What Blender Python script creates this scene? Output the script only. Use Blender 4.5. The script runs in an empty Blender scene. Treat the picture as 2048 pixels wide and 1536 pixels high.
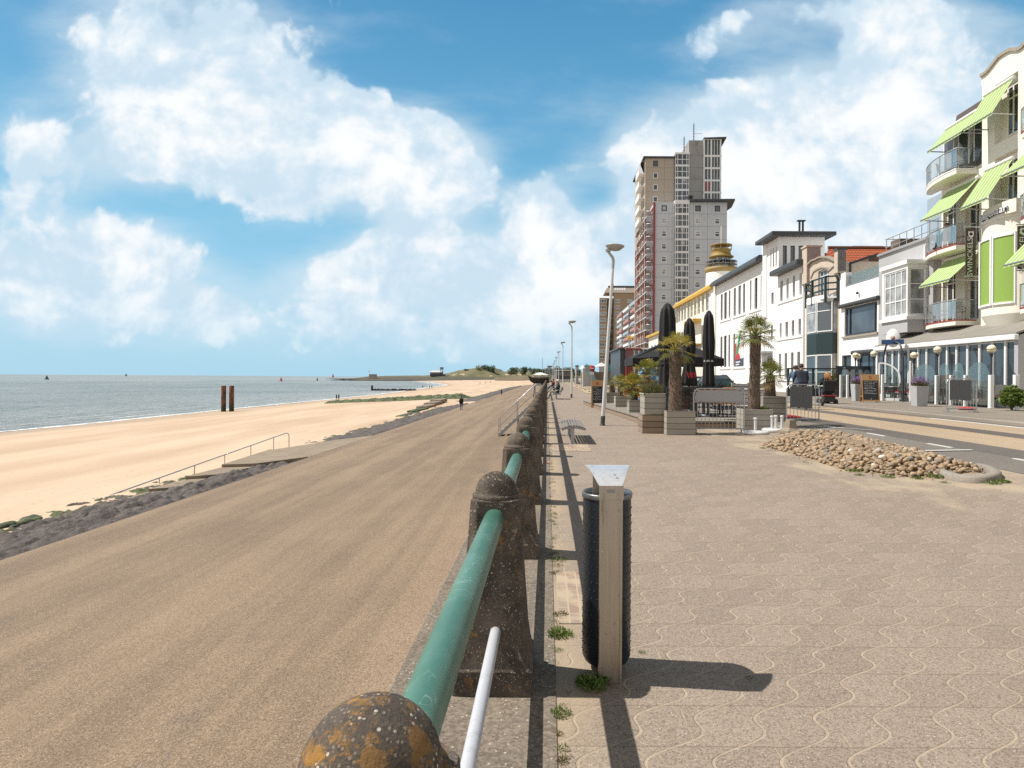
import bpy, math, random
from mathutils import Vector, Matrix, noise
rnd = random.Random(11)
SC = bpy.context.scene
COL = SC.collection
PI = math.pi
# ------------------------------------------------------------------ camera
F, U0, V0, EYE, RHO = 1250.0, 1095.0, 755.0, 1.4, math.radians(0.35)
cs, sn = math.cos(RHO), math.sin(RHO)
cd = bpy.data.cameras.new('camera'); cam = bpy.data.objects.new('camera', cd); COL.objects.link(cam)
cd.sensor_width = 36.0; cd.lens = 36.0*F/2048.0
cd.shift_x = (1024-U0)/2048.0; cd.shift_y = -(768-V0)/2048.0
cd.clip_start = 0.05; cd.clip_end = 60000
cam.matrix_world = Matrix(((cs, -sn, 0, 0), (0, 0, -1, 0), (sn, cs, 0, EYE), (0, 0, 0, 1)))
SC.camera = cam

def ray(u, v):
    a = (u-U0)/F; b = (V0-v)/F
    return Vector((a*cs-b*sn, 1.0, a*sn+b*cs))
def P(u, v, Y): return Vector((0, 0, EYE))+ray(u, v)*Y
def atX(u, v, X):
    r = ray(u, v); return Vector((0, 0, EYE))+r*(X/r.x)
def atZ(u, v, z):
    r = ray(u, v); return Vector((0, 0, EYE))+r*((z-EYE)/r.z)
def sstep(a, b, x):
    t = min(1, max(0, (x-a)/(b-a))); return t*t*(3-2*t)
def gz(x): return 0.2*sstep(4.2, 8.6, x)
def G(u, v):
    p = atZ(u, v, 0)
    for _ in range(6): p = atZ(u, v, gz(p.x))
    return p

# ------------------------------------------------------------------ node helper
class E:
    def __init__(s, nt, k): s.nt = nt; s.k = k
    def _m(s, op, *o):
        n = s.nt.nodes.new('ShaderNodeMath'); n.operation = op
        for i, x in enumerate((s,)+o):
            if isinstance(x, E): s.nt.links.new(x.k, n.inputs[i])
            else: n.inputs[i].default_value = x
        return E(s.nt, n.outputs[0])
    def __add__(s, o): return s._m('ADD', o)
    __radd__ = __add__
    def __sub__(s, o): return s._m('SUBTRACT', o)
    def __rsub__(s, o): return (s*-1)+o
    def __mul__(s, o): return s._m('MULTIPLY', o)
    __rmul__ = __mul__
    def __truediv__(s, o): return s._m('DIVIDE', o)
    def sin(s): return s._m('SINE')
    def abs(s): return s._m('ABSOLUTE')
    def fl(s): return s._m('FLOOR')
    def fr(s): return s._m('FRACT')
    def mx(s, o): return s._m('MAXIMUM', o)
    def mn(s, o): return s._m('MINIMUM', o)
    def lt(s, o): return s._m('LESS_THAN', o)
    def pw(s, o): return s._m('POWER', o)
    def ss(s, a, b):
        n = s.nt.nodes.new('ShaderNodeMapRange'); n.interpolation_type = 'SMOOTHSTEP'
        s.nt.links.new(s.k, n.inputs[0]); n.inputs[1].default_value = a; n.inputs[2].default_value = b
        return E(s.nt, n.outputs[0])
def tex(nt, kind, vec, **kw):
    n = nt.nodes.new('ShaderNodeTex'+kind)
    for k, v in kw.items():
        if k in ('feature', 'distance', 'normalize', 'noise_dimensions', 'wave_type', 'bands_direction'): setattr(n, k, v)
        else: n.inputs[k.replace('_', ' ')].default_value = v
    if vec is not None: nt.links.new(vec, n.inputs['Vector'])
    return n
def mixc(nt, fac, a, b, mode='MIX'):
    n = nt.nodes.new('ShaderNodeMix'); n.data_type = 'RGBA'; n.blend_type = mode; n.clamp_factor = True
    if isinstance(fac, E): nt.links.new(fac.k, n.inputs[0])
    else: n.inputs[0].default_value = fac
    for i, c in ((6, a), (7, b)):
        if isinstance(c, bpy.types.NodeSocket): nt.links.new(c, n.inputs[i])
        else: n.inputs[i].default_value = (*c[:3], 1)
    return n.outputs[2]
def scalev(nt, vec, s, loc=(0, 0, 0), rot=(0, 0, 0)):
    n = nt.nodes.new('ShaderNodeMapping'); nt.links.new(vec, n.inputs[0])
    n.inputs['Scale'].default_value = s; n.inputs['Location'].default_value = loc; n.inputs['Rotation'].default_value = rot
    return n.outputs[0]

# ------------------------------------------------------------------ world + sun
SUN_EL = math.radians(55.5)
sund = Vector((-math.cos(SUN_EL), 0.11*math.cos(SUN_EL), math.sin(SUN_EL))).normalized()
sl = bpy.data.lights.new('sun', 'SUN'); sl.energy = 5.0; sl.angle = math.radians(0.5); sl.color = (1.0, 0.955, 0.88)
so = bpy.data.objects.new('sun', sl); COL.objects.link(so)
so.rotation_euler = (-sund).to_track_quat('-Z', 'Y').to_euler()
W = bpy.data.worlds.new('World'); SC.world = W; W.use_nodes = True
nt = W.node_tree; nt.nodes.clear()
out = nt.nodes.new('ShaderNodeOutputWorld'); bg = nt.nodes.new('ShaderNodeBackground')
nt.links.new(bg.outputs[0], out.inputs[0]); bg.inputs[1].default_value = 0.1
sky = nt.nodes.new('ShaderNodeTexSky'); sky.sky_type = 'NISHITA'; sky.sun_disc = False
sky.sun_elevation = SUN_EL; sky.sun_rotation = math.radians(-84); sky.ozone_density = 3.0; sky.dust_density = 0.6
tc = nt.nodes.new('ShaderNodeTexCoord'); sp = nt.nodes.new('ShaderNodeSeparateXYZ'); nt.links.new(tc.outputs['Generated'], sp.inputs[0])
dx, dy, dz = (E(nt, sp.outputs[i]) for i in range(3))
dyc = dy.mx(0.12); px = dx/dyc; py = dz/dyc
cb = nt.nodes.new('ShaderNodeCombineXYZ'); nt.links.new(px.k, cb.inputs[0]); nt.links.new(py.k, cb.inputs[1]); pv = cb.outputs[0]
# clear sky by elevation
rp = nt.nodes.new('ShaderNodeValToRGB'); nt.links.new(dz.k, rp.inputs[0])
els = rp.color_ramp.elements
els[0].position = 0.0; els[0].color = (0.36, 0.62, 0.78, 1); els[1].position = 1.0; els[1].color = (0.045, 0.20, 0.42, 1)
for q, c in ((0.10, (0.30, 0.59, 0.77)), (0.22, (0.22, 0.53, 0.73)), (0.36, (0.125, 0.40, 0.63)), (0.52, (0.065, 0.285, 0.52))):
    e = els.new(q); e.color = (*c, 1)
skyb = mixc(nt, 1.0, rp.outputs[0], (10, 10, 10), 'MULTIPLY')
base = mixc(nt, 0.2, skyb, sky.outputs[0])
# cloud field: lobes of a cumulus sky in direction space, broken up by noise
def lobe(u, v, a, b, rot=0, w=1.0):
    r = ray(u, v)
    n = nt.nodes.new('ShaderNodeMapping'); n.vector_type = 'TEXTURE'; nt.links.new(pv, n.inputs[0])
    n.inputs[1].default_value = (r.x, r.z, 0); n.inputs[2].default_value = (0, 0, math.radians(-rot)); n.inputs[3].default_value = (a*1.32/F, b*1.32/F, 1)
    d = nt.nodes.new('ShaderNodeVectorMath'); d.operation = 'DOT_PRODUCT'
    nt.links.new(n.outputs[0], d.inputs[0]); nt.links.new(n.outputs[0], d.inputs[1])
    k = (1.0-E(nt, d.outputs[1])).mx(0.0); return k*k*(w*1.12)
LOBES = [(330, 90, 260, 190, 15, 1.15), (560, 60, 170, 130, 0, .5), (420, 250, 330, 150, 12, 1.1), (700, 270, 260, 125, 22, 1.35), (880, 310, 140, 100, 25, 1.25),
         (300, 320, 260, 90, 5, .75), (640, 340, 300, 80, 8, .5), (60, 330, 150, 90, 0, .5), (590, 410, 130, 65, 0, .75), 
         (100, 520, 260, 170, 15, 1.2), (330, 560, 210, 110, 20, .95), (140, 640, 330, 90, 0, .45), (420, 640, 130, 50, 0, .55),
         (840, 450, 150, 110, -35, 1.0), (700, 560, 240, 110, -15, .95), (860, 600, 280, 120, 0, .65), (700, 690, 420, 60, 0, .45),
         (1060, 560, 190, 170, -35, 1.35), (1190, 540, 170, 130, 0, 1.35), (1200, 660, 260, 120, 0, .9), (1140, 355, 140, 55, -32, .62), (1060, 400, 80, 110, -40, .5),
         (1420, 330, 170, 190, -40, 1.3), (1560, 250, 190, 150, -20, 1.3), (1780, 130, 100, 150, 10, 1.25), (1720, 260, 210, 170, 0, 1.1), (1950, 180, 220, 190, 0, .95),
         (1560, 450, 330, 200, 0, 1.25), (1820, 400, 260, 200, 0, .9), (1290, 320, 90, 90, 0, .8), (1290, 440, 110, 80, 0, .9),
         (1430, 70, 130, 60, -30, .5), (1560, 30, 170, 70, -15, .55), (1700, 40, 200, 80, 0, .6), (1830, 30, 190, 90, 0, .55), (40, 250, 90, 80, 0, .6)]
D = None
for L in LOBES:
    e = lobe(*L); D = e if D is None else D+e
# beyond the framed part of the sky the lobes give way to unseen cloud added to neutralise the fill light
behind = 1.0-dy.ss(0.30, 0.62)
wn = tex(nt, 'Noise', pv, Scale=4.0, Detail=4.0)
wv = nt.nodes.new('ShaderNodeVectorMath'); wv.operation = 'MULTIPLY_ADD'
nt.links.new(wn.outputs['Color'], wv.inputs[0]); wv.inputs[1].default_value = (0.09, 0.09, 0); nt.links.new(pv, wv.inputs[2])
n1 = E(nt, tex(nt, 'Noise', wv.outputs[0], Scale=5.5, Detail=12.0, Roughness=0.60).outputs[0])
n2 = E(nt, tex(nt, 'Noise', scalev(nt, wv.outputs[0], (1, 1.25, 1), (3.1, 0.035, 0)), Scale=9.0, Detail=9.0, Roughness=0.55).outputs[0])
n3 = E(nt, tex(nt, 'Noise', scalev(nt, pv, (0.55, 1.5, 1), (7.7, 2.2, 0), (0, 0, 0.5)), Scale=6.0, Detail=8.0, Roughness=0.6).outputs[0])
bil = E(nt, tex(nt, 'Voronoi', wv.outputs[0], Scale=15.0, feature='SMOOTH_F1', Smoothness=0.6, Detail=2.0, Roughness=0.6).outputs['Distance'])
nf = E(nt, tex(nt, 'Noise', wv.outputs[0], Scale=26.0, Detail=8.0, Roughness=0.6).outputs[0])
dens = D*1.05+(n1-0.5)*2.0+(nf-0.5)*0.55+(0.42-bil)*0.65
mask = dens.ss(0.37, 0.74)
thin = (D*0.8+(n3-0.5)*1.8).ss(-0.05, 1.05)*0.62
lit = ((n2-0.5)*1.9+(n3-0.5)*1.3+(n1-0.5)*0.7+(0.5-bil)*0.3+dens*0.24+(nf-0.5)*0.9+0.16).ss(-0.05, 0.88)
ccol = mixc(nt, lit, (5.3, 6.7, 7.8), (8.75, 8.85, 8.9))
c1 = mixc(nt, thin, base, (6.4, 7.4, 8.0))
c2 = mixc(nt, mask*0.97, c1, ccol)
low = (1.0-(dz.abs()/0.16).mn(1.0)).pw(1.6)*0.72
c3 = mixc(nt, low, c2, (3.7, 6.1, 7.6))
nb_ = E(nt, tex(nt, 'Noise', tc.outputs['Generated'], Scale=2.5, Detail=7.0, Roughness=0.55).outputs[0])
c4 = mixc(nt, behind*nb_.ss(0.30, 0.46)*0.96, c3, mixc(nt, dz.ss(0.12, 0.62), (8.6, 8.4, 8.1), mixc(nt, nb_.ss(0.42, 0.62), (2.0, 1.95, 1.95), (3.4, 3.3, 3.2))))  # added cloud: bright low down to fill upright faces, dim overhead
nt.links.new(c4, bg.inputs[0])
SC.view_settings.view_transform = 'Standard'; SC.view_settings.look = 'None'
SC.view_settings.exposure = 0.2; SC.view_settings.gamma = 1.0
SC.cycles.use_denoising = False; SC.cycles.max_bounces = 6; SC.cycles.transparent_max_bounces = 10; SC.cycles.caustics_reflective = False; SC.cycles.caustics_refractive = False

# ------------------------------------------------------------------ mesh builder
class MB:
    def __init__(s): s.v = []; s.f = []; s.m = []; s.sm = []
    def add(s, vs, fs, m=0, sm=False):
        o = len(s.v); s.v += [tuple(p) for p in vs]
        for f in fs: s.f.append([i+o for i in f]); s.m.append(m); s.sm.append(sm)
        return s
    def box(s, x0, x1, y0, y1, z0, z1, m=0):
        return s.add([(x0, y0, z0), (x1, y0, z0), (x1, y1, z0), (x0, y1, z0), (x0, y0, z1), (x1, y0, z1), (x1, y1, z1), (x0, y1, z1)],
                     [(3, 2, 1, 0), (4, 5, 6, 7), (0, 1, 5, 4), (1, 2, 6, 5), (2, 3, 7, 6), (3, 0, 4, 7)], m)
    def cbox(s, c, d, m=0):
        return s.box(c[0]-d[0]/2, c[0]+d[0]/2, c[1]-d[1]/2, c[1]+d[1]/2, c[2]-d[2]/2, c[2]+d[2]/2, m)
    def quad(s, a, b, c, d, m=0): return s.add([a, b, c, d], [(0, 1, 2, 3)], m)
    def bar(s, a, b, w, h, m=0, up=(0, 0, 1)):
        a = Vector(a); b = Vector(b); t = (b-a).normalized(); u = Vector(up)
        if abs(t.dot(u)) > .98: u = Vector((0, 1, 0))
        r = t.cross(u).normalized()*w/2; q = r.cross(t).normalized()*h/2
        vs = [a-r-q, a+r-q, a+r+q, a-r+q, b-r-q, b+r-q, b+r+q, b-r+q]
        return s.add(vs, [(3, 2, 1, 0), (4, 5, 6, 7), (0, 1, 5, 4), (1, 2, 6, 5), (2, 3, 7, 6), (3, 0, 4, 7)], m)
    def tube(s, pts, r, n=8, m=0, caps=True):
        pts = [Vector(p) for p in pts]; k = len(pts); rs = r if isinstance(r, (list, tuple)) else [r]*k
        vs = []; ref = None
        for i, p in enumerate(pts):
            t = (pts[min(i+1, k-1)]-pts[max(i-1, 0)]).normalized()
            if ref is None: ref = Vector((0, 0, 1)) if abs(t.z) < .9 else Vector((1, 0, 0))
            a = t.cross(ref).normalized(); b = a.cross(t).normalized(); ref = b
            for j in range(n):
                th = 2*PI*j/n; vs.append(p+(a*math.cos(th)+b*math.sin(th))*rs[i])
        fs = [(i*n+j, i*n+(j+1) % n, (i+1)*n+(j+1) % n, (i+1)*n+j) for i in range(k-1) for j in range(n)]
        s.add(vs, fs, m, True)
        if caps:
            s.add([vs[j] for j in range(n)], [tuple(range(n))[::-1]], m); s.add(vs[-n:], [tuple(range(n))], m)
        return s
    def lathe(s, prof, n=16, c=(0, 0, 0), m=0, sm=True, rot=0):
        vs = [(c[0]+r*math.cos(2*PI*j/n+rot), c[1]+r*math.sin(2*PI*j/n+rot), c[2]+z) for r, z in prof for j in range(n)]
        k = len(prof)
        fs = [(i*n+j, i*n+(j+1) % n, (i+1)*n+(j+1) % n, (i+1)*n+j) for i in range(k-1) for j in range(n)]
        s.add(vs, fs, m, sm)
        if prof[0][0] > 1e-4: s.add(vs[:n], [tuple(range(n))[::-1]], m)
        if prof[-1][0] > 1e-4: s.add(vs[-n:], [tuple(range(n))], m)
        return s
    def ell(s, c, r, n=12, k=8, m=0):
        pr = [(math.sin(PI*i/k), -math.cos(PI*i/k)) for i in range(k+1)]
        vs = [(c[0]+r[0]*a*math.cos(2*PI*j/n), c[1]+r[1]*a*math.sin(2*PI*j/n), c[2]+r[2]*b) for a, b in pr for j in range(n)]
        fs = [(i*n+j, i*n+(j+1) % n, (i+1)*n+(j+1) % n, (i+1)*n+j) for i in range(k) for j in range(n)]
        return s.add(vs, fs, m, True)
    def extr(s, poly, vec, m=0, caps=True):
        n = len(poly); vec = Vector(vec); a = [Vector(p) for p in poly]; b = [p+vec for p in a]
        s.add(a+b, [(i, (i+1) % n, n+(i+1) % n, n+i) for i in range(n)], m)
        if caps: s.add(a, [tuple(range(n))[::-1]], m); s.add(b, [tuple(range(n))], m)
        return s
    def xf(s, M, start=0):
        for i in range(start, len(s.v)): s.v[i] = tuple(M @ Vector(s.v[i]))
        return s
    def build(s, name, mats, parent=None, world=False, bev=0, bseg=2):
        me = bpy.data.meshes.new(name)
        if world and parent is not None:
            o = Vector((0, 0, 0)); q = parent
            while q is not None: o += q.location; q = q.parent
            s.v = [(p[0]-o.x, p[1]-o.y, p[2]-o.z) for p in s.v]
        me.from_pydata(s.v, [], s.f); me.validate()
        if not isinstance(mats, (list, tuple)): mats = [mats]
        for m in mats: me.materials.append(m)
        if len(me.polygons) == len(s.m):
            me.polygons.foreach_set('material_index', s.m); me.polygons.foreach_set('use_smooth', s.sm)
        me.update()
        return link(name, me, parent, bev, bseg)
def link(name, me, parent=None, bev=0, bseg=2):
    ob = bpy.data.objects.new(name, me); COL.objects.link(ob); ob.parent = parent
    if bev:
        b = ob.modifiers.new('bevel', 'BEVEL'); b.width = bev; b.segments = bseg; b.limit_method = 'ANGLE'; b.angle_limit = math.radians(40); b.harden_normals = False
    return ob
def tag(o, label=None, cat=None, group=None, kind=None):
    if label: o['label'] = label
    if cat: o['category'] = cat
    if group: o['group'] = group
    if kind: o['kind'] = kind
    return o
def thing(name, label, cat, loc=(0, 0, 0), rz=0, group=None):
    o = bpy.data.objects.new(name, None); COL.objects.link(o); o.empty_display_size = .2
    o.location = loc; o.rotation_euler = (0, 0, rz)
    return tag(o, label, cat, group)
def dup(src, loc, rz=None, label=None, scale=None):
    r = src.copy(); COL.objects.link(r); r.location = loc
    if rz is not None: r.rotation_euler = (0, 0, rz)
    if label: r['label'] = label
    if scale: r.scale = scale if not isinstance(scale, (int, float)) else (scale,)*3
    for ch in src.children:
        c = ch.copy(); COL.objects.link(c); c.parent = r
        for g in ch.children:
            d = g.copy(); COL.objects.link(d); d.parent = c
    return r
def struct(o, label=None, cat=None):
    return tag(o, label, cat, None, 'structure')
def text(name, s, size, mat, parent, M, ext=.004, align='CENTER'):
    cu = bpy.data.curves.new(name, 'FONT'); cu.body = s; cu.size = size; cu.extrude = ext; cu.align_x = align; cu.align_y = 'CENTER'; cu.resolution_u = 3
    t = bpy.data.objects.new(name, cu); COL.objects.link(t); bpy.context.view_layer.update()
    me = bpy.data.meshes.new_from_object(t.evaluated_get(bpy.context.evaluated_depsgraph_get())); bpy.data.objects.remove(t)
    me.materials.clear(); me.materials.append(mat)
    me.transform(M); return link(name, me, parent)
# a text frame lying in the plane facing -X (reads left to right towards -Y) or facing -Y
def MX(x, y, z): return Matrix(((0, 0, -1, x), (-1, 0, 0, y), (0, 1, 0, z), (0, 0, 0, 1)))
def MY(x, y, z): return Matrix(((1, 0, 0, x), (0, 0, -1, y), (0, 1, 0, z), (0, 0, 0, 1)))

# ------------------------------------------------------------------ materials
def newmat(name):
    m = bpy.data.materials.new(name); m.use_nodes = True; t = m.node_tree
    return m, t, t.nodes['Principled BSDF']
def bump(t, b, h, dist=.01, strength=.5):
    n = t.nodes.new('ShaderNodeBump'); n.inputs['Strength'].default_value = strength; n.inputs['Distance'].default_value = dist
    t.links.new(h.k if isinstance(h, E) else h, n.inputs['Height']); t.links.new(n.outputs[0], b.inputs['Normal']); return n
def pm(name, col, rough=.6, metal=0, var=.18, scale=2.0, bs=60, bd=.0, grime=None, spec=.5, coat=0):
    m, t, b = newmat(name)
    co = t.nodes.new('ShaderNodeTexCoord').outputs['Object']
    n = E(t, tex(t, 'Noise', co, Scale=scale, Detail=7.0, Roughness=.65).outputs[0])
    f = E(t, tex(t, 'Noise', co, Scale=scale*14, Detail=3.0).outputs[0])
    k = (n-.5)*2*var+(f-.5)*var*.8
    lo = tuple(max(0, c*(1-1.6*var)) for c in col); hi = tuple(min(1, c*(1+1.6*var)) for c in col)
    c = mixc(t, k+.5, lo, hi)
    if grime:
        g = E(t, tex(t, 'Noise', scalev(t, co, (1, 1, .35)), Scale=scale*1.7, Detail=9.0, Roughness=.7).outputs[0]).ss(.52, .72)*grime[1]
        c = mixc(t, g, c, grime[0])
    t.links.new(c, b.inputs['Base Color'])
    b.inputs['Roughness'].default_value = rough; b.inputs['Metallic'].default_value = metal
    b.inputs['Specular IOR Level'].default_value = spec
    if coat: b.inputs['Coat Weight'].default_value = coat
    if bd: bump(t, b, E(t, tex(t, 'Noise', co, Scale=bs, Detail=4.0).outputs[0]), bd, .6)
    return m
def posn(t): return t.nodes.new('ShaderNodeNewGeometry').outputs['Position']
def glassm(name, col, rough=.03, var=.5, scale=.35):
    m, t, b = newmat(name)
    n = E(t, tex(t, 'Noise', posn(t), Scale=scale, Detail=2.0).outputs[0])
    c = mixc(t, n.ss(.35, .65), tuple(x*(1-var) for x in col), tuple(x*(1+var) for x in col))
    t.links.new(c, b.inputs['Base Color']); b.inputs['Roughness'].default_value = rough; b.inputs['Specular IOR Level'].default_value = .9
    bump(t, b, E(t, tex(t, 'Noise', posn(t), Scale=.7, Detail=1.0).outputs[0]), .02, .25)
    return m
def clearm(name, tint=(.45, .52, .52), a=.10):
    m, t, b = newmat(name)
    tr = t.nodes.new('ShaderNodeBsdfTransparent'); mx = t.nodes.new('ShaderNodeMixShader')
    b.inputs['Base Color'].default_value = (*tint, 1); b.inputs['Roughness'].default_value = .05
    tr.inputs[0].default_value = (.90, .95, .94, 1); fr = t.nodes.new('ShaderNodeFresnel'); fr.inputs[0].default_value = 1.5
    t.links.new((E(t, fr.outputs[0])*.8).mn(.6).k, mx.inputs[0])
    gl = t.nodes.new('ShaderNodeBsdfGlossy'); gl.inputs['Roughness'].default_value = .03; gl.inputs['Color'].default_value = (.75, .73, .70, 1); m2 = t.nodes.new('ShaderNodeMixShader'); m2.inputs[0].default_value = a
    t.links.new(tr.outputs[0], mx.inputs[1]); t.links.new(gl.outputs[0], mx.inputs[2]); t.links.new(mx.outputs[0], m2.inputs[1]); t.links.new(b.outputs[0], m2.inputs[2])
    t.links.new(m2.outputs[0], t.nodes['Material Output'].inputs[0]); return m
def plankm(name, col, pitch, rough=.75, axis=2, var=.2, gap=.02):
    """boards stacked along an axis with grain and thin dark joints"""
    m, t, b = newmat(name)
    co = t.nodes.new('ShaderNodeTexCoord').outputs['Object']
    s = t.nodes.new('ShaderNodeSeparateXYZ'); t.links.new(co, s.inputs[0])
    z = E(t, s.outputs[axis])/pitch
    idx = z.fl(); ed = (z.fr()-.5).abs()
    j = (0.5-ed).lt(gap/pitch*.5)
    wn_ = t.nodes.new('ShaderNodeTexWhiteNoise'); wn_.noise_dimensions = '1D'; t.links.new(idx.k, wn_.inputs['W'])
    g = E(t, tex(t, 'Noise', scalev(t, co, (3, 3, 40) if axis == 2 else (40, 3, 3)), Scale=2.0, Detail=5.0).outputs[0])
    k = E(t, wn_.outputs[0])*.5+g*.5
    c = mixc(t, k, tuple(x*(1-1.5*var) for x in col), tuple(x*(1+1.5*var) for x in col))
    c = mixc(t, j*.85, c, tuple(x*.12 for x in col))
    t.links.new(c, b.inputs['Base Color']); b.inputs['Roughness'].default_value = rough
    bump(t, b, (j*-1)+g*.15, .006, .6); return m
def stripem(name, c1, c2, axis, pitch, duty=.2, rough=.8):
    m, t, b = newmat(name)
    co = t.nodes.new('ShaderNodeTexCoord').outputs['Object']
    s = t.nodes.new('ShaderNodeSeparateXYZ'); t.links.new(co, s.inputs[0])
    k = (E(t, s.outputs[axis])/pitch).fr().lt(duty)
    n = E(t, tex(t, 'Noise', co, Scale=3.0, Detail=4.0).outputs[0])
    c = mixc(t, k, c1, c2); c = mixc(t, (n-.5)*.5+.2, c, tuple(x*.8 for x in c1))
    t.links.new(c, b.inputs['Base Color']); b.inputs['Roughness'].default_value = rough
    return m
def brickm(name, c1, c2, mortar, w=.22, h=.07, rough=.85, mort=.012, plane='YZ'):
    m, t, b = newmat(name)
    s = t.nodes.new('ShaderNodeSeparateXYZ'); t.links.new(posn(t), s.inputs[0])
    q = t.nodes.new('ShaderNodeCombineXYZ')
    xy = E(t, s.outputs[0])+E(t, s.outputs[1])
    t.links.new(xy.k, q.inputs[0]); t.links.new(s.outputs[2], q.inputs[1])
    br = tex(t, 'Brick', q.outputs[0], Scale=1.0, Mortar_Size=mort, Brick_Width=w, Row_Height=h)
    br.inputs['Color1'].default_value = (*c1, 1); br.inputs['Color2'].default_value = (*c2, 1); br.inputs['Mortar'].default_value = (*mortar, 1)
    n = E(t, tex(t, 'Noise', posn(t), Scale=.8, Detail=8.0).outputs[0])
    c = mixc(t, n.ss(.4, .8)*.35, br.outputs[0], tuple(x*.6 for x in c1))
    t.links.new(c, b.inputs['Base Color']); b.inputs['Roughness'].default_value = rough
    bump(t, b, E(t, br.outputs['Fac'])*-1, .006, .5); return m
def leafm(name, lo, hi, rough=.5):
    m, t, b = newmat(name)
    n = E(t, tex(t, 'Noise', posn(t), Scale=7.0, Detail=3.0).outputs[0])
    r = t.nodes.new('ShaderNodeNewGeometry')
    k = n.ss(.3, .7)*.6+E(t, r.outputs['Random Per Island'])*.4
    c = mixc(t, k, lo, hi); t.links.new(c, b.inputs['Base Color']); b.inputs['Roughness'].default_value = rough
    tl = t.nodes.new('ShaderNodeBsdfTranslucent'); t.links.new(c, tl.inputs[0])
    mx = t.nodes.new('ShaderNodeMixShader'); mx.inputs[0].default_value = .25
    t.links.new(b.outputs[0], mx.inputs[1]); t.links.new(tl.outputs[0], mx.inputs[2]); t.links.new(mx.outputs[0], t.nodes['Material Output'].inputs[0])
    return m
M = {}
M['white'] = pm('white_render', (.86, .855, .84), .75, var=.05, scale=.6, bs=40, bd=.002, grime=((.58, .56, .52), .22))
M['cream'] = pm('cream_render', (.80, .775, .685), .75, var=.06, scale=.6, bs=40, bd=.002, grime=((.5, .46, .38), .22))
M['greyr'] = pm('grey_render', (.42, .42, .43), .8, var=.06, scale=.6, bs=40, bd=.002, grime=((.28, .28, .28), .25))
M['wpaint'] = pm('white_paint', (.78, .78, .77), .4, var=.05, scale=2, grime=((.55, .53, .48), .2))
M['dgrey'] = pm('dark_grey_paint', (.055, .06, .065), .5, var=.15)
M['anth'] = pm('anthracite', (.035, .042, .052), .4, var=.15)
M['steel'] = pm('galvanised_steel', (.46, .47, .48), .38, .85, var=.12, scale=6, grime=((.3, .29, .27), .4))
M['gsteel'] = pm('grey_painted_steel', (.36, .37, .38), .45, .3, var=.12, scale=6, grime=((.2, .19, .17), .3))
M['dsteel'] = pm('dark_steel', (.06, .065, .07), .4, .5, var=.15)
M['black'] = pm('black_fabric', (.012, .012, .013), .85, var=.3, scale=5, bs=30, bd=.004)
M['blackp'] = pm('black_plastic', (.02, .02, .022), .45, var=.2)
M['yellow'] = pm('ochre_paint', (.58, .36, .06), .6, var=.1, grime=((.25, .15, .04), .35))
M['glass'] = glassm('window_glass', (.045, .055, .065))
M['glassb'] = glassm('blue_window_glass', (.05, .075, .10), .02)
M['curtain'] = glassm('curtained_glass', (.30, .31, .31), .08, .35, 1.2)
M['clear'] = clearm('clear_glass')
M['wood'] = pm('oiled_wood', (.42, .24, .10), .6, var=.2, scale=4, bs=50, bd=.002)
M['red'] = pm('red_paint', (.30, .05, .04), .55, var=.12)
M['redc'] = pm('red_cloth', (.5, .03, .035), .8, var=.15, scale=6, bs=40, bd=.004)
M['rubber'] = pm('rubber', (.02, .02, .021), .75, var=.2)
M['chrome'] = pm('polished_metal', (.6, .6, .6), .2, 1.0, var=.05)
M['chalk'] = pm('chalk', (.75, .76, .76), .9, var=.1)
M['board'] = pm('chalkboard', (.02, .022, .026), .75, var=.3, scale=5)
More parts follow.
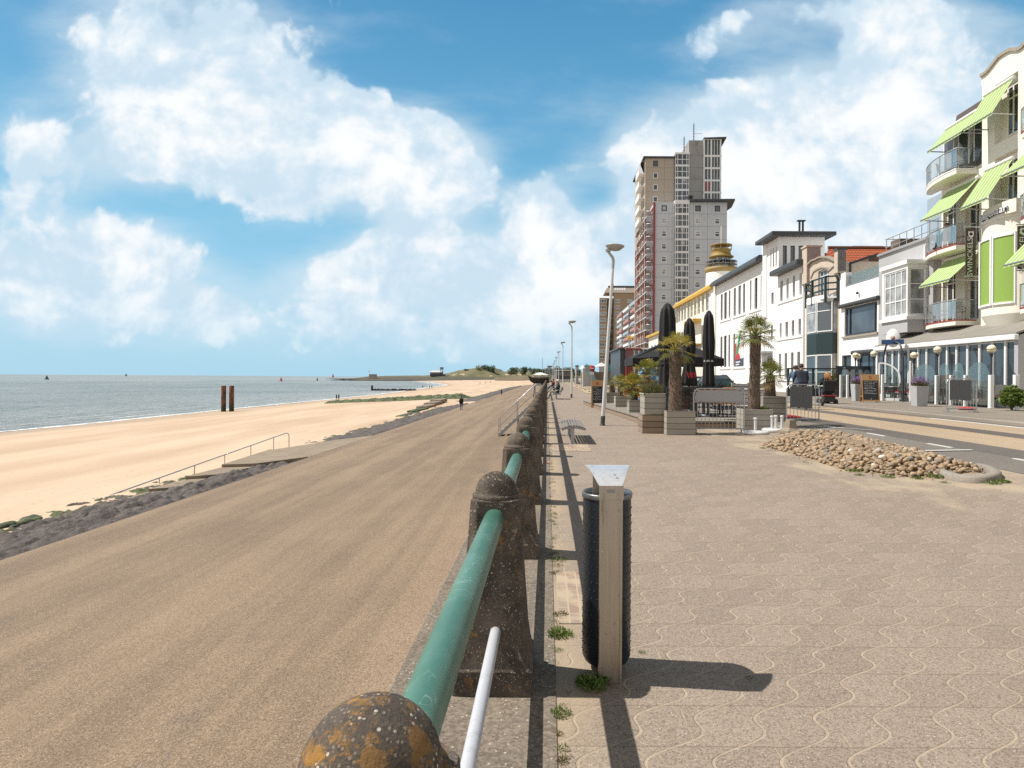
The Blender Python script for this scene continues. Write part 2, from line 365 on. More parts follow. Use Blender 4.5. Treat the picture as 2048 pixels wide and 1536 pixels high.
# ================================================================== GROUND
def aggregate(t, co, c, amt=1.0, sc=95):
    """pale and dark grit seen in exposed-aggregate surfaces"""
    v = tex(t, 'Voronoi', co, Scale=sc)
    r = t.nodes.new('ShaderNodeSeparateColor'); t.links.new(v.outputs['Color'], r.inputs[0])
    k = E(t, r.outputs[0])
    c = mixc(t, k.ss(.3, 1.0)*.35*amt, c, (0.416, 0.336, 0.256))
    c = mixc(t, (k*-1+1).ss(.50, .95)*.6*amt, c, (.115, .085, .065))
    c = mixc(t, (E(t, r.outputs[1])*-1+1.0).lt(.032)*(E(t, v.outputs['Distance']).lt(.42))*.7*amt, c, (.68, .62, .53))
    return c, E(t, v.outputs['Distance'])
def paving_mat():
    m, t, b = newmat('wave_groove_paving'); p = posn(t)
    s = t.nodes.new('ShaderNodeSeparateXYZ'); t.links.new(p, s.inputs[0]); x, y = E(t, s.outputs[0]), E(t, s.outputs[1])
    S = .297; SX = .247
    wob = (E(t, tex(t, 'Noise', p, Scale=3.0, Detail=2.0).outputs[0])-.5)*.012
    yy = (y+wob*.6)/S; row = yy.fl(); ty = yy.fr()
    wn_ = t.nodes.new('ShaderNodeTexWhiteNoise'); wn_.noise_dimensions = '1D'; t.links.new(row.k, wn_.inputs['W']); rr = E(t, wn_.outputs[0])
    g = ty+(ty*2*PI).sin()*.215
    xs = (x+wob)/SX-g-row
    ds = ((xs.fr()-.5)*-1).abs()           # .5 at the groove
    dist = (.5-ds)*SX
    slope = 1.0+((ty-.5).abs()*2.0).pw(1.6)*1.25
    w1 = 1.0-(dist/slope).ss(.0026, .0071)
    dr = (.5-(ty-.5).abs())*S
    w2 = 1.0-dr.ss(.0012, .0042)
    xt = x/(S*2)+((row*.5).fr()*2.0)*.5+rr*.06; dt = (.5-(xt.fr()-.5).abs())*S*2
    w3 = (1.0-dt.ss(.001, .004))*.7
    big = E(t, tex(t, 'Noise', p, Scale=.55, Detail=6.0, Roughness=.6).outputs[0])
    med = E(t, tex(t, 'Noise', p, Scale=3.5, Detail=6.0, Roughness=.65).outputs[0])
    idx = t.nodes.new('ShaderNodeTexWhiteNoise'); idx.noise_dimensions = '2D'
    cx = t.nodes.new('ShaderNodeCombineXYZ'); t.links.new(xs.fl().k, cx.inputs[0]); t.links.new(row.k, cx.inputs[1]); t.links.new(cx.outputs[0], idx.inputs[0])
    c = mixc(t, E(t, idx.outputs[0])*.6+big*.4, (.235, .187, .148), (.318, .258, .206))
    c = mixc(t, med.ss(.5, .75)*.30, c, (.20, .155, .12))
    c, gd = aggregate(t, p, c, .95, 170)
    sandm = (E(t, tex(t, 'Noise', p, Scale=9.0, Detail=4.0).outputs[0])).ss(.3, .62)
    c = mixc(t, w2*.75, c, (.20, .15, .11))
    c = mixc(t, w3*sandm, c, (.42, .33, .23))
    c = mixc(t, w1*(sandm*.5+.36), c, (.41, .325, .235))
    # wind-blown sand drifts against the stone bed and along the kerb strip
    dr1 = ((x-2.9)/1.7).ss(.0, 1.0)*((y-5.6)/2.6).ss(0, 1.0)*(1.0-((y-17.0)/3.0).ss(0, 1.0))
    n5 = E(t, tex(t, 'Noise', scalev(t, p, (1.0, .6, 1)), Scale=1.6, Detail=7.0, Roughness=.6).outputs[0])
    c = mixc(t, (n5+dr1*.30).ss(.70, .92)*.75, c, (0.425, 0.34, 0.238))
    edge = (1.0-(x-.056).ss(.0, .28))*(n5.ss(.36, .6))
    c = mixc(t, edge*.8, c, (.40, .31, .21))
    t.links.new(c, b.inputs['Base Color']); b.inputs['Roughness'].default_value = .85; b.inputs['Specular IOR Level'].default_value = .25
    bump(t, b, (w1+w2*.8+w3*.5)*-1.0+gd*.25+med*.3, .006, .55)
    return m
def grit_mat(name, lo, hi, streak=None, amt=.8, sc=110, patches=None, big=.35, rough=.9):
    m, t, b = newmat(name); p = posn(t)
    n = E(t, tex(t, 'Noise', p, Scale=big, Detail=8.0, Roughness=.62).outputs[0])
    k = n.ss(.32, .68)
    if streak:
        st = E(t, tex(t, 'Noise', scalev(t, p, streak), Scale=1.0, Detail=6.0, Roughness=.6).outputs[0])
        k = k*.3+st.ss(.38, .62)*.7
    c = mixc(t, k, lo, hi)
    if patches:
        q = E(t, tex(t, 'Noise', scalev(t, p, (1.6, .7, 1), (3, 1, 0)), Scale=.8, Detail=7.0, Roughness=.65).outputs[0])
        c = mixc(t, q.ss(.61, .70)*.6, c, patches)
    c, gd = aggregate(t, p, c, amt, sc)
    md = E(t, tex(t, 'Noise', p, Scale=30.0, Detail=6.0, Roughness=.75).outputs[0])
    c = mixc(t, (md-.5)*1.6+.18, c, tuple(x*.55 for x in lo)); m3 = E(t, tex(t, 'Noise', scalev(t, p, (1, .45, 1), (5, 5, 5)), Scale=14.0, Detail=5.0, Roughness=.7).outputs[0]); c = mixc(t, m3.ss(.55, .8)*.5, c, tuple(min(1, x*1.25) for x in hi))
    t.links.new(c, b.inputs['Base Color']); b.inputs['Roughness'].default_value = rough; b.inputs['Specular IOR Level'].default_value = .2
    bump(t, b, gd*.5+md*.5, .006, .5); return m
def gridmesh(name, xs, ys, fz, mat, smooth=True):
    vs = [(x, y, fz(x, y)) for y in ys for x in xs]; n = len(xs)
    fs = [(j*n+i, j*n+i+1, (j+1)*n+i+1, (j+1)*n+i) for j in range(len(ys)-1) for i in range(n-1)]
    me = bpy.data.meshes.new(name); me.from_pydata(vs, [], fs); me.materials.append(mat)
    me.polygons.foreach_set('use_smooth', [smooth]*len(fs)); me.update()
    return link(name, me)
def fr_(a, b, n): return [a+(b-a)*i/n for i in range(n+1)]
YS = fr_(-4, 40, 44)+fr_(46, 160, 20)[0:]+fr_(180, 600, 12)
struct(gridmesh('pavement', [.03]+fr_(1, 3.9, 3)+fr_(4.2, 8.6, 11)+[16, 30, 60], [y for y in YS if y <= 160], lambda x, y: gz(x)-(.03 if x > 6.6 else 0), paving_mat()))
M['parking'] = grit_mat('parking_asphalt', (0.1615, 0.1487, 0.136), (0.2125, 0.1913, 0.17), amt=.7)
M['road'] = grit_mat('tan_road_asphalt', (.385, .290, .195), (.46, .355, .245), streak=(1.2, .15, 1), amt=.5)
M['roadd'] = grit_mat('dark_road_band', (.10, .09, .083), (.145, .132, .122), streak=(1.2, .15, 1), amt=.4)
M['side'] = grit_mat('sidewalk_paving', (0.2214, 0.1927, 0.164), (0.2952, 0.2583, 0.2173), amt=.6)
M['kerbc'] = grit_mat('kerb_concrete', (.27, .24, .21), (.35, .315, .27), amt=.5)
M['mark'] = pm('road_paint', (.56, .55, .52), .7, var=.15, scale=5, grime=((.24, .22, .20), .8))
def strip(name, x0, x1, y0, y1, z, mat, ny=10, fz=None):
    nx = max(2, int((x1-x0)/.4)+1)
    return gridmesh(name, fr_(x0, x1, nx), fr_(y0, y1, ny), fz or (lambda x, y: gz(x)+z), mat)
xa = G(2048, 916).x; xb = G(2048, 904).x; xc = G(2048, 878).x; xd = G(2048, 866).x; xk = G(2040, 851).x
print('ROADX', xa, xb, xc, xd, xk, G(1700, 857), G(1985, 965), G(1522, 893))
XK = 12.3
struct(strip('parking_lane', 6.55, 7.45, -4, 160, .004, M['parking'], 40))
struct(strip('dark_road_edge', 7.45, 8.15, -4, 160, .006, M['roadd'], 40))
struct(strip('road', 8.15, XK, -4, 160, .006, M['road'], 40))
struct(strip('dark_road_centre', 9.75, 10.45, -4, 160, .011, M['roadd'], 40))
struct(strip('dark_road_gutter', XK-.28, XK, -4, 34, .011, M['roadd'], 40))
mb = MB()
for i in range(26):
    y0 = 4.6+i*2.25; mb.box(7.33, 7.40, y0, y0+.75, .16, gz(7.4)+.011)
struct(mb.build('road_edge_dashes', M['mark']))
mb = MB(); mb.box(XK-.42, XK-.30, -2, 19.5, .15, .2135)
for (pa, pb) in (((1818, 904), (1945, 902)), ((1668, 856), (1745, 862)), ((1600, 852), (1690, 858))):
    a, c_ = G(*pa), G(*pb)
    for q in range(6):
        f0, f1 = a.lerp(c_, q/6), a.lerp(c_, (q+1)/6); mb.quad((f0.x, f0.y-.05, gz(f0.x)+.022), (f1.x, f1.y-.05, gz(f1.x)+.022), (f1.x, f1.y+.05, gz(f1.x)+.022), (f0.x, f0.y+.05, gz(f0.x)+.022))
struct(mb.build('road_lines', M['mark']))
mb = MB()
mb.extr([(XK, 0, -.1), (XK, 0, .29), (XK+.02, 0, .31), (XK+.16, 0, .31), (XK+.16, 0, -.1)], (0, 164, 0)); mb.xf(Matrix.Translation((0, -4, 0)))
struct(mb.build('kerb', M['kerbc']))
struct(gridmesh('sidewalk', fr_(XK+.16, 20.6, 6), fr_(-4, 160, 40), lambda x, y: .305, M['side']))
ZP = .305
M['land'] = grit_mat('far_ground', (.22, .20, .15), (.30, .26, .19), amt=.3, big=.02)
struct(gridmesh('ground', [-.4, 20, 80, 300, 900, 3000, 9000], [-60, 160, 330, 700, 1200, 3000, 9000], lambda x, y: -.12, M['land']))
# concrete coping along the sea wall, and the wall itself
M['coping'] = grit_mat('coping_concrete', (0.1638, 0.1365, 0.1092), (0.2418, 0.2028, 0.1599), amt=.9, sc=90, patches=(.16, .13, .10), big=1.4)
mb = MB(); y = -4.0
rr = random.Random(3)
while y < 330:
    L = 2.06 if y < 40 else 10; mb.box(-.70, .052, y+.004, y+L-.004, -.16, .004+rr.uniform(-.001, .002)); y += L
struct(mb.build('coping', M['coping'], bev=.008, bseg=1))
M['wallc'] = grit_mat('sea_wall_concrete', (.20, .175, .15), (.28, .245, .205), amt=.5)
tag(MB().box(-.64, .02, -4, 330, -2.4, -.02).build('sea_wall', M['wallc']), 'low concrete sea wall dropping from the railing to the sloping tan apron', 'wall')
# tan asphalt apron sloping to the beach
def apz(x, y): return -1.85+(-2.9+1.85)*min(1, (-.6-x)/12.0)+.02*noise.noise((x*.3, y*.1, 0))
M['apron'] = grit_mat('apron_asphalt', (.175, .119, .077), (.335, .235, .152), streak=(.9, .05, 1), amt=1.3, sc=105, patches=(.12, .10, .085), big=.45)
AX = -12.6
struct(gridmesh('apron', fr_(AX, -.62, 16), fr_(-6, 60, 33)+fr_(70, 340, 27), apz, M['apron']))
# beach
def waterx(y):
    pts = [(-200, -66), (250, -66), (540, -86), (800, -150), (1005, -221), (1400, -340), (2000, -460)]
    for (a, b), (c, d) in zip(pts, pts[1:]):
        if y <= c: return b+(d-b)*((y-a)/(c-a))
    return pts[-1][1]
def beachz(x, y):
    xw = waterx(y); xi = -12.0; zi = -3.35+sstep(330, 640, y)*2.0
    t = (x-xi)/(xw-xi)
    z = zi+(-5.6-zi)*t if t < 1 else -5.6+(t-1)*-2.0
    return z+.05*noise.noise((x*.12, y*.05, 0))*(1 if t < 1 else .2)+.02*noise.noise((x*.9, y*.3, 2))
def sand_mat():
    m, t, b = newmat('beach_sand'); p = posn(t)
    s = t.nodes.new('ShaderNodeSeparateXYZ'); t.links.new(p, s.inputs[0]); z = E(t, s.outputs[2])
    n = E(t, tex(t, 'Noise', scalev(t, p, (.16, .035, 1), (0, 0, 0), (0, 0, .05)), Scale=1.0, Detail=7.0, Roughness=.55).outputs[0])
    c = mixc(t, n.ss(.3, .7), (0.4588, 0.333, 0.2294), (0.5772, 0.444, 0.3219))
    wet = 1.0-(z+n*.5-.25).ss(-5.62, -5.0)
    c = mixc(t, wet*.75, c, (0.34, 0.2422, 0.1615))
    c = mixc(t, (n*1.0).ss(.58, .66)*.35*(1.0-(z).ss(-4.6, -4.2)), c, (0.357, 0.2635, 0.1827))
    f = E(t, tex(t, 'Noise', p, Scale=2.2, Detail=5.0, Roughness=.6).outputs[0])
    v = E(t, tex(t, 'Voronoi', p, Scale=2.6).outputs['Distance'])
    area = E(t, tex(t, 'Noise', scalev(t, p, (.22, .12, 1)), Scale=1.0, Detail=3.0).outputs[0]).ss(.40, .56)*(z.ss(-4.9, -4.1))
    foot = (1.0-v.ss(.06, .24))*area
    c = mixc(t, foot*.6, c, (.35, .25, .15))
    wr = ((z+n*.9+f*.25+5.0).abs()*-1.0+.05).mx(0.0)*20.0; c = mixc(t, wr*f.ss(.5, .6)*.6, c, (.20, .15, .09))
    t.links.new(c, b.inputs['Base Color']); t.links.new((1.0-wet*.5).k, b.inputs['Roughness']); b.inputs['Specular IOR Level'].default_value = .2
    bump(t, b, f*.6-foot*.8, .05, .5); return m
M['sand'] = sand_mat()
ts = fr_(0, 1.0, 30)+[1.1, 1.3, 1.7]
vs = []; ys = fr_(-12, 60, 48)+fr_(64, 200, 24)+fr_(210, 600, 26)+fr_(640, 1500, 14)
for y in ys:
    xw = waterx(y); xr = -12.0 if y < 335 else -.0+sstep(335, 420, y)*60
    for t_ in ts:
        x = xr+(xw-xr)*t_
        vs.append((x, y, beachz(min(x, 60), y)))
n = len(ts); fs = [(j*n+i+1, j*n+i, (j+1)*n+i, (j+1)*n+i+1) for j in range(len(ys)-1) for i in range(n-1)]
me = bpy.data.meshes.new('beach'); me.from_pydata(vs, [], fs); me.materials.append(M['sand']); me.polygons.foreach_set('use_smooth', [True]*len(fs)); me.update()
struct(link('beach', me))
# sea
def sea_mat():
    m, t, b = newmat('sea_water'); p = posn(t)
    n1_ = E(t, tex(t, 'Noise', scalev(t, p, (.5, .22, 1)), Scale=1.3, Detail=10.0, Roughness=.72).outputs[0])
    n2_ = E(t, tex(t, 'Noise', scalev(t, p, (.03, .012, 1)), Scale=1.0, Detail=5.0).outputs[0])
    n3_ = E(t, tex(t, 'Noise', scalev(t, p, (.004, .0016, 1)), Scale=1.0, Detail=7.0, Roughness=.65).outputs[0])
    k = n2_.ss(.3, .7)*.25+n1_.ss(.36, .64)*.5+n3_.ss(.35, .65)*.25
    c = mixc(t, k, (.075, .105, .10), (.36, .37, .35))
    t.links.new(c, b.inputs['Base Color']); b.inputs['Roughness'].default_value = .36; b.inputs['Specular IOR Level'].default_value = .40
    bump(t, b, n1_*1.6+n2_*3, .5, .9); return m
me = bpy.data.meshes.new('sea')
me.from_pydata([(-40000, -300, -5.6), (-40, -300, -5.6), (-40, 1350, -5.6), (-360, 1350, -5.6), (3000, 1600, -5.6), (30000, 40000, -5.6), (-40000, 40000, -5.6)], [], [(0, 1, 2, 3, 4, 5, 6)])
me.materials.append(sea_mat()); struct(link('sea', me))
def foam_mat():
    m, t, b = newmat('surf_foam'); p = posn(t)
    n = E(t, tex(t, 'Noise', scalev(t, p, (1.0, .5, 1)), Scale=1.6, Detail=8.0, Roughness=.7).outputs[0])
    b.inputs['Base Color'].default_value = (.80, .82, .82, 1); b.inputs['Roughness'].default_value = .8
    t.links.new(n.ss(.40, .50).k, b.inputs['Alpha']); return m
M['foam'] = foam_mat()
mb = MB(); rr = random.Random(5)
for (o, w, zz) in ((.2, 1.0, .03), (-3.6, .35, .02), (-6.5, .25, .02), (-10.5, .30, .015), (-15, .18, .012)):
    pts = []
    yy = -10.0
    while yy < 900:
        x = waterx(yy)+o+.9*noise.noise((yy*.06, o, 0))+.3*noise.noise((yy*.4, o, 3)); ww = w*(.6+.9*abs(noise.noise((yy*.09, o, 9))))*(1+yy*.002)
        pts.append((x, yy, ww)); yy += 1.2 if yy < 120 else 8
    for (x, y, w1), (x2, y2, w2) in zip(pts, pts[1:]):
        mb.quad((x-w1, y, -5.6+zz), (x+w1*.4, y, -5.6+zz+.02), (x2+w2*.4, y2, -5.6+zz+.02), (x2-w2, y2, -5.6+zz))
tag(mb.build('foam', M['foam']), 'white line of surf foam where the sea meets the sand', 'foam', None, 'stuff')
# dark stone revetment between apron and sand
def rev_mat():
    m, t, b = newmat('basalt_revetment'); p = posn(t)
    n = E(t, tex(t, 'Noise', p, Scale=1.1, Detail=8.0, Roughness=.7).outputs[0]); v = tex(t, 'Voronoi', p, Scale=2.6)
    s = t.nodes.new('ShaderNodeSeparateColor'); t.links.new(v.outputs['Color'], s.inputs[0])
    c = mixc(t, E(t, s.outputs[0])*.5+n*.5, (.045, .037, .034), (.15, .122, .107))
    c = mixc(t, n.ss(.62, .72)*.45, c, (.32, .24, .17))
    x = t.nodes.new('ShaderNodeSeparateXYZ'); t.links.new(p, x.inputs[0])
    alg = (1.0-E(t, x.outputs[0]).ss(-17.2, -16.0))*(E(t, tex(t, 'Noise', p, Scale=.6, Detail=3.0).outputs[0]).ss(.48, .58))
    c = mixc(t, alg*.8, c, (.09, .115, .025))
    t.links.new(c, b.inputs['Base Color']); b.inputs['Roughness'].default_value = .8
    bump(t, b, E(t, tex(t, 'Noise', p, Scale=7.0, Detail=7.0, Roughness=.7).outputs[0]), .09, .9); return m
M['rev'] = rev_mat()
def revz(x, y, y0, y1):
    q = Vector((x*1.15, y*.95, 0)); d = noise.voronoi(q)[0]
    d2 = noise.voronoi(q*2.7)[0]; h = min(.22, (d[1]-d[0])*.6)*.7+min(.10, (d2[1]-d2[0])*.35)+.14*abs(noise.noise(q*1.6))+.10*noise.noise((x*.6, y*.25, 4))
    e = min(1, (AX+.05-x)/.5)
    end = sstep(y0-.1, y0+2.5, y)*(1-sstep(y1-4, y1, y))
    return -2.9-.155*(AX-x)+h*max(0, e)*1.0-.10-(1-end)*.5
struct(gridmesh('revetment', fr_(-18.4, AX+.04, 76), fr_(8, 34, 320), lambda x, y: revz(x, y, -9, 34.5), M['rev']))
struct(gridmesh('revetment', fr_(-18.4, AX+.04, 30), fr_(44, 106, 160), lambda x, y: revz(x, y, 44, 106), M['rev']))
struct(gridmesh('revetment', fr_(-19.5, AX+.04, 20), fr_(124, 320, 130), lambda x, y: revz(x, y, 124, 318)+.15, M['rev']))
# groyne of algae-covered stones
def algae_mat():
    m, t, b = newmat('algae_stone'); p = posn(t)
    n = E(t, tex(t, 'Noise', p, Scale=.8, Detail=7.0, Roughness=.7).outputs[0])
    c = mixc(t, n.ss(.38, .62), (.028, .03, .018), (.105, .13, .03)); t.links.new(c, b.inputs['Base Color']); b.inputs['Roughness'].default_value = .7
    bump(t, b, n, .2, .8); return m
M['algae'] = algae_mat()
def groz(x, y):
    tq = (x+18)/-32.0; c = 152+tq*-3; w = 6.5-3.0*tq
    q = Vector((x*.5, y*.5, 0)); d = noise.voronoi(q)[0]
    k = sstep(-17, -21, x) if False else min(1, max(0, (-17-x)/4)); d2 = noise.voronoi(q*2.6)[0]; return beachz(x, y)-.4+k*(max(0, 1-((y-c)/w)**2)*(1.3-.5*tq)+min(.5, (d[1]-d[0])*.5)+min(.3, (d2[1]-d2[0])*.4))
tag(gridmesh('groyne', fr_(-52, -17, 70), fr_(142, 162, 40), groz, M['algae']), 'low groyne of green algae-covered stones running from the apron across the sand', 'groyne')
# dunes on the headland
def dune_mat():
    m, t, b = newmat('dune_grass'); p = posn(t)
    n = E(t, tex(t, 'Noise', p, Scale=.03, Detail=8.0, Roughness=.65).outputs[0]); n2_ = E(t, tex(t, 'Noise', scalev(t, p, (1, 1, 3)), Scale=.09, Detail=6.0, Roughness=.7).outputs[0])
    c = mixc(t, n.ss(.35, .65), (.085, .095, .045), (.20, .165, .09)); c = mixc(t, n2_.ss(.5, .7)*.6, c, (.07, .085, .04))
    s = t.nodes.new('ShaderNodeSeparateXYZ'); t.links.new(p, s.inputs[0])
    z_ = E(t, s.outputs[2]); lowz = 1.0-z_.ss(.5, 3.0)
    c = mixc(t, lowz*.8, c, (.075, .072, .055))
    c = mixc(t, (n2_+(1.0-((z_-6.0)/5.0).abs()).mx(0.0)*.12).ss(.66, .72)*.9, c, (.60, .47, .33))
    t.links.new(c, b.inputs['Base Color']); b.inputs['Roughness'].default_value = .95; bump(t, b, n2_, 1.2, .7); return m
PROF = [(690, 757.5), (712, 757), (726, 754.5), (740, 752.5), (770, 752), (800, 751.5), (840, 751), (862, 750), (882, 748.5), (900, 745.5), (915, 741.5), (932, 739), (950, 736), (966, 734), (984, 735),
        (993, 742), (1005, 744.5), (1018, 742), (1035, 741), (1060, 742), (1100, 743), (1160, 745), (1300, 747), (1500, 749)]
def dunez(x, y):
    u = U0+F*x/1100.0
    v = PROF[-1][1]
    for (a, b), (c, d) in zip(PROF, PROF[1:]):
        if a <= u < c: v = b+(d-b)*(u-a)/(c-a); break
    if u < PROF[0][0]: v = 759
    top = atYz(u, v)
    k = sstep(1035, 1100, y)
    return -2.6+(top+2.6)*k+(.9*noise.noise((x*.03, y*.03, 0))+.5*noise.noise((x*.11, y*.11, 5)))*k
def atYz(u, v): return P(u, v, 1100).z
struct(gridmesh('dunes', fr_(-372, 340, 150), fr_(1030, 1130, 26)+[1200, 1300], dunez, dune_mat()))
M['revfar'] = grit_mat('far_revetment', (.085, .078, .068), (.13, .115, .095), amt=.2, big=.05)
struct(gridmesh('headland_revetment', fr_(-372, -95, 60), [1005, 1015, 1030, 1045], lambda x, y: -4.9+(y-1005)*.085*sstep(-345, -300, x)-1.2*(1-sstep(-368, -330, x)), M['revfar']))
# ================================================================== RAILING
def post_mat():
    m, t, b = newmat('lichened_concrete'); p = posn(t)
    n = E(t, tex(t, 'Noise', p, Scale=6.0, Detail=7.0, Roughness=.65).outputs[0])
    c = mixc(t, n.ss(.3, .7), (.058, .049, .042), (.155, .128, .104))
    v = tex(t, 'Voronoi', p, Scale=170.0); s = t.nodes.new('ShaderNodeSeparateColor'); t.links.new(v.outputs['Color'], s.inputs[0]); k = E(t, s.outputs[0])
    fn = E(t, tex(t, 'Noise', p, Scale=150.0, Detail=5.0, Roughness=.7).outputs[0]); vd = E(t, v.outputs['Distance']); c = mixc(t, fn.ss(.48, .68)*.6, c, (.045, .036, .030)); c = mixc(t, vd.lt(.40)*k.ss(.72, .80)*.65, c, (.30, .24, .185)); c = mixc(t, vd.lt(.45)*E(t, s.outputs[1]).ss(.955, .97)*.8, c, (.58, .52, .44))
    l = E(t, tex(t, 'Noise', p, Scale=21.0, Detail=9.0, Roughness=.74).outputs[0]); l2 = E(t, tex(t, 'Noise', p, Scale=5.0, Detail=3.0).outputs[0])
    s2 = t.nodes.new('ShaderNodeSeparateXYZ'); t.links.new(p, s2.inputs[0]); z = E(t, s2.outputs[2])
    nrm = t.nodes.new('ShaderNodeSeparateXYZ'); g = t.nodes.new('ShaderNodeNewGeometry'); t.links.new(g.outputs['Normal'], nrm.inputs[0])
    up = E(t, nrm.outputs[2]).ss(0.1, .9); near = 1.0-E(t, s2.outputs[1]).ss(1.2, 2.2)
    c = mixc(t, (l+(l2-.5)*.25+up*.03+near*up*.065-(z.ss(.35, .8)*.02)).ss(.575, .66)*.8, c, mixc(t, n.ss(.4, .65), (.22, .125, .05), (.44, .22, .04)))
    c = mixc(t, (E(t, tex(t, 'Noise', p, Scale=22.0, Detail=6.0).outputs[0])).ss(.66, .72)*.8, c, (.30, .26, .20))
    t.links.new(c, b.inputs['Base Color']); b.inputs['Roughness'].default_value = .92; b.inputs['Specular IOR Level'].default_value = .2
    bump(t, b, fn*.8+l*.8, .006, .7); return m
M['post'] = post_mat()
def rail_mat():
    m, t, b = newmat('green_rail_paint'); p = posn(t)
    n = E(t, tex(t, 'Noise', p, Scale=3.0, Detail=8.0, Roughness=.65).outputs[0]); g = E(t, tex(t, 'Noise', p, Scale=40.0, Detail=6.0, Roughness=.75).outputs[0]); l = E(t, tex(t, 'Noise', scalev(t, p, (1, .6, 1)), Scale=11.0, Detail=2.0, Distortion=1.5).outputs[0])
    s = t.nodes.new('ShaderNodeSeparateXYZ'); t.links.new(p, s.inputs[0]); f = ((E(t, s.outputs[1])-YP0)/DYP).fr(); ends = 1.0-((f-.5).abs()*-1.0+.5).ss(.03, .13)
    c = mixc(t, n.ss(.3, .7), (.042, .130, .094), (.070, .178, .132)); c = mixc(t, ((l-.5).abs().lt(.006))*n.ss(.45, .6)*.55, c, (.26, .36, .31)); c = mixc(t, g.ss(.66, .72)*.45, c, (.20, .29, .25))
    c = mixc(t, (g+ends*.14+n*.1).ss(.74, .80)*.85, c, (.10, .055, .03)); t.links.new(c, b.inputs['Base Color']); t.links.new((g*.3+.22).k, b.inputs['Roughness']); bump(t, b, g, .002, .5); return m
M['greyrail'] = pm('pale_grey_rail_paint', (.47, .48, .52), .42, var=.12, scale=5, grime=((.25, .22, .20), .5))
PX_ = -.235; YP0, DYP = .845, 2.06; NP = 76; M['green'] = rail_mat()
def rsq(h, c, z, n=4):
    """square section of half-width h with chamfered corners"""
    q = h-c
    return [(-q, -h, z), (q, -h, z), (h, -q, z), (h, q, z), (q, h, z), (-q, h, z), (-h, q, z), (-h, -q, z)]
def post_mesh():
    mb = MB()
    lev = [(.178, .012, 0), (.178, .012, .108), (.168, .014, .120), (.160, .03, .165), (.150, .034, .24), (.137, .036, .42), (.119, .036, .70), (.110, .034, .845)]
    vs = [v for h, c, z in lev for v in rsq(h, c, z)]
    fs = [(i*8+j, i*8+(j+1) % 8, (i+1)*8+(j+1) % 8, (i+1)*8+j) for i in range(len(lev)-1) for j in range(8)]
    mb.add(vs, fs+[tuple(range(8))[::-1], tuple(range(len(vs)-8, len(vs)))])
    return mb
rail_root = thing('promenade_railing', 'long seaside railing of dark concrete posts with domed tops joined by a thick green rail', 'railing', (PX_, 0, 0))
pm0 = post_mesh().build('post', M['post'], rail_root, bev=.006, bseg=2); pm0.location = (0, YP0, 0)
d = MB()
d.lathe([(.108, 0), (.110, .008), (.106, .018), (.097, .020)]+[(.096*math.cos(a*PI/22), .020+.098*math.sin(a*PI/22)) for a in range(0, 12)], 28)
dm = d.build('dome_cap', M['post'], pm0); dm.location = (0, 0, .845)
for i in range(1, NP):
    q = pm0.copy(); COL.objects.link(q); q.parent = rail_root; q.location = (rnd.uniform(-.004, .004), YP0+DYP*i, 0)
    e = dm.copy(); COL.objects.link(e); e.parent = q
GATE = 17
mb = MB(); mb.tube([(0, YP0+.09, .765), (0, YP0+1.0, .765), (0, YP0+DYP-.09, .765)], .046, 24)
g0 = mb.build('handrail', M['green'], rail_root)
mb = MB(); mb.tube([(.012, YP0+.13, .275), (.012, YP0+DYP-.13, .275)], .024, 16)
g1 = mb.build('lower_rail', M['greyrail'], rail_root)
for i in range(1, NP-1):
    if i == GATE: continue
    q = g0.copy(); COL.objects.link(q); q.parent = rail_root; q.location = (0, DYP*i, 0)
    q = g1.copy(); COL.objects.link(q); q.parent = rail_root; q.location = (0, DYP*i, 0)

# ================================================================== LITTER BIN
def brushed(name, col, rough, metal=1.0, axis=(60, 60, 1.5)):
    m, t, b = newmat(name); co = t.nodes.new('ShaderNodeTexCoord').outputs['Object']
    n = E(t, tex(t, 'Noise', scalev(t, co, axis), Scale=3.0, Detail=4.0).outputs[0]); g = E(t, tex(t, 'Noise', scalev(t, co, (9, 9, 1.2)), Scale=2.0, Detail=7.0, Roughness=.7).outputs[0])
    c = mixc(t, n, tuple(x*.8 for x in col), tuple(min(1, x*1.1) for x in col)); c = mixc(t, g.ss(.5, .72)*.6, c, (.24, .17, .10))
    t.links.new(c, b.inputs['Base Color']); b.inputs['Metallic'].default_value = metal; t.links.new((g*.35+rough-.15).k, b.inputs['Roughness']); return m
M['bstainl'] = brushed('weathered_stainless', (.52, .46, .39), .42)
M['lid'] = brushed('clean_stainless', (.74, .745, .76), .46, .75, axis=(2, 40, 40))
M['drum'] = pm('anthracite_drum', (.022, .030, .038), .38, .35, var=.2, scale=3)
BX, BY = .297, 2.90
bin_ = thing('litter_bin', 'black studded drum litter bin on a stainless post with a flared steel hood, foreground paving', 'litter bin', (BX, BY, 0))
mb = MB(); w = .052
mb.add([(-w, -.03, 0), (w, -.03, 0), (w, -.03, .845), (-w, -.03, .845), (-w, .03, 0), (w, .03, 0), (w, .03, .90), (-w, .03, .90), (-w, -.03, .905), (w, -.03, .905)],
       [(0, 1, 2, 3), (1, 5, 6, 9, 2), (4, 0, 3, 8, 7), (5, 4, 7, 6), (3, 2, 9, 8), (8, 9, 6, 7)])
mb.box(-w-.004, w+.004, -.035, -.030, .84, .905)
mb.box(-w, -w+.012, -.034, -.03, .0, .84); mb.box(w-.012, w, -.034, -.03, .0, .84)
for (x, z) in ((-.035, .79), (.038, .79), (.040, .40), (.018, .27), (-.02, .22), (-.04, .6)): mb.lathe([(.0045, 0), (.0045, .003), (.0, .004)], 8, (x, 0, 0)) if False else mb.ell((x, -.0345, z), (.0042, .003, .0042), 8, 4)
po = mb.build('pole', M['bstainl'], bin_, bev=.003)
